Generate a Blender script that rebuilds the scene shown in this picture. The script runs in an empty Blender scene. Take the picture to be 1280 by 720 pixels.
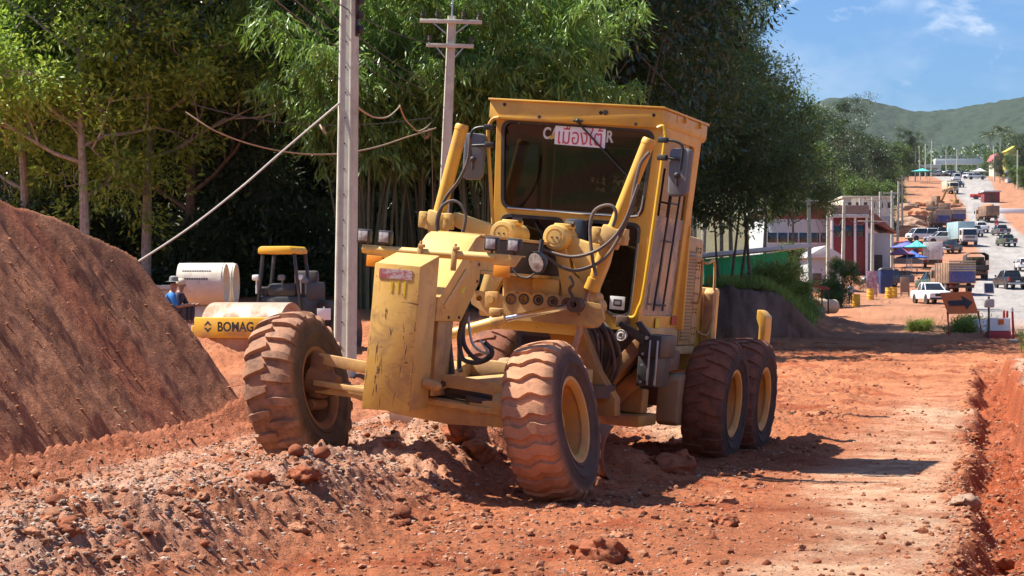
import bpy, bmesh, math, random
import numpy as np
from mathutils import Vector, Matrix, Euler
random.seed(7)
RNG = np.random.default_rng(11)
SC = bpy.context.scene
COL = SC.collection
R = math.radians
PI = math.pi
F = 2560.0          # focal length in pixels of a 1280 wide picture
CAMZ = 1.75
HOR = 370.0         # picture row of the level horizon

# ------------------------------------------------------------------ materials
MATS = {}
def nt_new(name):
    m = bpy.data.materials.new(name); m.use_nodes = True
    nt = m.node_tree
    for n in list(nt.nodes): nt.nodes.remove(n)
    out = nt.nodes.new('ShaderNodeOutputMaterial')
    return m, nt, out
def N(nt, typ, **kw):
    n = nt.nodes.new(typ)
    for k, v in kw.items():
        if k in n.inputs.keys(): n.inputs[k].default_value = v
        else: setattr(n, k, v)
    return n
def mixc(nt, fac, a, b, blend='MIX'):
    n = nt.nodes.new('ShaderNodeMix'); n.data_type = 'RGBA'; n.blend_type = blend
    for sock, val in ((n.inputs[0], fac), (n.inputs[6], a), (n.inputs[7], b)):
        if hasattr(val, 'is_output'): nt.links.new(val, sock)
        elif isinstance(val, (int, float)): sock.default_value = val
        else: sock.default_value = (*val[:3], 1)
    return n.outputs[2]
def ramp(nt, src, p0, p1, c0=(0,0,0), c1=(1,1,1)):
    n = nt.nodes.new('ShaderNodeValToRGB')
    n.color_ramp.elements[0].position = p0; n.color_ramp.elements[1].position = p1
    n.color_ramp.elements[0].color = (*c0, 1); n.color_ramp.elements[1].color = (*c1, 1)
    nt.links.new(src, n.inputs[0]); return n.outputs[0]
def noise(nt, vec, scale, detail=4, rough=.55, dist=0):
    n = nt.nodes.new('ShaderNodeTexNoise'); n.inputs['Scale'].default_value = scale
    n.inputs['Detail'].default_value = detail; n.inputs['Roughness'].default_value = rough
    n.inputs['Distortion'].default_value = dist
    nt.links.new(vec, n.inputs['Vector']); return n.outputs['Fac']
def coords(nt, kind='Object', scale=None):
    t = nt.nodes.new('ShaderNodeTexCoord'); o = t.outputs[kind]
    if scale:
        m = nt.nodes.new('ShaderNodeMapping'); m.inputs['Scale'].default_value = scale
        nt.links.new(o, m.inputs['Vector']); o = m.outputs['Vector']
    return o

def mat(name, base, rough=.55, metal=0, var=.12, vscale=3, dirt=None, dirt_amt=.0, dscale=2.2, bump=0, bscale=60, spec=.5,
        rust=None, rust_amt=0, coat=0, emit=None):
    """painted / plain surface: slow colour drift, dust patches, chips, fine bump"""
    if name in MATS: return MATS[name]
    m, nt, out = nt_new(name)
    b = N(nt, 'ShaderNodeBsdfPrincipled', Roughness=rough, Metallic=metal)
    b.inputs['Specular IOR Level'].default_value = spec
    b.inputs['Coat Weight'].default_value = coat
    co = coords(nt)
    n1 = noise(nt, co, vscale, 5, .6)
    lo = [c*(1-var) for c in base]; hi = [min(1, c*(1+var)) for c in base]
    col = ramp(nt, n1, .3, .7, lo, hi)
    if dirt:
        n2 = noise(nt, co, dscale, 8, .68, .4)
        f = ramp(nt, n2, .62-dirt_amt*.45, .80-dirt_amt*.3)
        col = mixc(nt, f, col, dirt)
        rr = nt.nodes.new('ShaderNodeMapRange'); rr.inputs[3].default_value = rough; rr.inputs[4].default_value = .95
        nt.links.new(f, rr.inputs[0]); nt.links.new(rr.outputs[0], b.inputs['Roughness'])
    if rust:
        n3 = noise(nt, co, 9, 9, .72, .6)
        f3 = ramp(nt, n3, .70-rust_amt*.2, .735-rust_amt*.2)
        col = mixc(nt, f3, col, rust)
    nt.links.new(col, b.inputs['Base Color'])
    if bump:
        bn = N(nt, 'ShaderNodeBump', Strength=bump, Distance=.01)
        nt.links.new(noise(nt, co, bscale, 6, .6), bn.inputs['Height']); nt.links.new(bn.outputs[0], b.inputs['Normal'])
    if emit:
        b.inputs['Emission Color'].default_value = (*emit[:3], 1); b.inputs['Emission Strength'].default_value = emit[3]
    nt.links.new(b.outputs[0], out.inputs[0])
    MATS[name] = m; return m

DUST = (.40, .225, .13)
SOIL = (.33, .125, .058)
YEL = (.69, .44, .125)
m_yel = mat('yellow_paint', YEL, .45, var=.10, dirt=(.42, .25, .12), dirt_amt=.26, rust=(.16, .07, .035), rust_amt=.06, bump=.05)
m_yel2 = mat('yellow_paint_dusty', (.62, .37, .11), .55, var=.14, dirt=(.36, .20, .11), dirt_amt=.5, rust=(.12, .055, .03), rust_amt=.18, bump=.1)
m_org = mat('old_orange_paint', (.50, .23, .035), .6, var=.16, dirt=(.26, .13, .07), dirt_amt=.55, rust=(.09, .045, .03), rust_amt=.2, bump=.1)
m_cab = mat('cab_yellow_paint', (.68, .365, .048), .42, var=.10, vscale=1.6, dirt=(.50, .27, .08), dirt_amt=.2, rust=(.2, .09, .04), rust_amt=.04, bump=.03)
m_blk = mat('black_steel', (.022, .021, .021), .5, var=.3, dirt=(.11, .07, .05), dirt_amt=.3)
m_dark = mat('dark_greasy_steel', (.045, .036, .03), .6, var=.3, dirt=(.15, .08, .05), dirt_amt=.5, bump=.2)
m_rub = mat('hose_rubber', (.032, .028, .027), .55, var=.3, dirt=(.17, .115, .085), dirt_amt=.5)
m_hose = mat('dusty_hose_rubber', (.10, .078, .068), .6, var=.25, dirt=(.22, .15, .11), dirt_amt=.4)
m_chr = mat('chrome_rod', (.62, .63, .66), .16, 1, var=.05, dirt=(.4, .25, .17), dirt_amt=.02)
m_rodd = mat('dusty_rod', (.42, .25, .18), .42, .5, var=.2, dirt=(.3, .16, .1), dirt_amt=.3)
m_wht = mat('white_plastic', (.72, .72, .70), .5, var=.05)
m_gry = mat('grey_plastic', (.13, .135, .145), .55, var=.1, dirt=(.2, .15, .12), dirt_amt=.2)
m_int = mat('cab_interior', (.028, .022, .02), .8, var=.3)
m_seat = mat('seat_vinyl', (.06, .045, .04), .6, var=.3)
m_conc = mat('pole_concrete', (.54, .53, .42), .9, var=.14, vscale=2, dirt=(.38, .34, .26), dirt_amt=.3, bump=.25, bscale=30)
m_pipe = mat('pipe_concrete', (.66, .60, .48), .9, var=.1, dirt=(.38, .30, .24), dirt_amt=.25, bump=.2, bscale=25)
m_block = mat('block_concrete', (.40, .38, .36), .9, var=.15, dirt=(.3, .2, .14), dirt_amt=.35, bump=.3, bscale=12)
m_galv = mat('galvanised_steel', (.45, .46, .47), .45, .7, var=.1)
m_amb = mat('amber_reflector', (.75, .26, .015), .35, var=.06)
m_red = mat('red_paint', (.42, .028, .03), .5, var=.12, dirt=DUST, dirt_amt=.15)
m_grn = mat('green_sheet', (.06, .62, .20), .6, var=.12, vscale=.6)
m_wpaint = mat('white_paint', (.74, .73, .70), .5, var=.05, dirt=(.5, .38, .3), dirt_amt=.1)
m_tyre_p = mat('road_tyre', (.03, .028, .027), .85, var=.3, dirt=(.2, .12, .08), dirt_amt=.3)
m_cglass = mat('car_glass', (.015, .018, .02), .08, var=.05, spec=.8)
m_hl = mat('lamp_glass', (.62, .62, .6), .12, var=.06, spec=.8)
m_tail = mat('tail_lamp', (.35, .012, .012), .2, var=.05)
m_bark = mat('bark', (.17, .125, .095), .95, var=.35, vscale=9, bump=.6, bscale=22)
m_barkp = mat('pale_bark', (.34, .29, .24), .95, var=.35, vscale=9, bump=.6, bscale=22)

def tyre_mat(name, dustc, amt):
    m, nt, out = nt_new(name)
    b = N(nt, 'ShaderNodeBsdfPrincipled', Roughness=.9)
    b.inputs['Specular IOR Level'].default_value = .25
    co = coords(nt)
    col = ramp(nt, noise(nt, co, 5, 5), .3, .7, (.026, .024, .024), (.06, .052, .05))
    # caked soil sits on the tread (large radius), the sidewall is only dusted
    sep = nt.nodes.new('ShaderNodeSeparateXYZ'); nt.links.new(co, sep.inputs[0])
    r2 = N(nt, 'ShaderNodeMath', operation='POWER'); nt.links.new(sep.outputs[1], r2.inputs[0]); r2.inputs[1].default_value = 2
    r3 = N(nt, 'ShaderNodeMath', operation='POWER'); nt.links.new(sep.outputs[2], r3.inputs[0]); r3.inputs[1].default_value = 2
    ad = N(nt, 'ShaderNodeMath', operation='ADD'); nt.links.new(r2.outputs[0], ad.inputs[0]); nt.links.new(r3.outputs[0], ad.inputs[1])
    sq = N(nt, 'ShaderNodeMath', operation='SQRT'); nt.links.new(ad.outputs[0], sq.inputs[0])
    mr = nt.nodes.new('ShaderNodeMapRange'); nt.links.new(sq.outputs[0], mr.inputs[0])
    mr.inputs[1].default_value = .56; mr.inputs[2].default_value = .665; mr.inputs[3].default_value = .13; mr.inputs[4].default_value = 1
    f = ramp(nt, noise(nt, co, 7, 9, .7, .3), .62-amt*.5, .86-amt*.36)
    mu = N(nt, 'ShaderNodeMath', operation='MULTIPLY'); nt.links.new(mr.outputs[0], mu.inputs[0]); nt.links.new(f, mu.inputs[1])
    d = ramp(nt, noise(nt, co, 3, 6, .7), .3, .7, [c*.7 for c in dustc], [c*1.2 for c in dustc])
    nt.links.new(mixc(nt, mu.outputs[0], col, d), b.inputs['Base Color'])
    bn = N(nt, 'ShaderNodeBump', Strength=.5, Distance=.012)
    nt.links.new(noise(nt, co, 38, 9, .7), bn.inputs['Height']); nt.links.new(bn.outputs[0], b.inputs['Normal'])
    nt.links.new(b.outputs[0], out.inputs[0]); return m
m_tyreL = tyre_mat('tyre_rubber_dusty', (.37, .19, .115), .86)
m_tyreR = tyre_mat('tyre_rubber_caked', (.49, .245, .135), 1.08)
m_tyreB = tyre_mat('tyre_rubber_rear', (.26, .105, .062), .84)

def glass_mat(name, tint, alpha, rough=.03):
    m, nt, out = nt_new(name)
    tr = N(nt, 'ShaderNodeBsdfTransparent'); tr.inputs[0].default_value = (*tint, 1)
    gl = N(nt, 'ShaderNodeBsdfGlossy', Roughness=rough); gl.inputs[0].default_value = (.9, .9, .9, 1)
    df = N(nt, 'ShaderNodeBsdfDiffuse'); df.inputs[0].default_value = (.10, .055, .04, 1)
    co = coords(nt)
    dm = nt.nodes.new('ShaderNodeMixShader')
    k = ramp(nt, noise(nt, co, 3.5, 8, .7), .35, .8, (alpha*.5,)*3, (alpha,)*3)
    nt.links.new(k, dm.inputs[0]); nt.links.new(tr.outputs[0], dm.inputs[1]); nt.links.new(df.outputs[0], dm.inputs[2])
    fr = N(nt, 'ShaderNodeFresnel', IOR=1.5)
    mx = nt.nodes.new('ShaderNodeMixShader'); nt.links.new(fr.outputs[0], mx.inputs[0])
    nt.links.new(dm.outputs[0], mx.inputs[1]); nt.links.new(gl.outputs[0], mx.inputs[2])
    nt.links.new(mx.outputs[0], out.inputs[0]); return m
m_glass = glass_mat('tinted_glass', (.30, .25, .22), .07)
m_glass_side = glass_mat('dusty_side_glass', (.45, .43, .40), .3)

def leaf_mat(name, dark, light, trans=.35):
    m, nt, out = nt_new(name)
    g = nt.nodes.new('ShaderNodeNewGeometry'); oi = nt.nodes.new('ShaderNodeObjectInfo')
    col = ramp(nt, g.outputs['Random Per Island'], 0, 1, dark, light)
    hs = nt.nodes.new('ShaderNodeHueSaturation'); nt.links.new(col, hs.inputs['Color'])
    mr = nt.nodes.new('ShaderNodeMapRange'); nt.links.new(oi.outputs['Random'], mr.inputs[0])
    mr.inputs[3].default_value = .8; mr.inputs[4].default_value = 1.2; nt.links.new(mr.outputs[0], hs.inputs['Value'])
    b = N(nt, 'ShaderNodeBsdfPrincipled', Roughness=.38); b.inputs['Specular IOR Level'].default_value = .6
    nt.links.new(hs.outputs[0], b.inputs['Base Color'])
    t = nt.nodes.new('ShaderNodeBsdfTranslucent')
    tc = mixc(nt, .35, hs.outputs[0], (.16, .30, .02)); nt.links.new(tc, t.inputs[0])
    mx = nt.nodes.new('ShaderNodeMixShader'); mx.inputs[0].default_value = trans
    nt.links.new(b.outputs[0], mx.inputs[1]); nt.links.new(t.outputs[0], mx.inputs[2])
    nt.links.new(mx.outputs[0], out.inputs[0]); return m

# ------------------------------------------------------------------ mesh helpers
class MB:
    """collects shapes in one bmesh"""
    def __init__(s): s.bm = bmesh.new(); s.mi = 0
    def add(s, verts, faces, smooth=False):
        vs = [s.bm.verts.new(v) for v in verts]
        out = []
        for f in faces:
            try:
                q = s.bm.faces.new([vs[i] for i in f]); q.material_index = s.mi; q.smooth = smooth; out.append(q)
            except ValueError: pass
        return vs, out
    def box(s, x0, x1, y0, y1, z0, z1, b=.008, M=None):
        vs, fs = s.add([(x, y, z) for x in (x0, x1) for y in (y0, y1) for z in (z0, z1)],
                       [(0,1,3,2),(4,6,7,5),(0,4,5,1),(2,3,7,6),(0,2,6,4),(1,5,7,3)])
        if M: bmesh.ops.transform(s.bm, matrix=M, verts=vs)
        if b:
            ed = list({e for f in fs for e in f.edges})
            r = bmesh.ops.bevel(s.bm, geom=ed, offset=b, segments=2, profile=.5, affect='EDGES')
            for f in r['faces']: f.material_index = s.mi
        return s
    def bar(s, p, q, w, h, b=.006, up=(0,0,1)):
        """rectangular bar from p to q, w across, h along 'up'"""
        p, q = Vector(p), Vector(q); d = (q-p); L = d.length; d.normalize()
        x = d.cross(Vector(up)); 
        if x.length < 1e-5: x = d.cross(Vector((1,0,0)))
        x.normalize(); z = x.cross(d)
        M = Matrix((( x.x, d.x, z.x, p.x),(x.y, d.y, z.y, p.y),(x.z, d.z, z.z, p.z),(0,0,0,1)))
        return s.box(-w/2, w/2, 0, L, -h/2, h/2, b, M)
    def prism(s, poly, axis, a, b, bev=.008):
        """poly: list of 2-D points in the plane across 'axis', from a to b along it"""
        def P(u, v, t): return {'x': (t, u, v), 'y': (u, t, v), 'z': (u, v, t)}[axis]
        n = len(poly)
        vs, fs = s.add([P(u, v, a) for u, v in poly] + [P(u, v, b) for u, v in poly],
                       [tuple(range(n))] + [tuple(range(2*n-1, n-1, -1))] + [(i, i+n, (i+1) % n+n, (i+1) % n) for i in range(n)])
        bmesh.ops.recalc_face_normals(s.bm, faces=fs)
        if bev:
            ed = list({e for f in fs for e in f.edges if e.calc_face_angle(0) > .5})
            r = bmesh.ops.bevel(s.bm, geom=ed, offset=bev, segments=2, profile=.5, affect='EDGES', clamp_overlap=True)
            for f in r['faces']: f.material_index = s.mi
        return s
    def tube(s, pts, r, seg=10, smooth_pts=0, cap=True):
        pts = [Vector(p) for p in pts]
        rr = list(r) if isinstance(r, (list, tuple)) else None
        if smooth_pts and len(pts) > 2:
            P = [pts[0]] + pts + [pts[-1]]; out = []; ro = []
            for i in range(1, len(P)-2):
                for k in range(smooth_pts):
                    t = k/smooth_pts; a, b, c, d = P[i-1], P[i], P[i+1], P[i+2]
                    out.append(.5*((2*b)+(c-a)*t+(2*a-5*b+4*c-d)*t*t+(3*b-a-3*c+d)*t**3))
                    if rr: ro.append(rr[i-1]*(1-t)+rr[i]*t)
            out.append(pts[-1])
            if rr: ro.append(rr[-1]); rr = ro
            pts = out
        n = len(pts); rings = []; up = None
        for i, p in enumerate(pts):
            d = (pts[min(i+1, n-1)]-pts[max(i-1, 0)]).normalized()
            if up is None:
                up = d.cross(Vector((.3, .2, 1))); 
                if up.length < 1e-4: up = d.cross(Vector((1, 0, 0)))
                up.normalize()
            u = (up-d*up.dot(d)).normalized(); w = d.cross(u); up = u
            rad = rr[i] if rr else r
            rings.append([p+u*math.cos(2*PI*k/seg)*rad+w*math.sin(2*PI*k/seg)*rad for k in range(seg)])
        V = [v for ring in rings for v in ring]
        Fs = [(i*seg+k, i*seg+(k+1) % seg, (i+1)*seg+(k+1) % seg, (i+1)*seg+k) for i in range(n-1) for k in range(seg)]
        vs, _ = s.add(V, Fs, True)
        if cap:
            for idx in (list(range(seg-1, -1, -1)), [(n-1)*seg+k for k in range(seg)]):
                f = s.bm.faces.new([vs[i] for i in idx]); f.material_index = s.mi
        return s
    def cyl(s, p, q, r, seg=24, r2=None):
        return s.tube([p, q], [r, r if r2 is None else r2], seg)
    def lathe(s, prof, origin, axis='x', seg=48, close=False):
        """prof: (offset along axis, radius)"""
        o = Vector(origin); V = []; n = len(prof)
        for k in range(seg):
            a = 2*PI*k/seg
            for t, r in prof:
                c, q = r*math.cos(a), r*math.sin(a)
                V.append(o+Vector({'x': (t, c, q), 'y': (c, t, q), 'z': (c, q, t)}[axis]))
        Fs = []
        for k in range(seg):
            for i in range(n if close else n-1):
                j = (i+1) % n
                Fs.append((k*n+i, k*n+j, ((k+1) % seg)*n+j, ((k+1) % seg)*n+i))
        vs, fs = s.add(V, Fs, True); bmesh.ops.recalc_face_normals(s.bm, faces=fs); return s
    def ball(s, c, rx, ry=None, rz=None, sub=2):
        r = bmesh.ops.create_icosphere(s.bm, subdivisions=sub, radius=1)
        ry = ry or rx; rz = rz or rx
        for v in r['verts']:
            v.co = Vector((c[0]+v.co.x*rx, c[1]+v.co.y*ry, c[2]+v.co.z*rz))
            for f in v.link_faces: f.smooth = True; f.material_index = s.mi
        return s
    def xf(s, M): bmesh.ops.transform(s.bm, matrix=M, verts=s.bm.verts[:]); return s
    def build(s, name, mats, parent=None, angle=32):
        me = bpy.data.meshes.new(name)
        s.bm.normal_update()
        s.bm.to_mesh(me); s.bm.free()
        for m in (mats if isinstance(mats, (list, tuple)) else [mats]): me.materials.append(m)
        me.polygons.foreach_set('use_smooth', [True]*len(me.polygons))
        me.set_sharp_from_angle(angle=R(angle))
        o = bpy.data.objects.new(name, me); COL.objects.link(o)
        if parent: o.parent = parent
        return o

def np_mesh(name, V, Q, mats, parent=None, smooth=False, cols=None, mi=None):
    """V (n,3), Q (m,k) arrays -> object"""
    me = bpy.data.meshes.new(name)
    V = np.asarray(V, np.float32); Q = np.asarray(Q, np.int32); m, k = Q.shape
    me.vertices.add(len(V)); me.vertices.foreach_set('co', V.ravel())
    me.loops.add(m*k); me.loops.foreach_set('vertex_index', Q.ravel())
    me.polygons.add(m); me.polygons.foreach_set('loop_start', np.arange(0, m*k, k, dtype=np.int32))
    me.polygons.foreach_set('use_smooth', np.full(m, smooth))
    for q in (mats if isinstance(mats, (list, tuple)) else [mats]): me.materials.append(q)
    if mi is not None: me.polygons.foreach_set('material_index', np.asarray(mi, np.int32))
    me.update(calc_edges=True)
    if cols is not None:
        a = me.color_attributes.new('col', 'FLOAT_COLOR', 'POINT')
        c = np.ones((len(V), 4), np.float32); c[:, :3] = cols; a.data.foreach_set('color', c.ravel())
    o = bpy.data.objects.new(name, me); COL.objects.link(o)
    if parent: o.parent = parent
    return o

def plate2d(name, outlines, thick, mats, parent=None, M=None, bevel=0):
    """flat plate with real holes: the outlines (first outer, the others holes) filled as a 2-D curve, extruded"""
    cu = bpy.data.curves.new(name, 'CURVE'); cu.dimensions = '2D'; cu.fill_mode = 'BOTH'
    cu.extrude = thick/2; cu.bevel_depth = bevel; cu.resolution_u = 1
    for pts in outlines:
        sp = cu.splines.new('POLY'); sp.points.add(len(pts)-1); sp.use_cyclic_u = True
        for i, p in enumerate(pts): sp.points[i].co = (p[0], p[1], 0, 1)
    to = bpy.data.objects.new('tmp', cu); COL.objects.link(to)
    dg = bpy.context.evaluated_depsgraph_get()
    me = bpy.data.meshes.new_from_object(to.evaluated_get(dg)); me.name = name
    bpy.data.objects.remove(to); bpy.data.curves.remove(cu)
    if M: me.transform(M)
    me.materials.clear()
    for m in (mats if isinstance(mats, (list, tuple)) else [mats]): me.materials.append(m)
    me.polygons.foreach_set('use_smooth', [True]*len(me.polygons)); me.set_sharp_from_angle(angle=R(30))
    o = bpy.data.objects.new(name, me); COL.objects.link(o)
    if parent: o.parent = parent
    return o
FRONT = Matrix(((1,0,0,0),(0,0,-1,0),(0,1,0,0),(0,0,0,1)))       # plate drawn in x,z, facing -y
SIDE = Matrix(((0,0,1,0),(1,0,0,0),(0,1,0,0),(0,0,0,1)))         # plate drawn in y,z, facing +x
def T(x, y, z): return Matrix.Translation((x, y, z))
def rrect(x0, x1, z0, z1, r, n=5):
    out = []
    for cx, cz, a0 in ((x1-r, z1-r, 0), (x0+r, z1-r, 90), (x0+r, z0+r, 180), (x1-r, z0+r, 270)):
        for k in range(n+1):
            a = R(a0+90*k/n); out.append((cx+r*math.cos(a), cz+r*math.sin(a)))
    return out
def rpoly(pts, r, n=5):
    """polygon with rounded corners"""
    out = []; m = len(pts)
    for i in range(m):
        p = Vector(pts[i]); a = (Vector(pts[i-1])-p); b = (Vector(pts[(i+1) % m])-p)
        ra = min(r, a.length*.45, b.length*.45); a = p+a.normalized()*ra; b = p+b.normalized()*ra
        for k in range(n+1):
            t = k/n; q = a*(1-t)**2+p*2*t*(1-t)+b*t*t; out.append((q.x, q.y))
    return out
def circ(x, z, r, n=20): return [(x+r*math.cos(2*PI*k/n), z+r*math.sin(2*PI*k/n)) for k in range(n)]

def text_mesh(name, s, size, m, parent=None, M=None, ext=.001, align='CENTER', bold=0):
    cu = bpy.data.curves.new(name, 'FONT'); cu.body = s; cu.size = size; cu.extrude = ext; cu.align_x = align; cu.align_y = 'CENTER'
    cu.offset = bold
    to = bpy.data.objects.new('tmp', cu); COL.objects.link(to)
    dg = bpy.context.evaluated_depsgraph_get()
    me = bpy.data.meshes.new_from_object(to.evaluated_get(dg)); me.name = name
    bpy.data.objects.remove(to); bpy.data.curves.remove(cu)
    if M: me.transform(M)
    me.materials.clear(); me.materials.append(m)
    o = bpy.data.objects.new(name, me); COL.objects.link(o)
    if parent: o.parent = parent
    return o

def tag(o, label=None, cat=None, group=None, kind=None):
    if label: o['label'] = label
    if cat: o['category'] = cat
    if group: o['group'] = group
    if kind: o['kind'] = kind
    return o
def thing(name, label, cat, loc=(0,0,0), rotz=0, group=None):
    o = bpy.data.objects.new(name, None); COL.objects.link(o); o.empty_display_size = .3
    o.location = loc; o.rotation_euler = (0, 0, rotz)
    return tag(o, label, cat, group)
def copy_tree(o, parent=None):
    c = o.copy(); COL.objects.link(c)
    if parent: c.parent = parent
    for ch in list(o.children): copy_tree(ch, c)
    return c
SUN_E = 5.0; SKY_S = .06; EXPO = 1.12; CLOUD_LOC = (0, 0, 0); HAZE = .00003
# ------------------------------------------------------------------ terrain
def smooth(a, b, x):
    t = np.clip((x-a)/(b-a), 0, 1); return t*t*(3-2*t)
def vnoise(x, y, seed=0):
    xi = np.floor(x).astype(np.int64); yi = np.floor(y).astype(np.int64); u = x-xi; v = y-yi
    u = u*u*(3-2*u); v = v*v*(3-2*v)
    def h(a, b):
        n = (a*374761393+b*668265263+seed*982451653) & 0xffffffff
        n = ((n ^ (n >> 13))*1274126177) & 0xffffffff
        return ((n ^ (n >> 16)) & 0xffff)/65535.0
    return (h(xi, yi)*(1-u)+h(xi+1, yi)*u)*(1-v)+(h(xi, yi+1)*(1-u)+h(xi+1, yi+1)*u)*v
def fbm(x, y, sc, octv, seed=0, gain=.5):
    s = 0; a = 1; t = 0
    for i in range(octv):
        f = sc*2.03**i; s = s+a*(vnoise(x*f+i*17.3, y*f+i*5.1, seed+i)-.5); t += a; a *= gain
    return s/t*2
ZR_Y = [-40, 0, 14, 22, 40, 62, 68, 74, 90, 100, 140, 165, 185, 215, 240, 300, 350, 420, 500, 600, 700, 900, 1500, 6000]
ZR_Z = [0, 0, 0, -.03, 0, .04, .28, .12, .35, .55, .85, 1.1, 2.1, 3.5, 5.1, 9.5, 13.6, 21, 29.4, 36.8, 42.2, 54, 75, 90]
ZL_Y = [-40, 0, 11, 18, 24, 32, 36, 42, 50, 55, 60, 80, 95, 150, 165, 190, 215, 240, 300, 350, 420, 500, 600, 700, 900, 1500, 6000]
ZL_Z = [.15, .15, .18, .26, .34, .42, .40, .45, .95, 1.3, 1.7, 2.05, 2.25, 2.4, 2.7, 4.2, 5.0, 5.6, 9.5, 13.6, 21, 29.4, 36.8, 42.2, 54, 75, 90]
CR_Y = [-50, 8, 12, 16.5, 19, 22, 30, 50, 74, 6000]
CR_X = [-3.4, -3.0, -2.3, -1.15, -.3, .3, 1.3, 3.5, 4.6, 4.6]
# main axis of the far road: x at distance y
RD_Y = [60, 100, 190, 240, 300, 370, 420, 500, 600, 700, 900]
RD_X = [24, 31, 49, 61.6, 72, 85.7, 96, 111.7, 131, 152, 205]
def foot_x(y): return -5.4+.243*(y-21.5)
def trench_x(y): return .228*y-.10+.07*np.sin(y*.9)
def zones(x, y):
    cr = np.interp(y, CR_Y, CR_X)
    wl = smooth(cr+.75, cr-.55, x)
    w2 = smooth(74, 77, y+.8*fbm(x, y*0, .5, 2, 5))*smooth(.14*y+1.5, .14*y-1.5, x)
    return cr, np.maximum(wl, w2)
def H(x, y, detail=True):
    x = np.asarray(x, float); y = np.asarray(y, float)
    cr, wl = zones(x, y)
    z = np.interp(y, ZR_Y, ZR_Z)*(1-wl)+np.interp(y, ZL_Y, ZL_Z)*wl
    z = z+17*smooth(-10, -75, y)+2.2*fbm(x, y, .07, 4, 95)*smooth(-10, -25, y)  # unseen rise behind the camera, its height and bumps added for the windscreen reflection
    near = smooth(26, 20, y)
    ridge = np.exp(-((x-cr+.15)/.6)**2)*near*smooth(6, 11, y)
    z = z+ridge*(.20+.22*fbm(x, y, 1.1, 3, 41))
    # heap of spoil pushed up before the blade, under the axle
    z = z+.26*np.exp(-(((x+.15)/.75)**2+((y-19.1)/.9)**2))
    z = z+.30*np.exp(-(((x-1.05)/.42)**2+((y-20.2)/.55)**2))
    # crest of the gravel shelf, with the lower bench behind it
    sh = foot_x(y)+3.4-.02*(y-18)
    z = z-.50*smooth(sh+.25, sh-.65, x)*smooth(30, 26, y)*smooth(9, 14, y)*wl
    # big cut bank on the left
    q = foot_x(y)-x+.05*fbm(x, y, .6, 2, 8)
    cap = 3.62-.57*np.clip(y-26.0, -1, 9)+.22*fbm(x, y, .9, 4, 9); face = np.minimum(q*1.18, 1.50*q-1.1*(y-28.35)); hb = np.minimum(face, cap)
    crest = smooth(0, .7, cap-face)
    hb = np.maximum(hb, 0)
    z = np.where(q > 0, z+hb, z)
    # heaps
    for hx, hy, rx, ry, hh in ((-5.9, 36.5, 1.0, 1.3, .55), (-4.9, 35, .9, 1.2, .30), (-2.6, 31.8, .9, .9, .36), (-3.6, 33.5, 1.1, 1.2, .25),
                               (16.2, 71, 2.0, 1.6, .25), (21, 110, 5, 6, .6), (13.5, 88, 1.6, 3, .5)):
        z = z+hh*np.exp(-(((x-hx)/rx)**2+((y-hy)/ry)**2))
    # trench on the right and the raised ground past it
    d = x-trench_x(y); on = smooth(52, 44, y)*smooth(4, 8, y)
    e = .06*fbm(x, y, 1.7, 3, 12)
    z = z-.27*on*smooth(-.05+e, .22+e, d)*smooth(.80+e, .64+e, d)+.30*on*smooth(.60+e, .80+e, d)*smooth(30, 8, d)
    if detail:
        calm = smooth(-.45, .15, -(np.abs(d+.85)-.75))*smooth(60, 40, y)*(y > 5)    # smooth driven track beside the trench
        rough = np.clip(.52+.75*wl*near+.55*ridge+.5*smooth(20, 26, y)*smooth(120, 60, y)+.7*on*smooth(-.2, .1, d)*smooth(.9, .6, d), .2, 1.4)*(1-.66*calm)
        onbank = (q > 0.02)*(hb > .01)
        rough = np.where(onbank, .24, rough)
        bankr = smooth(72.5, 74.5, y)*smooth(80, 77.5, y)*smooth(.14*y+2, .14*y-1, x)
        z = z+bankr*(.2*fbm(x, y*.25, 1.6, 4, 44)+.1*fbm(x, y, 5, 2, 45))*smooth(.3, 1.4, np.abs(y-70))
        a = fbm(x, y, .8, 3, 21)*.07+np.abs(fbm(x, y, 2.6, 3, 22))*.09+np.abs(fbm(x, y, 7, 3, 23))*.055+fbm(x, y, 20, 3, 24)*.022
        fade = smooth(400, 60, y)
        z = z+a*rough*fade
        # scraped grooves down the face of the bank
        t = y+.25*x
        g = fbm(t, q*.13+t*.05, 2.2, 4, 31, .62)
        z = z+np.where(onbank, (.07*g+.10*fbm(t, q*.22, 6, 4, 37)+.12*fbm(x, y, .5, 2, 38))*smooth(0, .4, hb)*(.15+.85*crest), 0)
        # comb of tooth marks along the foot
        cf = smooth(-.75, -.6, q)*smooth(.12, -.05, q)*smooth(31, 28, y)*smooth(10, 14, y)
        z = z+cf*(.085*np.sin((y+.5*x)*2*PI/.25+2*fbm(x, y, .5, 2, 33))+.16*smooth(-.45, .05, q))
        # wheel tracks along the site road, long and shallow
        tr = np.abs(fbm((x-.21*y)*1.0, y*.06, 1.9, 3, 36))
        z = z+(1-wl)*(.05*tr)*smooth(22, 30, y)*smooth(90, 70, y)
    return z
def ground(x, y): return float(H(np.array([x]), np.array([y]))[0])
def base_z(x, y): return float(H(np.array([x]), np.array([y]), False)[0])
def at(px, d):
    """ground point that lies d metres out, in the direction of picture column px"""
    x = (px-640)/F*d
    return Vector((x, d, base_z(x, d)))

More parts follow.
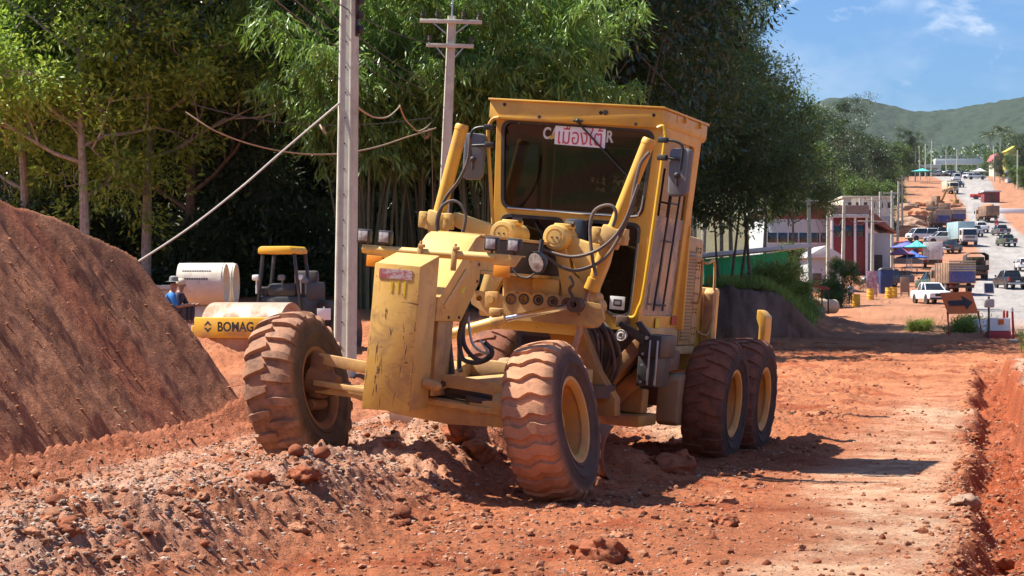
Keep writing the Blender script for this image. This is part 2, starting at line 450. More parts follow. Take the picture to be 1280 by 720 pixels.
def ground_colour(x, y):
    cr, wl = zones(x, y)
    d = x-trench_x(y); q = foot_x(y)-x
    n1 = fbm(x, y, .55, 4, 51, .6); n2 = fbm(x, y, 3.1, 4, 52, .6); n3 = fbm(x, y, 17, 3, 53, .6)
    red = np.array([.35, .116, .050]); deep = np.array([.26, .06, .022]); pale = np.array([.48, .305, .19])
    grav = np.array([.47, .275, .185]); bankc = np.array([.29, .125, .066]); road = np.array([.30, .27, .245]); green = np.array([.07, .10, .025])
    orange = np.array([.42, .158, .072])
    def mix(c, to, w): return c*(1-w[..., None])+to*w[..., None]
    c = np.zeros(x.shape+(3,))+red
    c = mix(c, orange, smooth(24, 34, y)*(.5+.5*smooth(-.3, .4, n1)))
    c = mix(c, grav, np.clip(wl*smooth(30, 22, y)*(.80+.5*n2), 0, 1))
    c = mix(c, red, np.clip(smooth(.0, .32, fbm(x, y, .8, 4, 57, .6))*.95*smooth(34, 22, y)*wl, 0, 1))
    trk = smooth(-1.75, -.95, d+.45*n1)*smooth(-.02, -.25, d+.2*n2)*smooth(45, 15, y)
    c = mix(c, pale, np.clip(trk*(.62+.7*n2), 0, 1))
    c = mix(c, pale, np.clip(.75*smooth(.05, .35, fbm(x*.5, y*.16, .9, 4, 61))*(1-wl)*smooth(50, 30, y)*smooth(19, 27, y), 0, 1))
    ont = smooth(52, 44, y)
    c = mix(c, deep*1.15, np.clip(ont*smooth(-.1, .1, d+.1*n2)*smooth(1.0, .7, d)*.9, 0, 1))
    c = mix(c, grav*1.05, np.clip(ont*smooth(.78, .95, d)*smooth(1.6, 1.1, d), 0, 1))
    c = mix(c, green*1.6, np.clip(smooth(.1, .35, fbm(x, y, .8, 3, 63))*smooth(1.2, 2.2, d)*smooth(70, 50, y)*.7, 0, 1))
    c = mix(c, deep, np.clip(.8*smooth(.12, .4, fbm(x, y, 1.3, 4, 66, .6))*(1-trk)*(1-.7*wl), 0, 1)*smooth(120, 70, y))
    bk = (q > 0)*1.0*smooth(33, 30, y)
    c = mix(c, bankc*(1+.35*n2[..., None]), bk*.92)
    c = mix(c, np.array([.30, .10, .05]), bk*np.clip(smooth(.0, .4, fbm(y+.25*x, q*.2, 1.1, 3, 68))*.8, 0, 1))
    c = mix(c, np.array([.30, .10, .05]), np.clip(smooth(-.9, -.6, q)*smooth(.35, .0, q)*smooth(31, 28, y)*smooth(10, 14, y), 0, 1)*.9)
    # cut bank under the trees
    w2 = smooth(73, 75, y)*smooth(78.5, 77.2, y)*smooth(.14*y+1.5, .14*y-1.5, x)
    c = mix(c, np.array([.24, .125, .085])*(1+.5*fbm(x, y*.3, 1.5, 4, 46)[..., None]), w2)
    # forest floor, hillside grass, earth cuttings, far road
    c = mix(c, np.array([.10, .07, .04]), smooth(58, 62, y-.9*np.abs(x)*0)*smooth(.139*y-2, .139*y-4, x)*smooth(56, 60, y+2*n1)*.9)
    rx = np.interp(y, RD_Y, RD_X)
    rw = np.interp(y, [60, 200, 300, 370, 420, 500, 600, 900], [9, 6.5, 4.2, 3.2, 3.6, 5.4, 7.5, 6])
    far = smooth(62, 80, y)
    c = mix(c, np.array([.33, .165, .095]), far*smooth(.16*y-3, .16*y+3, x)*.75)
    onr = far*smooth(rw+.8, rw-.5, np.abs(x-rx+1.5*n1*0))
    rc = road*(1+.18*fbm((x-rx)*1.2, y*.02, 1, 3, 71)[..., None])
    c = mix(c, rc, onr*smooth(70, 110, y))
    yard = smooth(330, 400, y)*(1-onr)
    c = mix(c, np.array([.085, .10, .04]), yard*np.where(x < rx, smooth(rx-12, rx-22, x), smooth(rx+12, rx+40, x)*0+smooth(430, 480, y)*smooth(rx+9, rx+14, x)))
    c = mix(c, np.array([.085, .10, .04]), smooth(640, 700, y)*(1-onr))
    bk2 = smooth(-12, -20, y); c = mix(c, np.array([.06, .085, .025]), bk2*smooth(-.1, .25, fbm(x, y, .06, 4, 96)))  # green and dark patches on the unseen rise, added to vary the windscreen reflection
    c = mix(c, np.array([.12, .05, .025]), bk2*smooth(.1, .3, fbm(x, y, .11, 3, 97)))
    side = smooth(90, 110, y)*smooth(.152*y-2, .14*y-6, x)
    c = mix(c, np.array([.13, .115, .06]), side*.85)
    return np.clip(c*(1+.22*n1+.20*n2+.26*n3*smooth(80, 30, y))[..., None], .01, .9)

def build_ground():
    ys = [-120, -90]+list(np.linspace(-85, -12, 60))+[-8, -3, 1, 4, 6, 7.5]; y = 8.6
    while y < 95: ys.append(y); y *= 1.0019 if 15 < y < 31 else 1.0031
    while y < 6500: ys.append(y); y *= 1.013
    ys = np.array(ys)
    s = np.concatenate([np.linspace(-2.2, -.34, 60, endpoint=False), np.linspace(-.34, .36, 900), np.linspace(.36, 2.2, 60)[1:]])
    X = s[None, :]*np.maximum(np.abs(ys[:, None]), 8); Y = np.repeat(ys[:, None], len(s), 1)
    Z = H(X, Y)
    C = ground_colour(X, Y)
    n, m = X.shape; idx = np.arange(n*m).reshape(n, m)
    Q = np.stack([idx[:-1, :-1], idx[:-1, 1:], idx[1:, 1:], idx[1:, :-1]], -1).reshape(-1, 4)
    mt, nt, out = nt_new('laterite_soil')
    b = N(nt, 'ShaderNodeBsdfPrincipled', Roughness=.95); b.inputs['Specular IOR Level'].default_value = .15
    at_ = N(nt, 'ShaderNodeVertexColor', layer_name='col')
    co = coords(nt)
    g = ramp(nt, noise(nt, co, 34, 6, .7), .25, .75, (.62, .60, .60), (1.34, 1.38, 1.42))
    c1 = mixc(nt, 1, at_.outputs[0], g, 'MULTIPLY')
    vo = nt.nodes.new('ShaderNodeTexVoronoi'); vo.inputs['Scale'].default_value = 26; nt.links.new(co, vo.inputs['Vector'])
    st = ramp(nt, vo.outputs['Distance'], .18, .26, (1, 1, 1), (0, 0, 0))
    wn = nt.nodes.new('ShaderNodeSeparateColor'); nt.links.new(vo.outputs['Color'], wn.inputs[0])
    sel = ramp(nt, wn.outputs[0], .72, .76)
    ml = N(nt, 'ShaderNodeMath', operation='MULTIPLY'); nt.links.new(st, ml.inputs[0]); nt.links.new(sel, ml.inputs[1])
    m2 = N(nt, 'ShaderNodeMath', operation='MULTIPLY'); nt.links.new(ml.outputs[0], m2.inputs[0]); m2.inputs[1].default_value = .6
    c2 = mixc(nt, m2.outputs[0], c1, (.50, .36, .28))
    nt.links.new(c2, b.inputs['Base Color'])
    bn = N(nt, 'ShaderNodeBump', Strength=1, Distance=.045)
    h = N(nt, 'ShaderNodeMath', operation='ADD'); nt.links.new(noise(nt, co, 22, 9, .68), h.inputs[0]); nt.links.new(ml.outputs[0], h.inputs[1])
    nt.links.new(h.outputs[0], bn.inputs['Height']); nt.links.new(bn.outputs[0], b.inputs['Normal'])
    nt.links.new(b.outputs[0], out.inputs[0])
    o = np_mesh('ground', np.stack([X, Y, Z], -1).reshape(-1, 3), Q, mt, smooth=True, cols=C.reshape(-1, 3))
    tag(o, kind='structure')
build_ground()

# ------------------------------------------------------------------ stones
def rock_template(seed, sub=2, rough=.6):
    bm = bmesh.new(); bmesh.ops.create_icosphere(bm, subdivisions=sub, radius=1)
    r = np.random.default_rng(seed); pl = r.normal(size=(9, 3)); pl /= np.linalg.norm(pl, axis=1)[:, None]; h = r.uniform(.55, .95, 9)
    V = np.array([v.co[:] for v in bm.verts]); Fs = np.array([[v.index for v in f.verts] for f in bm.faces])
    for p, k in zip(pl, h):
        dd = V@p; V = V-np.maximum(dd-k, 0)[:, None]*p
    V = V*(1+rough*.35*fbm(V[:, 0]*2+seed, V[:, 1]*2+V[:, 2]*1.7, 1.3, 3, seed)[:, None])
    bm.free(); return V, Fs
def soil_mat(name, c, var=.25):
    m, nt, out = nt_new(name)
    b = N(nt, 'ShaderNodeBsdfPrincipled', Roughness=.95); b.inputs['Specular IOR Level'].default_value = .15
    g = nt.nodes.new('ShaderNodeNewGeometry'); co = coords(nt)
    k = ramp(nt, g.outputs['Random Per Island'], 0, 1, [q*.6 for q in c], [min(1, q*1.25) for q in c])
    c2 = mixc(nt, 1, k, ramp(nt, noise(nt, co, 9, 6, .7), .25, .75, (.65, .6, .6), (1.3, 1.3, 1.3)), 'MULTIPLY')
    nt.links.new(c2, b.inputs['Base Color'])
    bn = N(nt, 'ShaderNodeBump', Strength=.9, Distance=.02); nt.links.new(noise(nt, co, 30, 9, .7), bn.inputs['Height'])
    nt.links.new(bn.outputs[0], b.inputs['Normal']); nt.links.new(b.outputs[0], out.inputs[0]); return m
m_rock = soil_mat('clay_rock', (.36, .165, .09)); m_rockp = soil_mat('pale_rock', (.44, .33, .25)); m_rockg = soil_mat('grey_brown_rock', (.30, .20, .14)); m_rockd = soil_mat('dark_red_clod', (.25, .085, .042))
def scatter(name, n, xy, smin, smax, m, label, seed, sub=1, tilt=.4):
    """n small stones as one mesh: gravel nobody could count"""
    r = np.random.default_rng(seed); tpl = [rock_template(seed*10+i, sub) for i in range(5)]
    x, y = xy(r, n); z = H(x, y); s = smin*(smax/smin)**(r.random(len(x))**2.6)
    VV, FF, off = [], [], 0
    for i in range(len(x)):
        V, Fs = tpl[i % 5]; a = r.uniform(0, 6.28); c, q = math.cos(a), math.sin(a)
        W = V*np.array([r.uniform(.8, 1.3), r.uniform(.7, 1.1), r.uniform(.5, .85)])*s[i]
        W = np.stack([W[:, 0]*c-W[:, 1]*q, W[:, 0]*q+W[:, 1]*c, W[:, 2]], 1)+np.array([x[i], y[i], z[i]+s[i]*.22])
        VV.append(W); FF.append(Fs+off); off += len(V)
    o = np_mesh(name, np.concatenate(VV), np.concatenate(FF), m, smooth=(sub > 1))
    tag(o, label, 'gravel', kind='stuff'); return o
def polar(y0, y1, s0, s1, keep=None):
    def f(r, n):
        y = np.exp(r.uniform(np.log(y0), np.log(y1), n*3)); x = r.uniform(s0, s1, n*3)*y
        k = np.ones(len(x), bool) if keep is None else r.random(len(x)) < keep(x, y)
        return x[k][:n], y[k][:n]
    return f
def k_left(x, y):
    cr, wl = zones(x, y); q = foot_x(y)-x
    return np.clip(wl*(q < -.3)+.02, 0, 1)
def k_right(x, y):
    d = x-trench_x(y); cr, wl = zones(x, y)
    return np.clip((1-wl)*(.35+.5*smooth(.0, .3, fbm(x, y, .9, 3, 77)))+.9*(d > -.2)*(d < .9), 0, 1)*np.where((d > -1.8) & (d < -.2), .35, 1)
scatter('gravel', 22000, polar(10, 27, -.29, .06, k_left), .008, .028, m_rockp, 'pale gravel spread over the shelf left of the grader', 3)
scatter('soil_clods', 420, polar(10, 24, -.29, .02, k_left), .02, .075, m_rock, 'loose brown clods over the gravel shelf', 14, 2)
scatter('bank_crumbs', 700, polar(18, 30, -.30, -.10, lambda x, y: ((foot_x(y)-x > -.5) & (foot_x(y)-x < 3.2))*1.0), .010, .040, m_rock, 'crumbs of soil lying on the face of the dirt bank', 16)
scatter('red_clods', 260, polar(10, 26, -.27, .10, lambda x, y: np.clip(np.exp(-((x-np.interp(y, CR_Y, CR_X)+.2)/.9)**2), 0, 1)), .02, .08, m_rockd, 'dark red clods along the windrow', 15, 2)
scatter('soil_crumbs', 13000, polar(10, 27, -.29, .06, k_left), .007, .042, m_rock, 'brown soil crumbs mixed into the gravel shelf', 4)
scatter('red_soil_crumbs', 11000, polar(10.5, 50, -.10, .30, k_right), .008, .045, m_rock, 'crumbled red soil over the site road', 5)
scatter('dark_soil_crumbs', 3000, polar(10.5, 60, -.10, .30, k_right), .009, .05, m_rockd, 'dark red crumbs over the site road', 6)
scatter('road_gravel', 6500, polar(10.5, 30, -.04, .30, k_right), .005, .020, m_rockp, 'pale gravel scattered over the driven track', 8)

def ray_ground(px, py):
    """where the line of sight through a picture point meets the ground"""
    d = np.linspace(9, 120, 6000); x = (px-640)/F*d; z = CAMZ-(py-HOR)/F*d
    k = np.argmax(H(x, d, False) >= z); return float(x[k]), float(d[k])
ROCKS = [  # picture column, row of the base, half width in pixels, kind, label
 (28, 692, 30, 'r', 'squarish brown clod at the lower left edge of the picture'),
 (80, 678, 27, 'd', 'dark red clod with a sharp top beside the squarish brown clod'),
 (250, 632, 15, 'r', 'smooth rounded brown stone alone on the gravel shelf'),
 (325, 606, 16, 'd', 'bright red clod before the lug tyre of the left front wheel'),
 (380, 606, 21, 'd', 'pointed red clod touching the foot of the left front wheel'),
 (368, 668, 16, 'r', 'brown clod on the windrow below the pointed red clod'),
 (598, 580, 26, 'r', 'wide pale clod in the shade under the front axle'),
 (570, 556, 20, 'd', 'dark shaded clod behind the wide pale clod under the axle'),
 (488, 566, 14, 'd', 'dark clod on the slope below the counterweight'),
 (745, 704, 38, 'd', 'large flat dark red slab at the bottom middle of the picture'),
 (905, 632, 15, 'r', 'flat red clod on the track in front of the rear wheels'),
 (908, 660, 17, 'd', 'low crumbling clod below the flat red clod'),
 (845, 592, 30, 'd', 'big clod in the shadow beside the front of the rear tyre'),
 (772, 676, 15, 'r', 'brown clod on the track above the large flat slab'),
 (1016, 524, 14, 'r', 'larger brown rock of the three on the red road behind the grader'),
 (1043, 516, 9, 'r', 'smaller brown rock just right of the larger rock on the red road'),
 (1053, 508, 7, 'd', 'small dark rock farthest back of the three on the red road'),
 (1206, 634, 18, 'p', 'grey rounded rock on the lip of the trench'),
 (1211, 586, 12, 'd', 'red clod on the trench lip above the grey rounded rock'),
 (1214, 552, 11, 'd', 'red clod farther up the trench lip'),
 (1209, 574, 9, 'r', 'brown clod between the two red clods on the trench lip'),
 (1243, 422, 10, 'p', 'boulder holding down the foot of the solar lamp post'),
 (430, 690, 12, 'r', 'brown clod on the windrow left of bottom middle'),
 (536, 710, 14, 'd', 'dark clod at the bottom edge beside the flat slab'),
 (1248, 712, 20, 'd', 'red clod in the trench at the bottom right corner'),
 (1000, 690, 10, 'r', 'small brown clod on the pale track near the bottom'),
 (690, 640, 12, 'r', 'clod against the foot of the right front wheel'),
 (645, 622, 16, 'd', 'dark clod left of the foot of the right front wheel'),
 (352, 640, 12, 'p', 'pale stone half buried in the gravel shelf'),
 (160, 560, 8, 'd', 'small dark clod on the crest of the gravel shelf')]
for i, (px, py, hw, k, lab) in enumerate(ROCKS):
    x, y = ray_ground(px, py); r = hw/F*y
    V, Fs = rock_template(300+i, 4, .9)
    V = V+.20*np.stack([fbm(V[:, 0]*5+i, V[:, 1]*5+V[:, 2]*4, 1, 3, 90+j) for j in range(3)], 1)
    V = V+.05*fbm(V[:, 0]*16+i, V[:, 1]*16+V[:, 2]*13, 1, 3, 190)[:, None]
    W = V*np.array([1.2, .95, .62])*r
    o = np_mesh('rock', W, Fs, {'r': m_rock, 'd': m_rockd, 'p': m_rockg}[k], smooth=True)
    o.location = (x, y+r*.5, base_z(x, y+r*.5)+r*.28); o.rotation_euler = (0, 0, i*1.3)
    tag(o, lab, 'rock', 'loose rocks and clods')
# ------------------------------------------------------------------ motor grader
GO = Vector((-.83, 17.84, CAMZ-1.639))
GM = (Euler((0, 0, R(-19.3))).to_matrix() @ Euler((R(-.8), 0, 0)).to_matrix() @ Euler((0, R(4.6), 0)).to_matrix())
def lp(px, py, ax, val):
    """measured point of the machine: line of sight cut with the machine's own plane (0 x, 1 y, 2 z) = val"""
    d = GM.transposed() @ Vector(((px-640)/F, 1, (HOR-py)/F)); o = GM.transposed() @ Vector((-GO.x, -GO.y, -(GO.z-CAMZ)))
    return o+d*((val-o[ax])/d[ax])
G = thing('motor_grader', 'large dusty yellow motor grader with a tall cab standing on the red dirt', 'motor grader', GO)
G.rotation_euler = GM.to_euler()

# --- counterweight tower at the nose
def scratched_mat():
    m, nt, out = nt_new('scraped_yellow_paint')
    b = N(nt, 'ShaderNodeBsdfPrincipled', Roughness=.5)
    co = coords(nt); col = ramp(nt, noise(nt, co, 3, 5), .3, .7, (.62, .35, .062), (.72, .44, .11))
    col = mixc(nt, ramp(nt, noise(nt, co, 3.2, 9, .7, .5), .50, .66), col, (.42, .24, .085))
    s1 = noise(nt, coords(nt, 'Object', (26, 1, 2.6)), 1, 5, .6, 1.2)
    col = mixc(nt, ramp(nt, s1, .615, .63), col, (.10, .04, .025))
    s2 = noise(nt, coords(nt, 'Object', (5, 1, 30)), 1, 5, .65, 1.5)
    col = mixc(nt, ramp(nt, s2, .655, .675), col, (.16, .07, .03))
    s3 = noise(nt, co, 14, 9, .75, .7)
    col = mixc(nt, ramp(nt, s3, .63, .65), col, (.12, .06, .035))
    s4 = noise(nt, co, 6, 6, .7, 2)
    col = mixc(nt, ramp(nt, s4, .60, .62), col, (.68, .42, .12))
    nt.links.new(col, b.inputs['Base Color'])
    bn = N(nt, 'ShaderNodeBump', Strength=.35, Distance=.01); nt.links.new(noise(nt, co, 7, 8, .7), bn.inputs['Height'])
    nt.links.new(bn.outputs[0], b.inputs['Normal']); nt.links.new(b.outputs[0], out.inputs[0]); return m
m_scr = scratched_mat()
mb = MB()
mb.prism([(-.88, .69), (-.44, .705), (-.44, 2.0), (-.88, 1.89)], 'x', -.185, .22, .012)
cw = mb.build('counterweight', m_yel, G)
mb = MB(); mb.prism([(-.19, .675), (.235, .688), (.24, 1.895), (-.165, 1.90)], 'y', -.905, -.884, .006)
fp = mb.build('scraped_front_plate', m_scr, cw)
def decal_mat(name, a, bcol, sc):
    m, nt, out = nt_new(name); b = N(nt, 'ShaderNodeBsdfPrincipled', Roughness=.6)
    c = ramp(nt, noise(nt, coords(nt, 'Object', (1, 1, 1.6)), sc, 6, .75, .6), .44, .56, a, bcol)
    nt.links.new(c, b.inputs['Base Color']); nt.links.new(b.outputs[0], out.inputs[0]); return m
mb = MB(); mb.box(-.125, .17, -.909, -.906, 1.775, 1.855, 0)
mb.build('faded_sticker', decal_mat('torn_sticker', (.42, .10, .10), (.52, .45, .42), 16), cw)
for x0, z0, w, h in ((-.015, 1.66, .022, .09), (.045, 1.66, .018, .10), (.10, 1.63, .022, .13)):
    mb = MB(); mb.prism([(x0, z0+h), (x0+w, z0+h), (x0+w*.9, z0+.01), (x0+.3*w, z0)], 'y', -.9085, -.9055, 0)
    mb.build('paint_smear', mat('lemon_paint', (.72, .55, .02), .5), cw)
mb = MB()
mb.cyl((.20, -.60, .93), (.31, -.52, .90), .045, 12); mb.ball((.31, -.52, .90), .05, .05, .04)
mb.build('tow_lug', m_yel2, cw)

# --- light bar
def lamp(parent, c, s=.112, yaw=0, roll=0):
    mb = MB(); mb.box(-s/2, s/2, -.035, .045, -s/2, s/2, .014)
    mb.prism([(-s*.36, .045), (s*.36, .045), (s*.2, .085), (-s*.2, .085)], 'x', -s*.3, s*.3, .004) if False else None
    mb.cyl((0, .02, -s/2), (0, .02, -s/2-.05), .012, 8)
    o = mb.build('work_lamp', m_blk, parent); o.location = c; o.rotation_euler = (0, roll, yaw)
    mb = MB(); mb.box(-s*.37, s*.37, -.041, -.034, -s*.37, s*.37, .006); mb.build('lens', m_lens, o)
    return o
def lens_mat():
    m, nt, out = nt_new('ribbed_lamp_glass'); b = N(nt, 'ShaderNodeBsdfPrincipled', Roughness=.12)
    c = ramp(nt, noise(nt, coords(nt), 22, 4), .3, .7, (.20, .18, .17), (.62, .58, .56)); nt.links.new(c, b.inputs['Base Color'])
    w = nt.nodes.new('ShaderNodeTexWave'); w.inputs['Scale'].default_value = 45; nt.links.new(coords(nt), w.inputs['Vector'])
    bn = N(nt, 'ShaderNodeBump', Strength=.4, Distance=.004); nt.links.new(w.outputs['Fac'], bn.inputs['Height'])
    nt.links.new(bn.outputs[0], b.inputs['Normal']); nt.links.new(b.outputs[0], out.inputs[0]); return m
m_lens = lens_mat()
mb = MB(); mb.cyl((-.53, -.35, 2.005), (.69, -.35, 2.02), .037, 18); lb = mb.build('light_bar', m_yel, G)
mb = MB()
mb.prism([(-.535, 2.035), (-.24, 2.035), (-.29, 1.94), (-.47, 1.94)], 'y', -.372, -.36, .003)
mb.box(-.535, -.24, -.37, -.28, 2.032, 2.044, .003); mb.build('lamp_bracket', m_yel, lb); mb = MB()
mb.prism([(.60, 2.045), (.93, 2.045), (.87, 1.95), (.66, 1.95)], 'y', -.372, -.36, .003)
mb.box(.60, .93, -.37, -.28, 2.04, 2.052, .003)
mb.build('lamp_bracket', m_yel, lb)
for x in (.01, .325):
    mb = MB()
    mb.box(x-.022, x+.022, -.40, -.36, 1.88, 2.06, .008); mb.cyl((x, -.39, 2.05), (x+.01, -.39, 2.11), .012, 8)
    mb.box(x-.012, x+.04, -.405, -.365, 2.055, 2.085, .004)
    mb.build('clamp', m_yel2, lb)
for c in ((-.523, -.36, 2.118), (-.328, -.36, 2.118), (.645, -.36, 2.132), (.848, -.36, 2.132)): lamp(G, c, .118, random.uniform(-.05, .05))
p = lp(673, 327, 1, -.2)
mb = MB(); mb.lathe([(.06, .03), (.055, .06), (0, .095), (-.03, .10)], (0, 0, 0), 'y', 8); mb.cyl((-.02, .03, .07), (-.06, .08, .16), .02, 8)
rl = mb.build('work_lamp', m_blk, G); rl.location = p; rl.rotation_euler = (R(20), R(20), R(-18))
mb = MB(); mb.lathe([(-.03, .085), (-.036, .0)], (0, 0, 0), 'y', 20); mb.build('lens', m_lens, rl)
for x in (-.40, .765):
    mb = MB(); mb.box(x-.075, x+.07, -.392, -.376, 1.86, 1.955, .004); mb.build('amber_reflector', m_amb, G)

# --- sloped nose housing, post and main beam
mb = MB()
prof = [(-.395, 1.44), (.20, 1.44), (.585, 1.785), (.60, 2.0), (.60, 2.195), (.47, 2.20), (.36, 2.165), (.27, 2.105), (-.395, 1.635)]
mb.prism(prof, 'x', -.215, .215, .010)
mb.mi = 1
for y, z in ((-.12, 1.475), (.13, 1.475), (.52, 1.80), (.53, 1.95)): mb.cyl((.214, y, z), (.225, y, z), .014, 10)
mb.mi = 0
nose = mb.build('nose_housing', [m_yel, m_dark], G)
mb = MB(); mb.prism([(-.40, 1.645), (.265, 2.117), (.355, 2.178), (.47, 2.214), (.60, 2.21), (.60, 2.198), (.47, 2.202), (.36, 2.167), (.27, 2.107), (-.40, 1.635)], 'x', -.24, .232, .002)
mb.build('top_plate', m_yel, nose)
mb = MB(); mb.prism([(-.27, 1.575), (-.23, 1.60), (.20, 1.905), (.24, 1.885), (.24, 1.85), (-.21, 1.545)], 'x', .2155, .228, .004)
mb.prism([(.30, 1.98), (.42, 2.04), (.44, 2.02), (.32, 1.96)], 'x', .2155, .226, .002)
mb.build('rib', mat('pale_yellow_paint', (.66, .44, .16), .5), nose)
mb = MB(); mb.prism([(.12, 1.70), (.19, 1.75), (.24, 1.735), (.17, 1.68)], 'x', .2155, .2195, 0); mb.build('lemon_reflector', mat('lemon_reflector', (.62, .62, .03), .35), nose)
mb = MB()
mb.box(-.10, .06, -.36, .02, .72, 1.44, .01); mb.box(.06, .19, -.30, -.26, .95, 1.44, .005); mb.box(.17, .20, -.30, .05, .80, 1.44, .004)
mb.build('nose_post', m_yel2, G)
mb = MB()
mb.box(-.20, .20, .60, 3.1, 1.90, 2.195, .01)
beam = mb.build('main_beam', m_blk, G)
mb = MB(); mb.box(-.225, .225, .60, 3.1, 2.197, 2.225, .004); mb.box(-.225, .225, .60, 3.1, 1.868, 1.898, .004)
mb.box(.201, .207, .6, .95, 1.9, 2.19, 0)
mb.build('beam_flange', m_yel, beam)

# --- front axle
mb = MB()
def axz(x, z): return z-(x)*.065
mb.prism([(-.98, 1.06), (-.60, 1.03), (.8, .95), (.98, .93), (.98, .83), (.8, .84), (-.60, .925), (-.98, .97)], 'y', -.11, -.06, .006)
mb.prism([(-.98, .80), (-.55, .80), (0, .79), (.95, .715), (.95, .59), (.3, .56), (-.2, .60), (-.6, .70), (-.98, .71)], 'y', -.14, .14, .008)
mb.bar((-.98, -.17, .80), (.95, -.17, .70), .03, .05)
mb.cyl((.22, -.125, .90), (.22, -.10, .90), .04, 14)
ax = mb.build('front_axle', m_yel2, G)
m_rimd = mat('dirty_rim', (.24, .115, .06), .75, var=.35, dirt=(.14, .065, .04), dirt_amt=.6, bump=.3)
mb = MB(); mb.cyl((.22, -.135, .90), (.22, -.12, .90), .028, 12); mb.cyl((.1, .0, .86), (.62, .0, .80), .04, 12); mb.bar((.45, -.15, .80), (.95, -.1, .76), .05, .05)
mb.box(-.05, .55, -.02, .12, .78, .86, .01)
mb.build('steering_linkage', m_dark, ax)
mb = MB(); mb.box(.48, .70, -.16, -.02, .68, .80, .012); mb.cyl((.70, -.1, .77), (.92, -.1, .76), .10, 14, .13); mb.build('knuckle', m_yel2, ax)
mb = MB(); mb.cyl((-.80, -.05, .78), (-1.06, -.05, .82), .09, 16, .14); mb.box(-1.06, -.92, -.12, .05, .66, 1.05, .03); mb.cyl((-1.0, -.2, .60), (-1.0, .1, .60), .05, 10); mb.build('knuckle', m_rimd, ax)

# --- wheels
TYP = [(-.185, .335), (-.215, .375), (-.228, .40), (-.221, .41), (-.239, .47), (-.248, .48), (-.249, .50), (-.241, .51), (-.238, .57), (-.215, .625), (-.17, .655), (-.08, .668), (0, .671), (.08, .668), (.17, .655), (.215, .625), (.238, .57), (.241, .51), (.249, .50), (.248, .48), (.239, .47), (.221, .41), (.228, .40), (.215, .375), (.185, .335)]
def surf_r(w):
    return float(np.interp(abs(w), [0, .08, .17, .215, .238], [.671, .668, .655, .625, .57]))
def tyre_mesh(style, seed=0):
    mb = MB(); mb.lathe(TYP, (0, 0, 0), 'x', 96)
    rr = random.Random(seed)
    def bar(path, hw, hgt, wob=.0):
        """raised bar over the tread: path of (across, angle), half width in metres"""
        V = []; n = len(path)
        for i, (w, a) in enumerate(path):
            r = surf_r(w); h = hgt*(1 if abs(w) < .2 else (.75 if abs(w) < .225 else .35)); k = hw[i] if isinstance(hw, list) else hw
            k = k*(1+rr.uniform(-wob, wob))
            for da, q in ((-k, -.02), (-k*.82, h), (k*.82, h), (k, -.02)):
                aa = a+da/.67; rad = r+q; ww = w*(1+.02*(q > 0)*(abs(w) > .2))
                V.append((ww, rad*math.cos(aa), rad*math.sin(aa)))
        Fs = [(4*i+j, 4*i+j+1, 4*i+j+5, 4*i+j+4) for i in range(n-1) for j in range(3)]+[(0, 1, 2, 3), (4*n-1, 4*n-2, 4*n-3, 4*n-4)]
        vs, fs = mb.add(V, Fs, False); bmesh.ops.recalc_face_normals(mb.bm, faces=fs)
    if style == 'lug':
        n = 21
        for k in range(n):
            for sd in (-1, 1):
                a0 = 2*PI*(k+(.5 if sd > 0 else 0))/n
                ws = [-.015, .04, .09, .14, .185, .215, .232, .24]
                bar([(sd*w, a0+(.16*max(0, w)*2.2*(.35+w*2))) for w in ws], [.024, .036, .040, .040, .040, .038, .032, .02], .042, .06)
    elif style == 'zigzag':
        n = 25
        for k in range(n):
            a0 = 2*PI*k/n; path = []
            for i, w in enumerate(np.linspace(-.222, .222, 13)):
                zz = abs(((i*1.0+1.5) % 6)-3)/3.0
                path.append((float(w), a0+.075*zz+rr.uniform(-.004, .004)))
            bar(path, .054, .030, .09)
    else:
        n = 22
        for k in range(n):
            for sd in (-1, 1):
                a0 = 2*PI*(k+(.5 if sd > 0 else 0))/n
                ws = [-.03, .05, .11, .16, .2, .222, .236]
                bar([(sd*w, a0+.10*max(0, w)*3) for w in ws], [.030, .045, .052, .055, .055, .05, .035], .022, .08)
    return mb
m_rim = mat('amber_rim', (.56, .27, .045), .5, var=.12, dirt=(.40, .20, .10), dirt_amt=.35, rust=(.12, .06, .035), rust_amt=.1)
m_rimd = mat('dirty_rim', (.30, .16, .07), .7, var=.3, dirt=(.16, .08, .05), dirt_amt=.6)
def wheel(loc, style, tm, rot, lean=0, disc=.03, rm=None, seed=0):
    mb = MB()
    mb.lathe([(disc-.06, .0), (disc-.06, .14), (disc+.05, .14), (disc+.075, .11), (disc+.08, 0)], (0, 0, 0), 'x', 24)
    for k in range(10):
        a = 2*PI*k/10; mb.cyl((disc+.004, .20*math.cos(a), .20*math.sin(a)), (disc+.03, .20*math.cos(a), .20*math.sin(a)), .015, 6)
    h = mb.build('wheel', rm or m_rim, G); h.location = loc
    h.rotation_euler = (rot, lean, 0)
    t = tyre_mesh(style, seed).build('tyre', tm, h, 28)
    mb = MB()
    mb.lathe([(-.205, .365), (-.205, .345), (-.17, .325), (-.12, .315), (-.02, .30), (disc-.03, .295), (disc-.015, .26), (disc-.01, .12), (disc+.0, .12), (disc+.004, .26), (disc+.012, .292),
              (.10, .305), (.165, .322), (.195, .345), (.20, .372), (.212, .372), (.21, .34), (.185, .312), (.16, .300)], (0, 0, 0), 'x', 64)
    mb.build('rim', rm or m_rim, h)
    return h
wheel((-1.19, 0, .70), 'lug', m_tyreL, .1, R(-13.5), -.12, m_rimd, 1)
wheel((1.19, 0, .66), 'zigzag', m_tyreR, .4, R(-13.0), .0, None, 2)
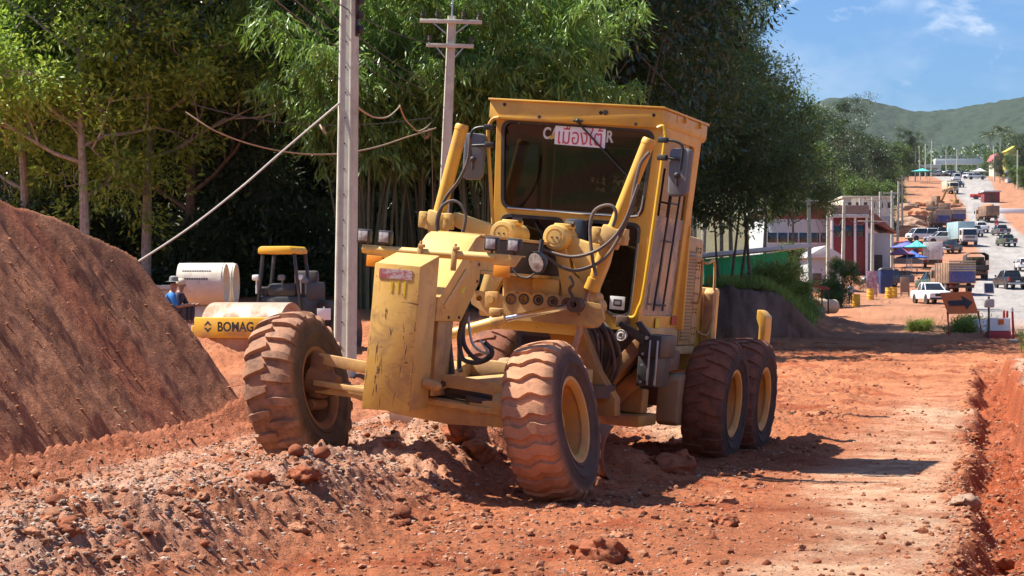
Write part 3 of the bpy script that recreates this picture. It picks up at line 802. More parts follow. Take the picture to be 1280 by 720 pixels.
for y, rt in ((5.42, .2), (6.94, .75)):
    wheel((1.30, y, .66), 'bar', m_tyreB, rt, 0, .03, None, 3)
    wheel((-1.20, y, .66), 'bar', m_tyreB, rt+.1, 0, -.03, None, 3)
# tandem cases and rear axle
for sx, nm in ((1, 0), (-1, 0)):
    c = .97 if sx > 0 else -.88
    mb = MB(); pr = [(4.62+.27*(1-math.cos(a)), .66+.27*math.sin(a)) for a in np.linspace(-PI/2, PI/2, 9)]
    pr = [(4.62-.02, .44), (4.62-.03, .66), (4.60, .90), (4.68, .95), (7.7, .95), (7.78, .66), (7.7, .40), (4.68, .40)]
    mb.prism(pr, 'x', c-.12, c+.12, .03); mb.build('tandem_case', mat('tan_paint', (.38, .235, .11), .65, var=.15, dirt=(.3, .17, .1), dirt_amt=.5, bump=.1), G)
mb = MB(); mb.cyl((-.8, 6.18, .7), (.8, 6.18, .7), .2, 20); mb.box(-.40, .40, 3.6, 7.6, .95, 1.28, .02); mb.box(-.3, .3, 5.8, 6.6, .45, .96, .05)
mb.build('rear_frame', m_dark, G)

# --- blade lift saddle, arms and cylinders
YS = 2.65
mb = MB()
mb.prism([(-.27, 1.86), (.30, 1.86), (.52, 1.45), (.52, 1.33), (-.30, 1.33), (-.30, 1.62)], 'y', YS-.05, YS+.18, .015)
mb.box(.05, .33, YS-.12, YS-.04, 1.70, 1.865, .01)
mb.prism([(-.42, 1.98), (-.24, 2.19), (-.15, 2.19), (-.22, 1.9), (-.34, 1.62), (-.30, 1.45), (-.46, 1.45), (-.50, 1.62)], 'y', YS-.16, YS-.07, .01)
mb.prism([(.24, 2.19), (.36, 2.22), (.44, 1.95), (.72, 1.75), (.78, 1.6), (.70, 1.42), (.46, 1.42), (.40, 1.62), (.34, 1.85)], 'y', YS-.13, YS+.02, .01)
sad = mb.build('lift_saddle', m_yel, G)
for sx, cx, yl in ((-1, -.265, .34), (1, .285, .2)):
    mb = MB()
    mb.lathe([(-.25, 0), (-.25, .062), (-.242, .066), (-.242, .082), (-.25, .086), (-.245, .118), (-.22, .128), (-.10, .128), (-.09, .115), (yl-.06, .115), (yl, .08), (yl, 0)], (cx, YS, 2.275), 'y', 28)
    mb.box(cx-.06, cx+.10, YS-.12, YS+.1, 2.37, 2.42, .012)
    for q in (-.026, .026): pass
    mb.mi = 1
    for q in (-.026, .026): mb.cyl((cx+q, YS-.258, 2.275), (cx+q, YS-.249, 2.275), .010, 8)
    mb.cyl((cx+.03, YS-.03, 2.425), (cx+.12, YS-.03, 2.42), .028, 10)
    d = mb.build('pivot_drum', [m_yel, m_dark], G)
mb = MB(); mb.prism([(-.33, 2.34), (-.62, 2.40), (-.86, 2.46), (-.90, 2.34), (-.60, 2.22), (-.33, 2.20)], 'y', YS-.08, YS+.06, .02); mb.build('lift_arm', m_yel, G)
mb = MB()
pp = [lp(*q, 1, YS) for q in ((710, 293), (738, 303), (768, 306), (762, 330), (750, 360), (746, 378), (734, 388), (731, 362), (726, 342), (716, 322), (704, 310))]
mb.prism([(v.x, v.z) for v in pp], 'y', YS-.10, YS+.05, .02); mb.build('lift_arm', m_yel, G)
mb = MB()
for z, r, x in ((1.72, .055, .69), ): mb.cyl((x, YS-.16, z), (x, YS+.05, z), r, 16)
v = lp(747, 383, 1, YS); mb.lathe([(-.16, 0), (-.16, .03), (-.15, .03), (-.15, .085), (.04, .085)], v, 'y', 20)
mb.build('pivot_pin', m_yel2, sad)
def lift_cyl(top, bot, rod_end, sx):
    mb = MB(); t, b, e = Vector(top), Vector(bot), Vector(rod_end)
    u = (t-b).normalized()
    mb.tube([t+u*.006, t-u*.01, t-u*.05, t-u*.055, b+u*.13, b+u*.125, b+u*.01, b], [.058, .068, .070, .066, .066, .074, .074, .066], 24)
    mb.cyl(t-u*.95, t-u*.91, .073, 20)
    c = mb.build('lift_cylinder', m_cab if sx > 0 else m_cab, G)
    mb = MB(); mb.cyl(b, e, .030, 16); mb.build('rod', m_rodd, c)
    # trunnion yoke
    k = t-u*1.02 if sx > 0 else t-u*1.0
    mb = MB(); mb.bar(k-u*.10, k+u*.10, .20, .17, .02, up=(0, 1, 0))
    for s_ in (-1, 1):
        mb.ball((k.x+s_*.13, k.y-.01, k.z), .06, .075, .075); mb.cyl((k.x+s_*.12, k.y-.11, k.z+.03), (k.x+s_*.12, k.y-.07, k.z+.03), .018, 8)
        mb.box(k.x+s_*.13-.045, k.x+s_*.13+.045, k.y-.085, k.y+.04, k.z-.07, k.z+.09, .012)
    mb.build('trunnion_yoke', m_yel, c)
    return c
lift_cyl(lp(812, 174, 1, YS-.15), lp(737, 363, 1, YS-.15), lp(716, 446, 1, YS-.20), 1)
lift_cyl(lp(578, 156, 1, YS-.1), lp(533, 330, 1, YS-.1), lp(515, 400, 1, YS-.1), -1)
# link bar with its row of lock holes
YB = YS-.19
hs = [lp(*q, 1, YB) for q in ((640, 374), (656, 374), (674, 375), (692, 377), (710, 379))]
h0 = lp(600, 373, 1, YB)
outl = []
pts = [h0]+hs
for v in pts:
    for a in ((150, 120, 90, 60, 30) if v is not h0 else (200, 170, 140, 110, 80, 50)):
        outl.append((v.x+.085*math.cos(R(a)), v.z+.075*math.sin(R(a))))
outl += [(.80, 1.66), (.84, 1.52), (.78, 1.44), (.2, 1.44), (-.30, 1.43), (-.42, 1.50), (-.53, 1.56)]
holes = [circ(v.x, v.z, .035, 16) for v in pts[:1]+pts[1:]]
plate2d('link_bar', [outl]+holes, .05, m_yel2, G, T(0, YB, 0) @ FRONT, .004)
mb = MB()
for v in pts[1:]:
    mb.lathe([(-.035, .036), (-.035, .055), (.0, .058)], (v.x, YB, v.z), 'y', 18)
for v in pts[3:]: mb.cyl((v.x, YB-.01, v.z), (v.x, YB+.03, v.z), .034, 14)
mb.build('lock_bushing', m_dark, sad)
v = lp(613, 374, 1, YB-.04)
mb = MB(); mb.lathe([(-.03, 0), (-.03, .04), (.02, .04)], v, 'y', 18); mb.box(v.x-.075, v.x+.085, v.y+.0, v.y+.03, v.z-.10, v.z+.085, .02); mb.build('lock_pin', m_yel2, sad)
# side shift cylinder
mb = MB(); a, b, e = lp(552, 421, 1, 2.2), lp(632, 399, 1, 2.25), lp(712, 383, 1, 2.3)
u = (b-a).normalized(); mb.tube([a, b-u*.15, b-u*.145, b, b+u*.004], [.055, .055, .064, .064, .04], 20)
mb.box(b.x-.16, b.x-.04, b.y-.06, b.y+.05, b.z+.03, b.z+.10, .012)
sc = mb.build('side_shift_cylinder', m_yel, G)
mb = MB(); mb.cyl(b, e, .032, 18); mb.build('rod', m_chr, sc)
mb = MB(); mb.lathe([(-.07, .03), (-.07, .075), (.07, .075), (.07, .03)], e+Vector((.06, 0, .02)), 'y', 18); mb.box(e.x-.02, e.x+.06, e.y-.05, e.y+.05, e.z-.02, e.z+.05, .01); mb.build('rod_eye', m_dark, sc)

# --- drawbar, circle, blade
mb = MB(); 
for s_ in (-1, 1): mb.bar((s_*.10, .35, .83), (s_*.62, 2.75, .93), .15, .17, .015)
mb.box(-.62, .72, 2.35, 2.50, .86, 1.02, .015); mb.cyl((0, .15, .83), (0, .42, .83), .11, 18)
db = mb.build('drawbar', m_yel2, G)
mb = MB(); mb.lathe([(-.06, .62), (.06, .62), (.06, .80), (-.06, .80)], (.05, 2.9, .80), 'z', 56, True); mb.build('circle_gear', m_dark, db)
BL = thing('tmp', None, None); bpy.data.objects.remove(BL)
mb = MB(); n = 12; A, B = Vector((1.28, 1.55, 0)), Vector((-1.55, 3.25, .02)); dv = (B-A); fw = Vector((-dv.y, dv.x, 0)).normalized()
if fw.y > 0: fw = -fw
prof = []
for k in range(n+1):
    a = R(-62+104*k/n); prof.append((-.42*math.cos(a)+.30, .33+.36*math.sin(a)))
V = []
for P in (A, B):
    for o, z in prof: V.append(P+Vector((-fw.x*(-o), -fw.y*(-o), 0))*-1+Vector((0, 0, z-.0)))
    for o, z in prof: V.append(P+Vector((-fw.x*(-o-.03), -fw.y*(-o-.03), 0))*-1+Vector((0, 0, z)))
L_ = n+1; Fs = []
for k in range(n):
    Fs += [(k, k+1, 2*L_+k+1, 2*L_+k), (L_+k, 3*L_+k, 3*L_+k+1, L_+k+1), (k, L_+k, L_+k+1, k+1), (2*L_+k, 2*L_+k+1, 3*L_+k+1, 3*L_+k)]
Fs += [(0, 2*L_, 3*L_, L_), (n, L_+n, 3*L_+n, 2*L_+n)]
vs, fs = mb.add(V, Fs, True); bmesh.ops.recalc_face_normals(mb.bm, faces=fs)
mb.build('blade', mat('worn_blade_steel', (.14, .105, .09), .5, .4, var=.3, dirt=(.28, .12, .07), dirt_amt=.6), G)

# --- cab
CX = .09
def cabx(z, s): return (.985 if s > 0 else -.80)+s*(z-3.5)*.05
mb_c = [(-.80, 3.50), (.985, 3.50), (.925, 2.2), (.885, 1.42), (.50, 1.40), (.30, 1.62), (-.12, 1.62), (-.30, 1.40), (-.70, 1.42), (-.735, 2.2)]
w_up = rpoly([(-.735, 3.465), (.905, 3.445), (.845, 2.56), (-.665, 2.56)], .11)
w_lo1 = rpoly([(.24, 2.49), (.838, 2.49), (.81, 1.545), (.60, 1.535), (.42, 1.72), (.24, 2.0)], .09)
w_lo2 = rpoly([(-.66, 2.49), (.02, 2.49), (.02, 2.0), (-.2, 1.72), (-.36, 1.56), (-.62, 1.56)], .09)
plate2d('cab_front_frame', [mb_c, w_up, w_lo1, w_lo2], .05, m_cab, G, T(0, 3.50, 0) @ FRONT, .006)
cab = [o for o in G.children if o.name.startswith('cab_front_frame')][0]
def inset(poly, k):
    cx = sum(p[0] for p in poly)/len(poly); cz = sum(p[1] for p in poly)/len(poly)
    out = []
    for x, z in poly:
        d = Vector((x-cx, z-cz)); out.append((cx+d.x*(1+k/abs(d.length)), cz+d.y*(1+k/abs(d.length))))
    return out
for nm, w in (('windscreen', w_up), ('lower_windscreen', w_lo1), ('lower_windscreen', w_lo2)):
    g = plate2d(nm, [inset(w, .006)], .006, m_glass, G, T(0, 3.495, 0) @ FRONT)
    plate2d('rubber_seal', [inset(w, .012), inset(w, -.022)], .02, m_blk, g, T(0, 3.468, 0) @ FRONT, .002)
bl = mat('bright_trim', (.6, .6, .6), .2, .9)
mb = MB(); mb.tube([(-.60, 3.45, 2.562), (.15, 3.45, 2.556), (.74, 3.45, 2.562), (.815, 3.45, 2.60), (.84, 3.45, 2.68), (.848, 3.45, 2.78)], .008, 6, 3)
mb.tube([(.845, 3.45, 2.30), (.822, 3.45, 1.70), (.80, 3.45, 1.56), (.74, 3.45, 1.535), (.63, 3.45, 1.538)], .008, 6, 3)
mb.build('seal_trim', bl, cab)
# side walls
out_s = [(3.53, 3.49), (5.08, 3.49), (5.02, 1.42), (3.53, 1.42)]
op1 = rpoly([(3.60, 3.40), (4.84, 3.40), (4.84, 1.56), (3.60, 1.56)], .07)
for s_ in (1, -1):
    M = SIDE.copy()
    S = Matrix.Identity(4); S[0][2] = s_*.05; S[0][3] = (.985 if s_ > 0 else -.80)-s_*3.5*.05-s_*.025
    w = plate2d('cab_side_frame', [out_s, op1], .05, m_cab, G, S @ SIDE, .006)
    dg = plate2d('side_glass', [rpoly([(3.60, 3.40), (4.84, 3.40), (4.84, 2.52), (3.60, 2.52)], .03)], .006, m_glass_side, w, S @ SIDE)
    plate2d('door_panel', [rpoly([(3.60, 2.60), (4.84, 2.60), (4.84, 1.56), (3.60, 1.56)], .03)], .02, mat('grey_door_glass', (.17, .165, .16), .12, var=.35, vscale=1.6, dirt=(.36, .30, .26), dirt_amt=.4), w, S @ SIDE)
    mb = MB()
    for y0, y1 in ((4.05, 3.95), (4.40, 4.30)):
        mb.tube([S @ Vector((s_*.06, y0, 3.1)), S @ Vector((s_*.05, y1, 1.62))], .012, 6)
    for z in (2.75, 2.35, 1.68): mb.tube([S @ Vector((s_*.05, 4.0, z)), S @ Vector((s_*.05, 4.4, z))], .01, 6)
    mb.build('door_rail', m_blk, w)
mb = MB(); mb.box(-.78, .96, 5.02, 5.08, 1.42, 2.55, .01); mb.box(-.78, .96, 5.02, 5.08, 3.35, 3.49, .01); mb.box(-.76, -.66, 5.02, 5.08, 2.55, 3.35, .01); mb.box(.85, .95, 5.02, 5.08, 2.55, 3.35, .01)
mb.build('cab_rear_wall', m_cab, G)
mb = MB(); mb.box(-.70, .88, 3.54, 5.0, 1.44, 1.50, .01); mb.box(.12, .26, 3.7, 4.0, 1.5, 2.4, .03); mb.box(-.62, .78, 3.56, 3.80, 2.30, 2.46, .05)
mb.box(-.68, -.5, 3.6, 4.9, 1.5, 2.2, .03); mb.box(-.7, .88, 4.94, 5.0, 1.5, 2.6, .02)
mb.build('cab_floor', m_int, G)
mb = MB(); mb.box(-.16, .34, 4.25, 4.75, 1.95, 2.12, .05); mb.box(-.16, .34, 4.68, 4.82, 2.1, 2.85, .05); mb.box(-.05, .22, 4.35, 4.65, 1.5, 1.96, .03); mb.build('operator_seat', m_seat, G)
mb = MB(); mb.lathe([(-.012, .17), (0, .182), (.012, .17), (0, .158)], (0, 0, 0), 'z', 28, True); mb.tube([(0, 0, -.4), (0, 0, .0)], .025, 10); mb.bar((-.165, 0, 0), (.165, 0, 0), .03, .012)
mb.xf(T(.02, 3.98, 2.66) @ Euler((R(-25), 0, 0)).to_matrix().to_4x4()); mb.build('steering_wheel', m_gry, G)
# roof
mb = MB()
mb.prism([(-.862, 3.475), (.972, 3.475), (1.0, 3.52), (1.0, 3.665), (-.875, 3.685), (-.875, 3.50)], 'y', 3.42, 5.26, .012)
mb.mi = 1
for x, z in ((-.71, 3.63), (-.32, 3.52), (.72, 3.50), (.90, 3.60)): mb.cyl((x, 3.412, z), (x, 3.428, z), .017, 12)
mb.cyl((.39, 3.405, 3.60), (.39, 3.428, 3.60), .026, 12); mb.cyl((.34, 3.412, 3.595), (.34, 3.428, 3.595), .02, 10)
mb.mi = 0
rf = mb.build('roof', [m_cab, m_int], G)
mb = MB(); mb.box(-.89, 1.015, 3.40, 5.28, 3.668, 3.690, .005)
mb.build('roof_lip', m_cab, rf)
mb = MB()
for y in (4.25, 4.9): mb.cyl((1.0, y, 3.63), (1.03, y, 3.63), .03, 10)
mb.box(1.0, 1.006, 3.95, 4.05, 3.58, 3.65, .002); mb.cyl((.35, 4.2, 3.69), (.35, 4.2, 3.74), .02, 8)
mb.build('roof_bolt', m_cab, rf)
mb = MB()
for x in (-.55, -.33, -.24, -.05, .52, .72, .80): mb.cyl((x, 3.464, 3.452), (x, 3.472, 3.452), .008, 8)
mb.build('trim_rivet', m_wht, cab)
# hand rails
mb = MB()
a = [lp(*q, 1, 3.40) for q in ((624, 147), (616, 149), (611, 158), (610, 172), (614, 240), (617, 294))]
mb.tube(a, .019, 10, 4); mb.build('hand_rail', m_cab, G)
mb = MB()
a = [lp(*q, 1, 3.42) for q in ((822, 160), (829, 158), (831.5, 168), (830, 185), (806, 355), (798, 385), (793, 396), (786, 397))]
mb.tube(a, .019, 10, 4); mb.build('hand_rail', mat('bright_yellow_paint', (.70, .42, .03), .35, var=.06), G)
# mirrors
def mirror(c, arm1, arm2, rx):
    mb = MB()
    mb.prism(rpoly([(-.105, -.24), (.105, -.22), (.115, .22), (.09, .25), (-.09, .25), (-.115, .22)], .07), 'y', -.05, .045, .02)
    o = mb.build('mirror', m_gry, G); o.location = c; o.rotation_euler = (0, 0, rx)
    mb = MB(); loc = [Vector(p)-Vector(c) for p in arm1]; Mi = Euler((0, 0, -rx)).to_matrix()
    mb.tube([Mi @ p for p in loc], .014, 8, 4); loc = [Vector(p)-Vector(c) for p in arm2]; mb.tube([Mi @ p for p in loc], .014, 8)
    for p in (arm1[0], arm2[0]): q = Mi @ (Vector(p)-Vector(c)); mb.box(q.x-.05, q.x+.05, q.y-.03, q.y+.03, q.z-.028, q.z+.028, .008)
    mb.ball((0.0, -.07, -.02), .03); mb.cyl((0, -.07, -.02), (0, -.06, -.13), .012, 8)
    mb.build('mirror_arm', m_blk, o)
YM = 3.33
mirror(lp(593, 197, 1, YM), [lp(*q, 1, YM-.06) for q in ((611, 159), (600, 159), (591, 163), (588, 175), (588, 196))], [lp(*q, 1, YM-.06) for q in ((612, 181), (588, 182))], R(8))
mirror(lp(850, 217, 1, YM), [lp(*q, 1, YM-.06) for q in ((829, 175), (842, 176), (852, 181), (853, 190), (850, 212))], [lp(*q, 1, YM-.06) for q in ((828, 197), (850, 199))], R(-10))
# writing on the windscreen
v0, v1 = lp(679, 165, 1, 3.487), lp(767, 172, 1, 3.487)
def fit_text(name, s, x0, x1, zc, h, y, m, parent, bold=0, tilt=0):
    t = text_mesh(name, s, 1, m, None, None, .002, 'LEFT', bold)
    V = np.array([p.co[:] for p in t.data.vertices]); lo, hi = V.min(0), V.max(0)
    for p in t.data.vertices:
        x = x0+(p.co.x-lo[0])/(hi[0]-lo[0])*(x1-x0); z = zc+((p.co.y-lo[1])/(hi[1]-lo[1])-.5)*h
        p.co = (x, y-(p.co.z)*.5, z+(x-x0)*tilt)
    t.parent = parent; return t
m_letter = mat('pale_letter', (.60, .57, .53), .6)
fit_text('maker_lettering', 'CATERPILLAR', v0.x, v1.x, (v0.z+v1.z)/2, .125, 3.489, m_letter, G, .03)
a = lp(691, 168, 1, 3.484); mb = MB(); mb.prism([(a.x-.045, a.z-.045), (a.x+.05, a.z-.045), (a.x+.05, a.z+.06)], 'y', 3.482, 3.485, 0); mb.build('maker_triangle', mat('ochre_print', (.6, .36, .03), .5), G)
c = [lp(*q, 1, 3.47) for q in ((694.5, 154), (757.5, 159.5), (756, 185.5), (693, 180))]
mb = MB(); mb.add([p for p in c]+[p+Vector((0, .004, 0)) for p in c], [(3, 2, 1, 0), (4, 5, 6, 7), (0, 1, 5, 4), (1, 2, 6, 5), (2, 3, 7, 6), (3, 0, 4, 7)])
st = mb.build('paper_sign', mat('paper_sign', (.85, .83, .84), .6, var=.03), G)
m_pink = mat('red_print', (.62, .05, .10), .6, var=.05)
cz = sum(p.z for p in c)/4
fit_text('sign_lettering', 'เมืองใต้', c[3].x+.035, c[2].x-.035, cz+.004, .195, 3.4675, m_pink, st, .0)
# wiper
a, b, d = lp(722, 151, 1, 3.40), lp(727, 158, 1, 3.43), lp(783, 219, 1, 3.46)
mb = MB(); mb.tube([a, b, d], [.018, .012, .008], 8); mb.box(a.x-.05, a.x+.05, a.y-.01, a.y+.03, a.z-.012, a.z+.012, .005); mb.bar(d, lp(800, 242, 1, 3.46), .012, .016, .003); mb.ball(a, .025); mb.build('wiper', m_blk, G)
mb = MB(); mb.tube([lp(669, 279, 1, 3.42), lp(679, 297, 1, 3.42), lp(681, 302, 1, 3.42)], [.005, .008, .016], 8); mb.build('wiper', m_blk, G)
# small plate behind the lower pane, horn, badge
a = lp(772, 378.5, 1, 3.47)
mb = MB(); mb.box(a.x-.085, a.x+.075, a.y, a.y+.006, a.z-.07, a.z+.065, .003); pl = mb.build('notice_plate', m_wht, G)
mb = MB(); mb.prism(rrect(a.x-.045, a.x+.045, a.z-.035, a.z+.035, .01), 'y', a.y-.004, a.y-.001, 0); mb.build('black_border', m_blk, pl)
mb = MB(); mb.prism(rrect(a.x-.03, a.x+.03, a.z-.018, a.z+.018, .006), 'y', a.y-.007, a.y-.0045, 0); mb.build('pale_field', m_galv, pl)
a = lp(778, 402, 1, 3.40); mb = MB(); mb.box(a.x-.065, a.x+.065, a.y-.03, a.y+.05, a.z-.06, a.z+.06, .012); mb.build('switch_box', m_dark, G)
a = lp(777, 419, 1, 3.36); mb = MB(); mb.lathe([(-.03, 0), (-.03, .018), (-.036, .025), (-.03, .045), (-.034, .055), (-.02, .058), (.04, .05), (.06, .02)], a, 'y', 24); mb.build('horn', m_wht, G)
mb = MB(); mb.cyl((a.x, a.y-.037, a.z), (a.x, a.y-.034, a.z), .014, 12); mb.build('horn_grille', m_dark, [o for o in G.children if o.name.startswith('horn')][-1])

# --- under the cab: frame legs, hoses, battery box
mb = MB()
q = [lp(*k, 1, 2.95) for k in ((684, 394), (724, 394), (752, 465), (772, 498), (772, 520), (740, 520), (706, 478))]
mb.prism([(v.x, v.z) for v in q], 'y', 2.85, 3.05, .012)
mb.bar(lp(738, 500, 1, 3.5), lp(806, 426, 1, 3.5), .14, .24, .012, up=(0, 1, 0)); mb.bar(lp(752, 516, 1, 3.8), lp(818, 452, 1, 3.8), .14, .20, .012, up=(0, 1, 0))
mb.box(.0, .9, 3.85, 4.1, .55, .80, .02); mb.box(-.5, .95, 3.6, 4.3, .42, .54, .02)
mb.build('frame_leg', m_org, G)
mb = MB()
mb.box(-.45, .82, 3.6, 5.0, .95, 1.4, .03); mb.box(.1, .6, 3.3, 3.6, 1.0, 1.36, .04)
mb.build('transmission', m_dark, G)
rr = random.Random(4)
mb = MB()
for i in range(16):
    x = .42+rr.random()*.36; y = 3.28-rr.random()*.12
    mb.tube([(x-.22+rr.uniform(-.05, .05), y, 1.50), (x-.05, y-.06, 1.36-rr.random()*.05), (x+rr.uniform(-.05, .08), y-.02, 1.10-rr.random()*.1), (x-.12+rr.uniform(-.1, .1), y+.1, .86-rr.random()*.2)], .016+rr.random()*.008, 7, 4)
mb.build('hose_bundle', m_rub, G)
mb = MB()
a = [lp(*k, 1, 3.25) for k in ((795, 411), (826, 413), (826, 486), (797, 484))]
x0, x1 = a[0].x-.02, a[1].x; mb.box(x0+.05, x1, 3.3, 3.9, a[2].z+.30, a[0].z-.05, .012); mb.box(x0+.04, x1-.04, 3.34, 3.86, a[2].z, a[2].z+.31, .01)
mb.prism([(x0-.18, a[0].z+.02), (x0-.15, a[0].z+.06), (x0+.12, a[0].z-.06), (x0+.10, a[0].z-.16)], 'y', 3.26, 3.32, .004); mb.prism([(x0+.0, a[0].z+.06), (x0+.05, a[0].z+.08), (x0+.16, a[0].z-.04), (x0+.10, a[0].z-.08)], 'y', 3.27, 3.33, .004)
bb = mb.build('battery_box', m_blk, G)
mb = MB(); xm = (x0+x1)/2+.03
mb.bar((xm, 3.285, a[2].z+.02), (xm, 3.285, a[0].z-.1), .02, .02); mb.bar((x1-.03, 3.285, a[2].z+.02), (x1-.03, 3.285, a[0].z-.1), .015, .02)
for z in (.05, .22, .33, .5): mb.cyl((x0+.10, 3.28, a[2].z+z), (x0+.10, 3.30, a[2].z+z), .013, 8)
mb.cyl((xm-.04, 3.27, a[0].z-.08), (xm-.04, 3.3, a[0].z-.08), .022, 8); mb.build('strap', m_galv, bb)
mb = MB(); mb.box(.62, 1.0, 4.2, 4.9, .98, 1.2, .03); mb.cyl((.55, 4.15, 1.10), (.98, 4.15, 1.10), .06, 12); mb.cyl((.55, 4.3, 1.2), (1.05, 4.3, 1.2), .035, 10)
for k in range(3): mb.tube([(.7, 4.2, 1.0+.03*k), (.9, 4.1, .98+.02*k), (1.1, 4.35, 1.02+.02*k)], .012, 6, 4)
mb.build('side_tank', mat('dirty_tan', (.24, .16, .10), .8, var=.3, dirt=(.2, .1, .06), dirt_amt=.5, bump=.2), G)

# --- bonnet
def grille_mat():
    m, nt, out = nt_new('perforated_grille'); b = N(nt, 'ShaderNodeBsdfPrincipled', Roughness=.6)
    co = coords(nt); sp = nt.nodes.new('ShaderNodeSeparateXYZ'); nt.links.new(co, sp.inputs[0]); outs = []
    for k in (1, 2):
        a = N(nt, 'ShaderNodeMath', operation='MULTIPLY'); nt.links.new(sp.outputs[k], a.inputs[0]); a.inputs[1].default_value = 21 if k == 1 else 26
        f = N(nt, 'ShaderNodeMath', operation='FRACT'); nt.links.new(a.outputs[0], f.inputs[0])
        c = N(nt, 'ShaderNodeMath', operation='COMPARE'); nt.links.new(f.outputs[0], c.inputs[0]); c.inputs[1].default_value = .5; c.inputs[2].default_value = .27; outs.append(c.outputs[0])
    mu = N(nt, 'ShaderNodeMath', operation='MULTIPLY'); nt.links.new(outs[0], mu.inputs[0]); nt.links.new(outs[1], mu.inputs[1])
    col = mixc(nt, mu.outputs[0], mixc(nt, ramp(nt, noise(nt, co, 3, 6, .7), .4, .7), (.50, .33, .13), (.40, .26, .14)), (.03, .022, .02))
    nt.links.new(col, b.inputs['Base Color']); nt.links.new(b.outputs[0], out.inputs[0]); return m
m_hood = mat('bonnet_paint', (.52, .34, .125), .5, var=.1, dirt=(.42, .27, .15), dirt_amt=.4, rust=(.2, .1, .05), rust_amt=.05)
HX = .70
mb = MB()
mb.prism([(5.09, 1.22), (6.72, 1.22), (6.72, 2.40), (6.66, 2.46), (5.35, 2.49), (5.09, 2.38)], 'x', -.50, HX, .03)
hood = mb.build('bonnet', m_hood, G)
mb = MB(); mb.box(HX+.001, HX+.014, 5.92, 6.36, 1.27, 2.30, .003); mb.build('grille', grille_mat(), hood)
mb = MB(); mb.box(HX+.001, HX+.012, 5.86, 5.90, 1.25, 2.36, .002); mb.box(HX+.001, HX+.012, 6.38, 6.41, 1.25, 2.36, .002); mb.box(HX+.001, HX+.010, 5.12, 5.86, 1.55, 1.57, .002); mb.build('seam', m_yel2, hood)
mb = MB()
mb.tube([(HX, 5.80, 2.20), (HX+.09, 5.80, 2.22), (HX+.09, 6.30, 2.22), (HX+.09, 6.36, 2.15), (HX+.09, 6.36, 1.75), (HX, 6.36, 1.72)], .016, 8, 4)
mb.tube([(HX, 6.50, 2.18), (HX+.12, 6.50, 2.18), (HX+.12, 6.85, 2.16), (HX+.12, 6.85, 1.4), (HX, 6.7, 1.38)], .016, 8, 4)
mb.tube([(HX-.2, 5.75, 2.46), (HX-.2, 5.75, 2.66), (HX-.2, 6.2, 2.64), (HX-.2, 6.2, 2.45)], .024, 8, 4)
mb.build('hand_rail', m_yel2, hood)
mb = MB()
for z in (1.35, 1.42, 1.6, 1.64, 1.82, 2.0, 2.1, 2.14, 2.24, 2.3, 2.34): 
    for y in (6.46, 6.58): mb.cyl((HX, y, z), (HX+.008, y, z), .012, 8)
mb.build('bonnet_bolt', m_dark, hood)
mb = MB()
mb.prism([(5.22, 1.72), (5.36, 1.75), (5.52, 2.05), (5.50, 2.40), (5.42, 2.40), (5.42, 2.05), (5.28, 1.82), (5.22, 1.82)], 'x', HX+.001, HX+.007, 0); ls = mb.build('red_stripe_sticker', m_red, hood)
mb = MB()
for k in range(9): mb.box(HX+.001, HX+.006, 5.25+.012*k, 5.38+.008*k, 1.90+.045*k, 1.92+.045*k, 0)
mb.build('black_stripe_sticker', m_blk, hood)
for (y, z, w, h, mm) in ((4.1, 1.44, .16, .10, mat('lemon_sticker', (.7, .55, .02), .5)), (4.75, 1.47, .2, .10, m_red), (5.2, 1.46, .12, .14, mat('lemon_sticker', (.7, .55, .02), .5)), (5.55, 1.66, .1, .12, m_galv)):
    x = HX+.002 if y > 5.1 else .905
    mb = MB(); mb.box(x, x+.004, y, y+w, z, z+h, 0); mb.build('safety_sticker', mm, hood if y > 5.1 else G)
mb = MB(); mb.box(.55, .90, 3.7, 5.06, 1.28, 1.44, .01); mb.box(.60, .899, 4.2, 5.06, 1.0, 1.279, .01); mb.box(-.5, .69, 5.1, 6.7, 1.12, 1.215, .01); mb.build('cab_base', m_hood, G)
mb = MB(); mb.cyl((-.15, 5.9, 2.45), (-.15, 5.9, 2.95), .06, 16); mb.build('exhaust_pipe', m_dark, hood)
# ripper at the tail
mb = MB(); mb.box(-.8, 1.18, 7.75, 7.95, .75, 1.0, .02); mb.box(-.5, .69, 6.75, 7.76, .9, 1.9, .04)
q = [lp(*k, 1, 8.1) for k in ((951, 387), (956, 389), (962, 396), (961, 412), (959, 430), (957, 446), (950, 446), (952, 425), (953, 408), (950, 398))]
mb.prism([(v.x, v.z) for v in q], 'y', 7.9, 8.25, .012); a = q[6]
mb.box(a.x-.05, a.x+.08, 7.8, 8.3, .75, a.z+.02, .02)
mb.build('rear_ripper', m_cab, G)
mb = MB(); mb.prism([(6.9, 1.1), (7.1, 1.1), (6.98, 1.86), (6.90, 1.9), (6.82, 1.84)], 'x', .72, .84, .02); mb.build('rear_bracket', m_yel2, G)

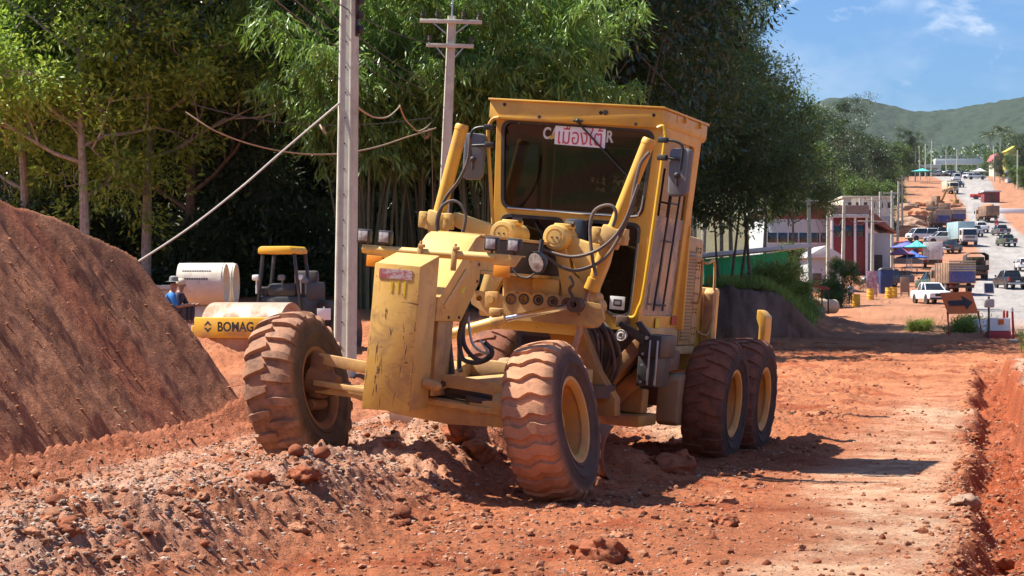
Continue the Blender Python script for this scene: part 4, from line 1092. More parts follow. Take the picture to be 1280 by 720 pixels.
# --- hoses
def hose(pts, r=.016, m=m_hose):
    mb = MB(); mb.tube(pts, r, 8, 5); return mb.build('hose', m, G)
hose([lp(*k, 1, YS-.28) for k in ((812, 190), (801, 204), (795, 225), (790, 250), (786, 268), (772, 300), (752, 326), (722, 338), (700, 333), (681, 319))], .017)
hose([lp(*k, 1, YS-.32) for k in ((798, 230), (787, 262), (778, 282), (764, 300), (742, 315), (715, 321), (690, 316), (679, 312))], .017)
hose([lp(*k, 1, YS-.30) for k in ((745, 345), (741, 325), (738, 300), (738, 280), (743, 264), (755, 257), (766, 258), (770, 268), (766, 283))], .017)
hose([lp(*k, 1, YS-.26) for k in ((588, 172), (585, 200), (574, 225), (558, 246), (551, 262), (547, 280), (550, 300))], .018, m_rub)
hose([lp(*k, 1, YS-.30) for k in ((547, 296), (546, 275), (552, 259), (564, 251), (575, 255), (582, 268), (580, 285), (576, 296))], .016, m_rub)
for i, pts in enumerate((((583, 392), (577, 405), (574, 425), (577, 445), (584, 452), (598, 453), (612, 447), (615, 438), (606, 428)), ((585, 390), (579, 410), (580, 430), (590, 445), (603, 451), (613, 444)), ((584, 392), (576, 420), (574, 460), (577, 462)), ((585, 395), (590, 428), (602, 440), (610, 440), (600, 425)))):
    hose([lp(*k, 1, .35+.05*i) for k in pts], .022 if i < 3 else .012, m_rub if i < 3 else m_galv)
for dx in (0, 5): hose([lp(556+dx, 404, 1, .05), lp(557+dx, 430, 1, .05), lp(561+dx, 468, 1, .05)], .022, m_rub)
hose([lp(*k, 1, 1.2) for k in ((614, 340), (617, 348), (622, 350), (628, 346), (630, 340))], .008, m_wht)
hose([lp(*k, 1, .2) for k in ((640, 335), (648, 345), (660, 347), (668, 342))], .008, m_rub)
hose([lp(*k, 1, 2.3) for k in ((712, 345), (716, 355), (712, 362), (716, 372), (720, 384), (724, 394))], .016, m_rub)
mb = MB(); mb.cyl(lp(631, 342, 1, 2.2), lp(631, 370, 1, 2.2), .02, 10); mb.build('stay_rod', m_yel, G)
a = lp(714, 285, 1, 3.1); mb = MB(); mb.prism([(a.x-.10, a.z-.16), (a.x-.07, a.z+.09), (a.x+.05, a.z+.10), (a.x+.12, a.z+.09), (a.x+.14, a.z-.2)], 'y', 3.1, 3.25, .02); mb.build('black_valve_cover', mat('blue_black_plastic', (.03, .04, .055), .45), G)
# ------------------------------------------------------------------ poles, wires
def pole_mesh(h, w0, w1):
    mb = MB()
    def ring(z, w): 
        c = w*.12; g = w*.09
        return [(-w/2+c, -w/2, z), (-w*.30, -w/2, z), (-w*.26, -w/2+g*.5, z), (w*.26, -w/2+g*.5, z), (w*.30, -w/2, z), (w/2-c, -w/2, z), (w/2, -w/2+c, z), (w/2, w/2-c, z), (w/2-c, w/2, z), (-w/2+c, w/2, z), (-w/2, w/2-c, z), (-w/2, -w/2+c, z)]
    V = ring(-.5, w0)+ring(h, w1); n = 12
    mb.add(V, [(i, (i+1) % n, n+(i+1) % n, n+i) for i in range(n)]+[tuple(range(n-1, -1, -1)), tuple(range(n, 2*n))]); return mb
def utility_pole(px, d, h, w0, w1, label, lean=0, arms=(), rod=0, dz=0, yaw=0, holes=0, group='concrete utility poles'):
    p = at(px, d); t = thing('utility_pole', label, 'utility pole', (p.x, p.y, p.z+dz), yaw, group); t.rotation_euler = (0, lean, yaw)
    s = pole_mesh(h, w0, w1).build('shaft', m_conc, t)
    if holes:
        mb = MB()
        for k in range(holes):
            z = .4+k*(h-1)/holes; w = w0+(w1-w0)*z/h; mb.cyl((0, -w/2+w*.045-.004, z), (0, -w/2+.03, z), .012, 8)
        mb.build('bolt_holes', m_int, s)
    for z, L, ins in arms:
        mb = MB(); mb.box(-L/2, L/2, -w1/2-.09, -w1/2-.002, z-.05, z+.05, .01)
        a = mb.build('crossarm', m_conc, t)
        for k in ins:
            mb = MB(); mb.lathe([(0, .0), (0, .028), (.05, .03), (.06, .05), (.10, .05), (.11, .04), (.15, .045), (.19, .04), (.20, 0)], (k, -w1/2-.05, z+.05), 'z', 12); mb.build('insulator', m_blk, a)
        mb = MB()
        for sg in (-1, 1): mb.bar((sg*.12, -w1/2-.05, z-.30), (sg*L*.28, -w1/2-.05, z-.05), .03, .03)
        mb.build('brace', m_galv, a)
    if rod: mb = MB(); mb.cyl((0, 0, h), (0, 0, h+rod), .022, 8); mb.build('top_rod', m_galv, t)
    return t
np_ = utility_pole(431, 31, 11, .295, .19, 'grey concrete pole with a row of bolt holes, nearest pole, left of the grader', R(.8), (), 0, 0, R(-19), 26)
mb = MB(); mb.box(.105, .15, -.05, .05, 5.1, 5.75, .01)
for z in (5.2, 5.42, 5.64): mb.lathe([(-.06, .0), (-.06, .035), (-.02, .05), (.02, .05), (.06, .035), (.06, 0)], (.19, 0, z), 'z', 10)
mb.build('insulator_rack', m_blk, np_)
utility_pole(549, 51, 7.7, .27, .20, 'concrete pole with two crossarms and a top rod, behind the left lift cylinder', R(2.4), ((7.55, 1.55, (-.72, -.35, .3, .7)), (6.95, 1.18, (-.52, .52))), 2.2, 0, R(-6))
RP = [(1013, 150, 7.8, 'roadside pole with a single crossarm standing nearest the concrete blocks', ((7.6, 1.4, ()),)), (1035, 165, 7.2, 'roadside pole without crossarm before the white house', ()), (1053, 178, 8.2, 'roadside pole before the maroon shopfront', ()),
      (1076, 225, 8.4, 'roadside pole left of the pink billboard', ()), (1090, 205, 8.6, 'roadside pole with crossarm before the red tiled roof', ((8.3, 2.0, (-.8, .8)), (6.2, 3.0, ()))), (1102, 230, 9, 'roadside pole before the cream wall', ((6.6, 3.0, ()),)),
      (1115, 240, 9, 'roadside pole with crossarm behind the market umbrellas', ((8.7, 2.0, ()),)), (1122, 300, 9, 'roadside pole behind the row of parked cars', ()), (1128, 340, 9, 'roadside pole by the shrub left of the far road', ((8.5, 2, ()),)),
      (1144, 520, 9, 'far pole, first left of the footbridge', ()), (1150, 540, 9, 'far pole, second left of the footbridge', ()), (1157, 560, 9.5, 'far pole, third left of the footbridge', ()), (1164, 590, 10.5, 'tallest far pole touching the left end of the footbridge', ((10, 2, ()),)),
      (1183, 660, 9, 'far pole before the left part of the footbridge', ()), (1196, 660, 9, 'far pole before the middle of the footbridge', ()), (1243, 520, 9, 'far pole right of the far road', ()), (1272, 470, 9, 'far pole at the right picture edge', ())]
for i, (px, d, h, lab, arms) in enumerate(RP): utility_pole(px, d, h, .34, .24, lab, R((i*7 % 5-2)*.5), arms)
def wire(name, pts, r, m, label, cat='cable', group=None):
    mb = MB(); P = [Vector(((px-640)/F*d, d, CAMZ+(HOR-py)/F*d)) for px, py, d in pts]
    c = sum(P, Vector())/len(P); mb.tube([p-c for p in P], r, 6, 6); o = mb.build(name, m, None); o.location = c; return tag(o, label, cat, group)
m_rope = mat('pale_rope', (.50, .46, .40), .8); m_cable = mat('cable_sheath', (.055, .05, .045), .6); m_orope = mat('faded_cable', (.34, .25, .16), .8)
wire('guy_rope', [(168, 330, 30.0), (235, 286, 30.2), (299, 236, 30.5), (345, 196, 30.7), (380, 166, 30.8), (425, 128, 30.9)], .017, m_rope, 'pale straight guy rope from the dirt bank up to the near pole', 'rope')
wire('rope_end', [(400, 156, 30.7), (403, 162, 30.6), (407, 167, 30.7), (404, 158, 30.7)], .014, m_orope, 'short loose end knotted on the guy rope', 'rope')
wire('cable', [(232, 140, 42), (270, 164, 42), (320, 182, 43), (375, 192, 44), (424, 192, 45), (470, 184, 47), (510, 171, 50), (545, 160, 50.8)], .017, m_orope, 'brownish sagging cable passing low behind the near pole', group='slack cables')
wire('cable', [(240, 130, 44), (300, 145, 45), (360, 154, 46), (424, 157, 48), (480, 154, 50), (540, 147, 50.8)], .012, m_cable, 'thin dark cable strung above the sagging brown one', group='slack cables')
wire('cable', [(441, 128, 31.2), (455, 140, 34), (470, 147, 38), (485, 146, 42), (497, 136, 46), (500, 132, 47)], .017, m_orope, 'short loop of faded cable hanging right of the near pole', group='slack cables')
wire('cable', [(500, 133, 47), (506, 148, 48.5), (515, 158, 50), (522, 164, 51), (532, 160, 52), (542, 150, 54)], .02, m_orope, 'tangled faded cable running to the coil by the far pole', group='slack cables')
wire('cable_coil', [(532, 160, 54), (528, 168, 54), (533, 173, 54), (538, 166, 54), (533, 159, 54), (529, 165, 54), (534, 171, 54), (537, 162, 54), (540, 169, 54), (545, 174, 54), (549, 177, 54.5)], .022, m_orope, 'small coil of faded cable tied beside the far pole', 'cable coil')
wire('hanging_line', [(539, 168, 54), (540, 200, 54), (541, 240, 54), (541, 300, 54)], .008, m_orope, 'thin line hanging straight down from the cable coil', 'line')
for k, (a, b, lab) in enumerate((((325, -16), (541, 131), 'overhead wire, lowest of the set crossing the near pole'), ((350, -16), (556, 128), 'overhead wire, second of the set crossing the near pole'), ((378, -16), (558, 118), 'overhead wire, third of the set crossing the near pole'), ((400, -10), (558, 60), 'overhead wire, topmost of the set crossing the near pole'))):
    P = []
    for i in range(7):
        f = i/6; d = 24+31*f; ff = f*d/ (24+31); P.append((a[0]+(b[0]-a[0])*f, a[1]+(b[1]-a[1])*f+10*math.sin(PI*f), 24+31*f))
    wire('overhead_wire', P, .010, m_cable, lab, 'wire', 'overhead wires')

for k, (dz, lab) in enumerate(((0, 'upper wire strung along the roadside poles'), (-.9, 'lower wire strung along the roadside poles'))):
    P = []
    for (px, d, h, *_) in (RP[0], RP[1], RP[2], RP[4], RP[5], RP[6], RP[7], RP[8]):
        q = at(px, d); P.append(Vector((q.x+.3, d, q.z+h-.3+dz)))
    mb = MB(); Q = []
    for a, b in zip(P[:-1], P[1:]):
        for f in (0, .25, .5, .75): m_ = a.lerp(b, f); m_.z -= 1.2*math.sin(PI*f); Q.append(m_)
    mb.tube(Q+[P[-1]], .022, 5); o = mb.build('roadside_wire', m_cable, None); tag(o, lab, 'wire')
# ------------------------------------------------------------------ road roller
ro = at(316, 42); RO = thing('road_roller', 'yellow single drum road roller with a canopy, parked behind the dirt bank', 'road roller', (ro.x, ro.y, CAMZ-.62-.66-.17), R(-19))
m_drum = mat('drum_steel', (.42, .33, .27), .55, .3, var=.15, dirt=(.40, .24, .15), dirt_amt=.5)
mb = MB(); mb.lathe([(-.86, .0), (-.80, .52), (-.86, .60), (-.88, .655), (-.86, .66), (.86, .66), (.88, .655), (.86, .60), (.80, .52), (.80, 0)], (0, 0, .66), 'x', 48); mb.build('drum', m_drum, RO)
m_by = mat('roller_yellow', (.72, .40, .02), .5, var=.08, dirt=DUST, dirt_amt=.25)
mb = MB(); mb.box(-.92, .95, -.82, -.70, .60, 1.02, .03); mb.box(-1.0, -.90, -.80, 1.25, .5, .85, .02); mb.box(.90, 1.0, -.80, 1.25, .5, .85, .02); mb.box(-.9, .9, .9, 1.2, .5, .95, .02)
fr = mb.build('drum_frame', m_by, RO)
fit_text('maker_lettering', 'BOMAG', -.38, .42, .83, .20, -.822, m_blk, fr, .03)
mb = MB()
for sg in (1, -1): mb.prism([(-.60, .83+sg*.12), (-.69, .83+sg*.02), (-.645, .83+sg*.02), (-.60, .83+sg*.06), (-.555, .83+sg*.02), (-.51, .83+sg*.02)], 'y', -.826, -.821, 0)
mb.build('diamond_emblem', m_blk, fr)
mb = MB(); mb.box(-.56, .56, 1.3, 2.1, .75, 1.45, .06); mb.box(-.36, .36, 1.32, 1.7, 1.4, 1.72, .12); mb.box(-.54, -.34, 1.4, 2.4, 1.4, 1.65, .05); mb.box(.36, .56, 1.4, 2.4, 1.3, 1.75, .05); mb.box(-.8, .8, 2.0, 3.4, .8, 1.35, .08)
mb.build('operator_platform', m_blk, RO)
mb = MB(); mb.box(-.25, .3, 2.1, 2.6, 1.4, 1.55, .04); mb.box(-.25, .3, 2.5, 2.65, 1.5, 2.0, .05); mb.build('seat', m_seat, RO)
for x in (-.58, .02, .44, .56): mb = MB(); mb.box(x-.09, x+.07, 1.30, 1.38, 1.78 if x < .5 else 1.72, 1.90 if x < .5 else 1.82, .03); mb.cyl((x, 1.36, 1.5), (x, 1.36, 1.85), .02, 8); mb.build('work_lamp', m_wpaint if x in (-.58, .44) else m_gry, RO)
mb = MB()
for x in (-.72, .80):
    for y in (1.30, 1.85): mb.bar((x*.70-.05, y, .9), (x*.48-.06, y, 2.34), .06, .06)
mb.build('canopy_post', m_blk, RO)
mb = MB(); mb.prism([(-.46, 2.34), (.34, 2.34), (.34, 2.43), (.28, 2.50), (-.40, 2.50), (-.46, 2.45)], 'y', 1.15, 1.95, .03); mb.build('canopy', m_by, RO)
for x in (-.78, .78):
    mb = MB(); mb.lathe([(-.2, .3), (-.24, .5), (-.2, .66), (.2, .66), (.24, .5), (.2, .3)], (0, 0, 0), 'x', 28); w = mb.build('wheel', m_tyre_p, RO); w.location = (x, 2.75, .62)
    mb = MB(); mb.lathe([(-.12, 0), (-.12, .3), (.12, .3), (.12, 0)], (0, 0, 0), 'x', 20); mb.build('rim', m_by, w)

# ------------------------------------------------------------------ culvert pipes
def pipe(px, py, d, rad, L, yaw, label, mark=False):
    mb = MB(); mb.lathe([(-L/2, rad*.84), (-L/2, rad), (L/2-.05, rad), (L/2-.045, rad*.97), (L/2, rad*.97), (L/2, rad*.84)], (0, 0, 0), 'x', 44, True)
    o = mb.build('culvert_pipe', m_pipe, None); o.location = ((px-640)/F*d, d, CAMZ+(HOR-py)/F*d); o.rotation_euler = (0, 0, yaw); tag(o, label, 'concrete pipe', 'stacked concrete culvert pipes')
    if mark:
        mb = MB(); rr = random.Random(5)
        for z0, row in ((.50, 9), (.30, 12), (.12, 11)):
            for k in range(row):
                y = -rad*math.cos(math.asin(z0/rad*.9)); a = math.asin(z0/rad); x = -L*.38+k*.058
                mb.box(x, x+.042, -rad*math.cos(a)-.004, -rad*math.cos(a)+.01, z0-.022-rr.random()*.01, z0+.022, 0)
        mb.build('stencil_marks', mat('stencil_ink', (.12, .11, .10), .8), o)
    return o
pipe(254, 355, 49, .50, 1.12, R(-2), 'pale concrete culvert pipe with stencilled rows, front of the upper pair', True)
pipe(264, 355, 50.5, .52, 1.25, R(-2), 'concrete culvert pipe just behind the stencilled one')
pipe(254, 404, 49.3, .52, 1.3, R(-2), 'white culvert pipe under the stencilled pipe')
pipe(242, 404, 50.4, .52, 1.3, R(-2), 'culvert pipe at the back of the lower row')
for i, (px, d, w, h, lab) in enumerate(((195, 53, 2.2, .75, 'grey concrete slab lying behind the two workers'), (212, 54, 1.2, .55, 'broken concrete block left of the culvert pipes'))):
    p = at(px, d); mb = MB(); mb.box(-w/2, w/2, -.4, .4, 0, h, .04); mb.box(-w/2-.1, w/2+.1, -.5, .5, h+.002, h+.12, .02); o = mb.build('concrete_slab', m_block, None); o.location = (p.x, p.y, p.z); tag(o, lab, 'concrete slab')
p = at(405, 36); mb = MB(); mb.bar((0, 0, -.1), (0, 0, .75), .03, .03); o = mb.build('survey_stake', m_conc, None); o.location = (p.x, p.y, p.z+.4); tag(o, 'thin survey stake with a white tag left of the near pole', 'stake')
mb = MB(); mb.box(-.12, .12, -.025, -.018, .52, .72, .003); mb.build('tag', m_wpaint, o)

# ------------------------------------------------------------------ people
def skin_mesh(name, verts, edges, rad, m, parent, sub=1):
    me = bpy.data.meshes.new('t'); me.from_pydata(verts, edges, []); o = bpy.data.objects.new('t', me); COL.objects.link(o)
    md = o.modifiers.new('s', 'SKIN'); 
    for i, r_ in enumerate(rad): me.skin_vertices[0].data[i].radius = (r_, r_) if not isinstance(r_, tuple) else r_
    me.skin_vertices[0].data[0].use_root = True
    s = o.modifiers.new('u', 'SUBSURF'); s.levels = sub; s.render_levels = sub
    dg = bpy.context.evaluated_depsgraph_get(); m2 = bpy.data.meshes.new_from_object(o.evaluated_get(dg)); bpy.data.objects.remove(o); m2.name = name
    m2.materials.clear(); m2.materials.append(m); m2.polygons.foreach_set('use_smooth', [True]*len(m2.polygons))
    r_ = bpy.data.objects.new(name, m2); COL.objects.link(r_)
    if parent: r_.parent = parent
    return r_
m_skin = mat('skin', (.30, .16, .10), .6, var=.06)
def person(label, loc, rotz, shirt, trousers, hat, pose='stand', group=None, scale=1):
    t = thing('person', label, 'person', loc, rotz, group); t.scale = (scale,)*3
    if pose == 'stand':
        hip, kn, an = .92, .50, .07; lk = [(.10, -.02, hip-.04), (.11, -.04, kn), (.12, 0, an), (.12, -.16, .03)]; dz = 0; arm = [(.19, 0, 1.40), (.25, .03, 1.14), (.24, -.08, .90), (.23, -.10, .80)]
    elif pose == 'ride':
        lk = [(.10, -.05, .80), (.17, -.42, .74), (.17, -.22, .36), (.17, -.36, .30)]; dz = -.10; arm = [(.19, 0, 1.40), (.27, -.16, 1.16), (.28, -.46, 1.12), (.27, -.54, 1.12)]
    else:
        lk = [(.10, -.05, .20), (.17, -.40, .46), (.15, -.36, .07), (.15, -.50, .04)]; dz = -.74; arm = [(.19, 0, 1.40), (.25, -.12, 1.16), (.17, -.38, 1.20), (.13, -.44, 1.22)]
    def Z(p): return (p[0], p[1], p[2]+dz)
    lean = -.06 if pose != 'sit' else -.12
    tor = [Z((0, 0, .93)), Z((0, 0, 1.10)), Z((0, lean*.5, 1.30)), Z((0, lean, 1.45)), Z((0, lean*1.2, 1.53)), Z((0, lean*1.4, 1.62)), Z((0, lean*1.4, 1.72))]
    V = list(tor); E_ = [(i, i+1) for i in range(6)]; rad = [(.15, .11), (.14, .10), (.17, .11), (.13, .09), (.055, .055), (.082, .095), (.07, .085)]
    for sg in (1, -1):
        b = len(V); V += [(sg*p[0], p[1], p[2]) for p in lk]; rad += [.085, .06, .042, .035]; E_ += [(0, b), (b, b+1), (b+1, b+2), (b+2, b+3)]
        b = len(V); V += [(sg*p[0], p[1]+lean, p[2]+dz) for p in arm]; rad += [.055, .042, .032, .036]; E_ += [(3, b), (b, b+1), (b+1, b+2), (b+2, b+3)]
    skin_mesh('body', V, E_, rad, m_skin, t, 2)
    S = [tor[0], tor[1], tor[2], tor[3]]; rs = [(.165, .125), (.16, .12), (.19, .13), (.14, .10)]; Es = [(0, 1), (1, 2), (2, 3)]
    for sg in (1, -1):
        b = len(S); S += [(sg*p[0], p[1]+lean, p[2]+dz) for p in arm[:2]]; rs += [.075, .058]; Es += [(3, b), (b, b+1)]
    skin_mesh('shirt', S, Es, rs, shirt, t, 2)
    S = [tor[0]]; rs = [(.17, .13)]; Es = []
    for sg in (1, -1):
        b = len(S); S += [(sg*p[0], p[1], p[2]) for p in lk[:3]]; rs += [.10, .078, .06]; Es += [(0, b), (b, b+1), (b+1, b+2)]
    skin_mesh('trousers', S, Es, rs, trousers, t, 2)
    hx = tor[6]; mb = MB()
    if hat[0] == 'brim': mb.lathe([(.02, .20), (.03, .11), (.12, .10), (.15, .06), (.155, 0)], (hx[0], hx[1], hx[2]), 'z', 20)
    else: mb.ball((hx[0], hx[1]+.01, hx[2]+.005), .105, .12, .10)
    mb.build('hat' if hat[0] == 'brim' else ('helmet' if hat[0] == 'helmet' else 'hair'), hat[1], t)
    mb = MB(); mb.ball((0, hx[1]-.105, hx[2]-.085), .014, .02, .018); mb.box(-.028, .028, hx[1]-.098, hx[1]-.088, hx[2]-.135, hx[2]-.127, .002); mb.build('nose', m_skin, t)
    mb = MB()
    for sg in (-1, 1): mb.ball((sg*.032, hx[1]-.088, hx[2]-.055), .012)
    mb.build('eyes', m_int, t)
    return t
m_blue = mat('blue_cloth', (.02, .16, .45), .8); m_navy = mat('navy_cloth', (.025, .025, .05), .8); m_jean = mat('dark_trousers', (.05, .055, .07), .9); m_capc = mat('cream_cloth', (.55, .48, .34), .8); m_greyc = mat('grey_cloth', (.20, .20, .19), .8); m_hair = mat('black_hair', (.012, .01, .01), .5)
def zat(px, py, d): return ((px-640)/F*d, d, CAMZ+(HOR-py)/F*d)
x, y, z = zat(208, 353, 47); person('worker in a blue shirt and grey brimmed hat sitting behind the dirt bank', (x, y, z-.98), R(100), m_blue, m_jean, ('brim', m_greyc), 'sit', 'two workers behind the bank')
x, y, z = zat(218, 353, 47.6); person('worker in a dark shirt and cream cap sitting beside the one in blue', (x, y, z-.98), R(80), m_navy, m_jean, ('cap', m_capc), 'sit', 'two workers behind the bank')
p = at(1063, 158); person('person in white standing between the two yellow barrels', (p.x, p.y, p.z), R(20), m_wpaint, m_jean, ('hair', m_hair))

# ------------------------------------------------------------------ works signs and barriers on the right
def zg(px, d): p = at(px, d); return p
p = zg(1200, 70); AS = thing('arrow_sign', 'orange road works sign with a black arrow pointing right', 'road sign', (p.x, p.y, p.z), R(6))
TL, TR, BR_, BLc = [Vector(zat(*q, 70))-Vector(AS.location) for q in ((1177, 366), (1217.5, 364), (1224, 391.5), (1185, 392.5))]
for v in (TL, TR): v.y += .25
def quad_plate(a, b, c, d, th, name, m, parent):
    n = (b-a).cross(d-a).normalized()*th; mb = MB(); mb.add([a, b, c, d, a+n, b+n, c+n, d+n], [(0, 1, 2, 3), (7, 6, 5, 4), (0, 4, 5, 1), (1, 5, 6, 2), (2, 6, 7, 3), (3, 7, 4, 0)])
    bmesh.ops.recalc_face_normals(mb.bm, faces=mb.bm.faces[:]); return mb.build(name, m, parent)
m_sorg = mat('sign_orange', (.74, .16, .02), .45, var=.08, dirt=DUST, dirt_amt=.2)
pn = quad_plate(TL, TR, BR_, BLc, .02, 'panel', m_sorg, AS)
ux, uy = (TR-TL), (BLc-TL); nn = ux.cross(uy).normalized(); nn = nn if nn.y < 0 else -nn
mb = MB(); ar = [(.13, .40), (.62, .40), (.62, .18), (.90, .52), (.62, .84), (.62, .64), (.13, .64)]
A1 = [TL+ux*u+uy*v+nn*.024 for u, v in ar]; A2 = [q-nn*.004 for q in A1]; k = len(ar)
mb.add(A1+A2, [tuple(range(k)), tuple(range(2*k-1, k-1, -1))]+[(i, (i+1) % k, (i+1) % k+k, i+k) for i in range(k)]); bmesh.ops.recalc_face_normals(mb.bm, faces=mb.bm.faces[:]); mb.build('black_arrow', m_blk, pn)
for a, b in ((BLc*.9+TL*.1, (1186, 424)), (BR_*.9+TR*.1, (1229, 425))):
    e = Vector(zat(*b, 70))-Vector(AS.location); mb = MB(); mb.bar(a+Vector((0, .03, 0)), (e.x, e.y-.05, -.1), .035, .035); mb.build('leg', m_red, AS)
    mb = MB(); mb.bar(a+Vector((.05, .06, 0)), (e.x+.22, e.y+.75, -.05), .03, .03); mb.build('leg', m_red, AS)
p = zg(1236, 68); SL = thing('solar_warning_lamp', 'solar powered warning lamp on a post behind the boulder', 'warning lamp', (p.x, p.y, p.z))
mb = MB(); mb.cyl((0, 0, -.1), (0, 0, 1.45), .035, 10); mb.build('post', m_dark, SL)
mb = MB(); mb.box(-.17, .17, -.04, -.01, 1.47, 1.84, .01, M=Euler((R(-12), 0, 0)).to_matrix().to_4x4() @ T(0, -.35, .03)); s = mb.build('solar_panel_frame', m_wpaint, SL)
mb = MB(); mb.box(-.14, .14, -.046, -.042, 1.50, 1.81, 0, M=Euler((R(-12), 0, 0)).to_matrix().to_4x4() @ T(0, -.35, .03)); mb.build('solar_cells', mat('solar_cells', (.05, .06, .09), .15), s)
mb = MB(); mb.prism(rrect(-.15, .17, 1.08, 1.36, .06), 'y', -.10, .06, .02); mb.box(-.13, .15, -.107, -.1, 1.215, 1.225, 0); mb.build('lamp_box', mat('cream_plastic', (.5, .45, .38), .5), SL)
def barrier(px, d, L, yaw, label):
    p = zg(px, d); t = thing('plastic_barrier', label, 'barrier', (p.x, p.y, p.z), yaw, 'red and white plastic barriers')
    mb = MB(); mb.prism([(-.26, 0), (.26, 0), (.22, .28), (-.22, .28)], 'x', -L/2, L/2, .03); mb.build('base', m_red, t)
    mb = MB(); mb.prism([(-.215, .283), (.215, .283), (.13, .48), (.11, .72), (-.11, .72), (-.13, .48)], 'x', -L/2+.01, L/2-.01, .03); mb.build('upper', m_wpaint, t); return t
b0 = barrier(1248, 68.8, .78, R(-5), 'white and red plastic barrier with an orange reflector, right of the solar lamp')
mb = MB(); mb.box(-.02, .16, -.155, -.14, .50, .68, .004); mb.build('orange_reflector', m_sorg, b0)
barrier(1232, 73, 1.2, R(40), 'plastic barrier behind the solar lamp, white side showing'); barrier(1244, 75, 1.2, R(65), 'plastic barrier farther back behind the orange reflector one'); barrier(1253, 78, 1.0, R(80), 'plastic barrier farthest back of the curved row')
p = zg(1267, 67); t = thing('guide_post', 'dark red guide post with a pale tip at the right', 'guide post', (p.x, p.y, p.z), 0)
mb = MB(); mb.cyl((0, 0, .08), (-.04, 0, 1.0), .045, 12, .035); mb.build('shaft', m_red, t); mb = MB(); mb.cyl((-.04, 0, 1.001), (-.045, 0, 1.12), .04, 12); mb.build('pale_tip', m_wpaint, t); mb = MB(); mb.box(-.13, .13, -.13, .13, -.05, .10, .03); mb.build('foot', m_conc, t)
for px, d, lab in ((1259, 79, 'short dark red post behind the barriers, left of the pair'), (1255, 80, 'short dark red post behind the barriers, right of the pair')):
    p = zg(px, d); mb = MB(); mb.lathe([(-.1, .06), (.0, .07), (.8, .05), (.95, .045), (1.0, .02), (1.0, 0)], (0, 0, 0), 'z', 10); o = mb.build('guide_post', m_red, None); o.location = p; tag(o, lab, 'guide post')
# concrete pieces on the dirt below the weeds
for i, (px, d, w, h, l, yaw, lab) in enumerate(((1004, 96, .75, .62, .7, .2, 'squat grey concrete block below the roadside weeds'), (1021, 98, .8, .5, .6, -.2, 'pale concrete block right of the squat grey one'), (984, 94, 1.0, .4, .5, .1, 'low dark concrete slab left of the squat block'), (1036, 90, 1.1, .12, .6, .4, 'flat pale board lying on the red dirt'), (968, 93, .5, .9, .3, 0, 'upright grey slab leaning at the foot of the bank'))):
    p = at(px, d); mb = MB(); mb.box(-w/2, w/2, -l/2, l/2, -.1, h, .03); 
    mb.prism([(-w*.35, h+.002), (w*.35, h+.002), (w*.3, h+.05), (-w*.3, h+.05)], 'y', -l*.4, l*.4, .008)
    o = mb.build('concrete_block', m_block, None); o.location = p; o.rotation_euler = (0, 0, yaw); tag(o, lab, 'concrete block', 'concrete pieces by the bank')
for px, d, yaw, lab in ((998, 101, .9, 'sandy concrete pipe left of the other, behind the squat block'), (1024, 102, 1.1, 'sandy concrete pipe behind the pale block'), (1033, 104, .7, 'sandy concrete pipe at the right end behind the pale block')):
    p = at(px, d); mb = MB(); mb.lathe([(-.6, .30), (-.6, .36), (.6, .36), (.6, .30)], (0, 0, 0), 'x', 24, True); o = mb.build('concrete_pipe', mat('sandy_pipe', (.48, .36, .24), .9), None); o.location = (p.x, p.y, p.z+.55); o.rotation_euler = (0, 0, yaw); tag(o, lab, 'concrete pipe', 'short pipes by the bank')
def barrel(px, d, lab):
    p = at(px, d); mb = MB(); mb.lathe([(0, 0), (0, .30), (.28, .31), (.30, .335), (.33, .31), (.60, .31), (.62, .335), (.65, .31), (.92, .30), (.92, .27), (.90, 0)], (0, 0, 0), 'z', 24); o = mb.build('barrel', m_by, None); o.location = p; tag(o, lab, 'barrel', 'yellow barrels by the roadside')
for px, d, lab in ((1048, 150, 'yellow barrel left of the person in white'), (1070, 152, 'yellow barrel right of the person in white'), (1088, 172, 'yellow barrel at the nose of the dark parked pickup'), (1111, 174, 'yellow barrel before the rear door of the dark pickup'), (1117, 175, 'yellow barrel before the bed of the dark pickup')): barrel(px, d, lab)

# ------------------------------------------------------------------ vehicles
def frustum(mb, y0, y1, w0, z0, ty0, ty1, w1, z1, b=.04):
    vs, fs = mb.add([(-w0, y0, z0), (w0, y0, z0), (w0, y1, z0), (-w0, y1, z0), (-w1, ty0, z1), (w1, ty0, z1), (w1, ty1, z1), (-w1, ty1, z1)], [(3, 2, 1, 0), (4, 5, 6, 7), (0, 1, 5, 4), (1, 2, 6, 5), (2, 3, 7, 6), (3, 0, 4, 7)])
    if b: bmesh.ops.bevel(mb.bm, geom=list({e for f in fs for e in f.edges}), offset=b, segments=2, profile=.5, affect='EDGES')
def road_wheel(parent, x, y, r, w):
    mb = MB(); mb.lathe([(-w/2, r*.6), (-w/2, r*.9), (-w*.4, r), (w*.4, r), (w/2, r*.9), (w/2, r*.6)], (0, 0, 0), 'x', 24); o = mb.build('wheel', m_tyre_p, parent); o.location = (x, y, r)
    mb = MB(); mb.lathe([(-w*.42, 0), (-w*.42, r*.6), (w*.42, r*.6), (w*.42, 0)], (0, 0, 0), 'x', 16); mb.build('rim', m_galv, o)
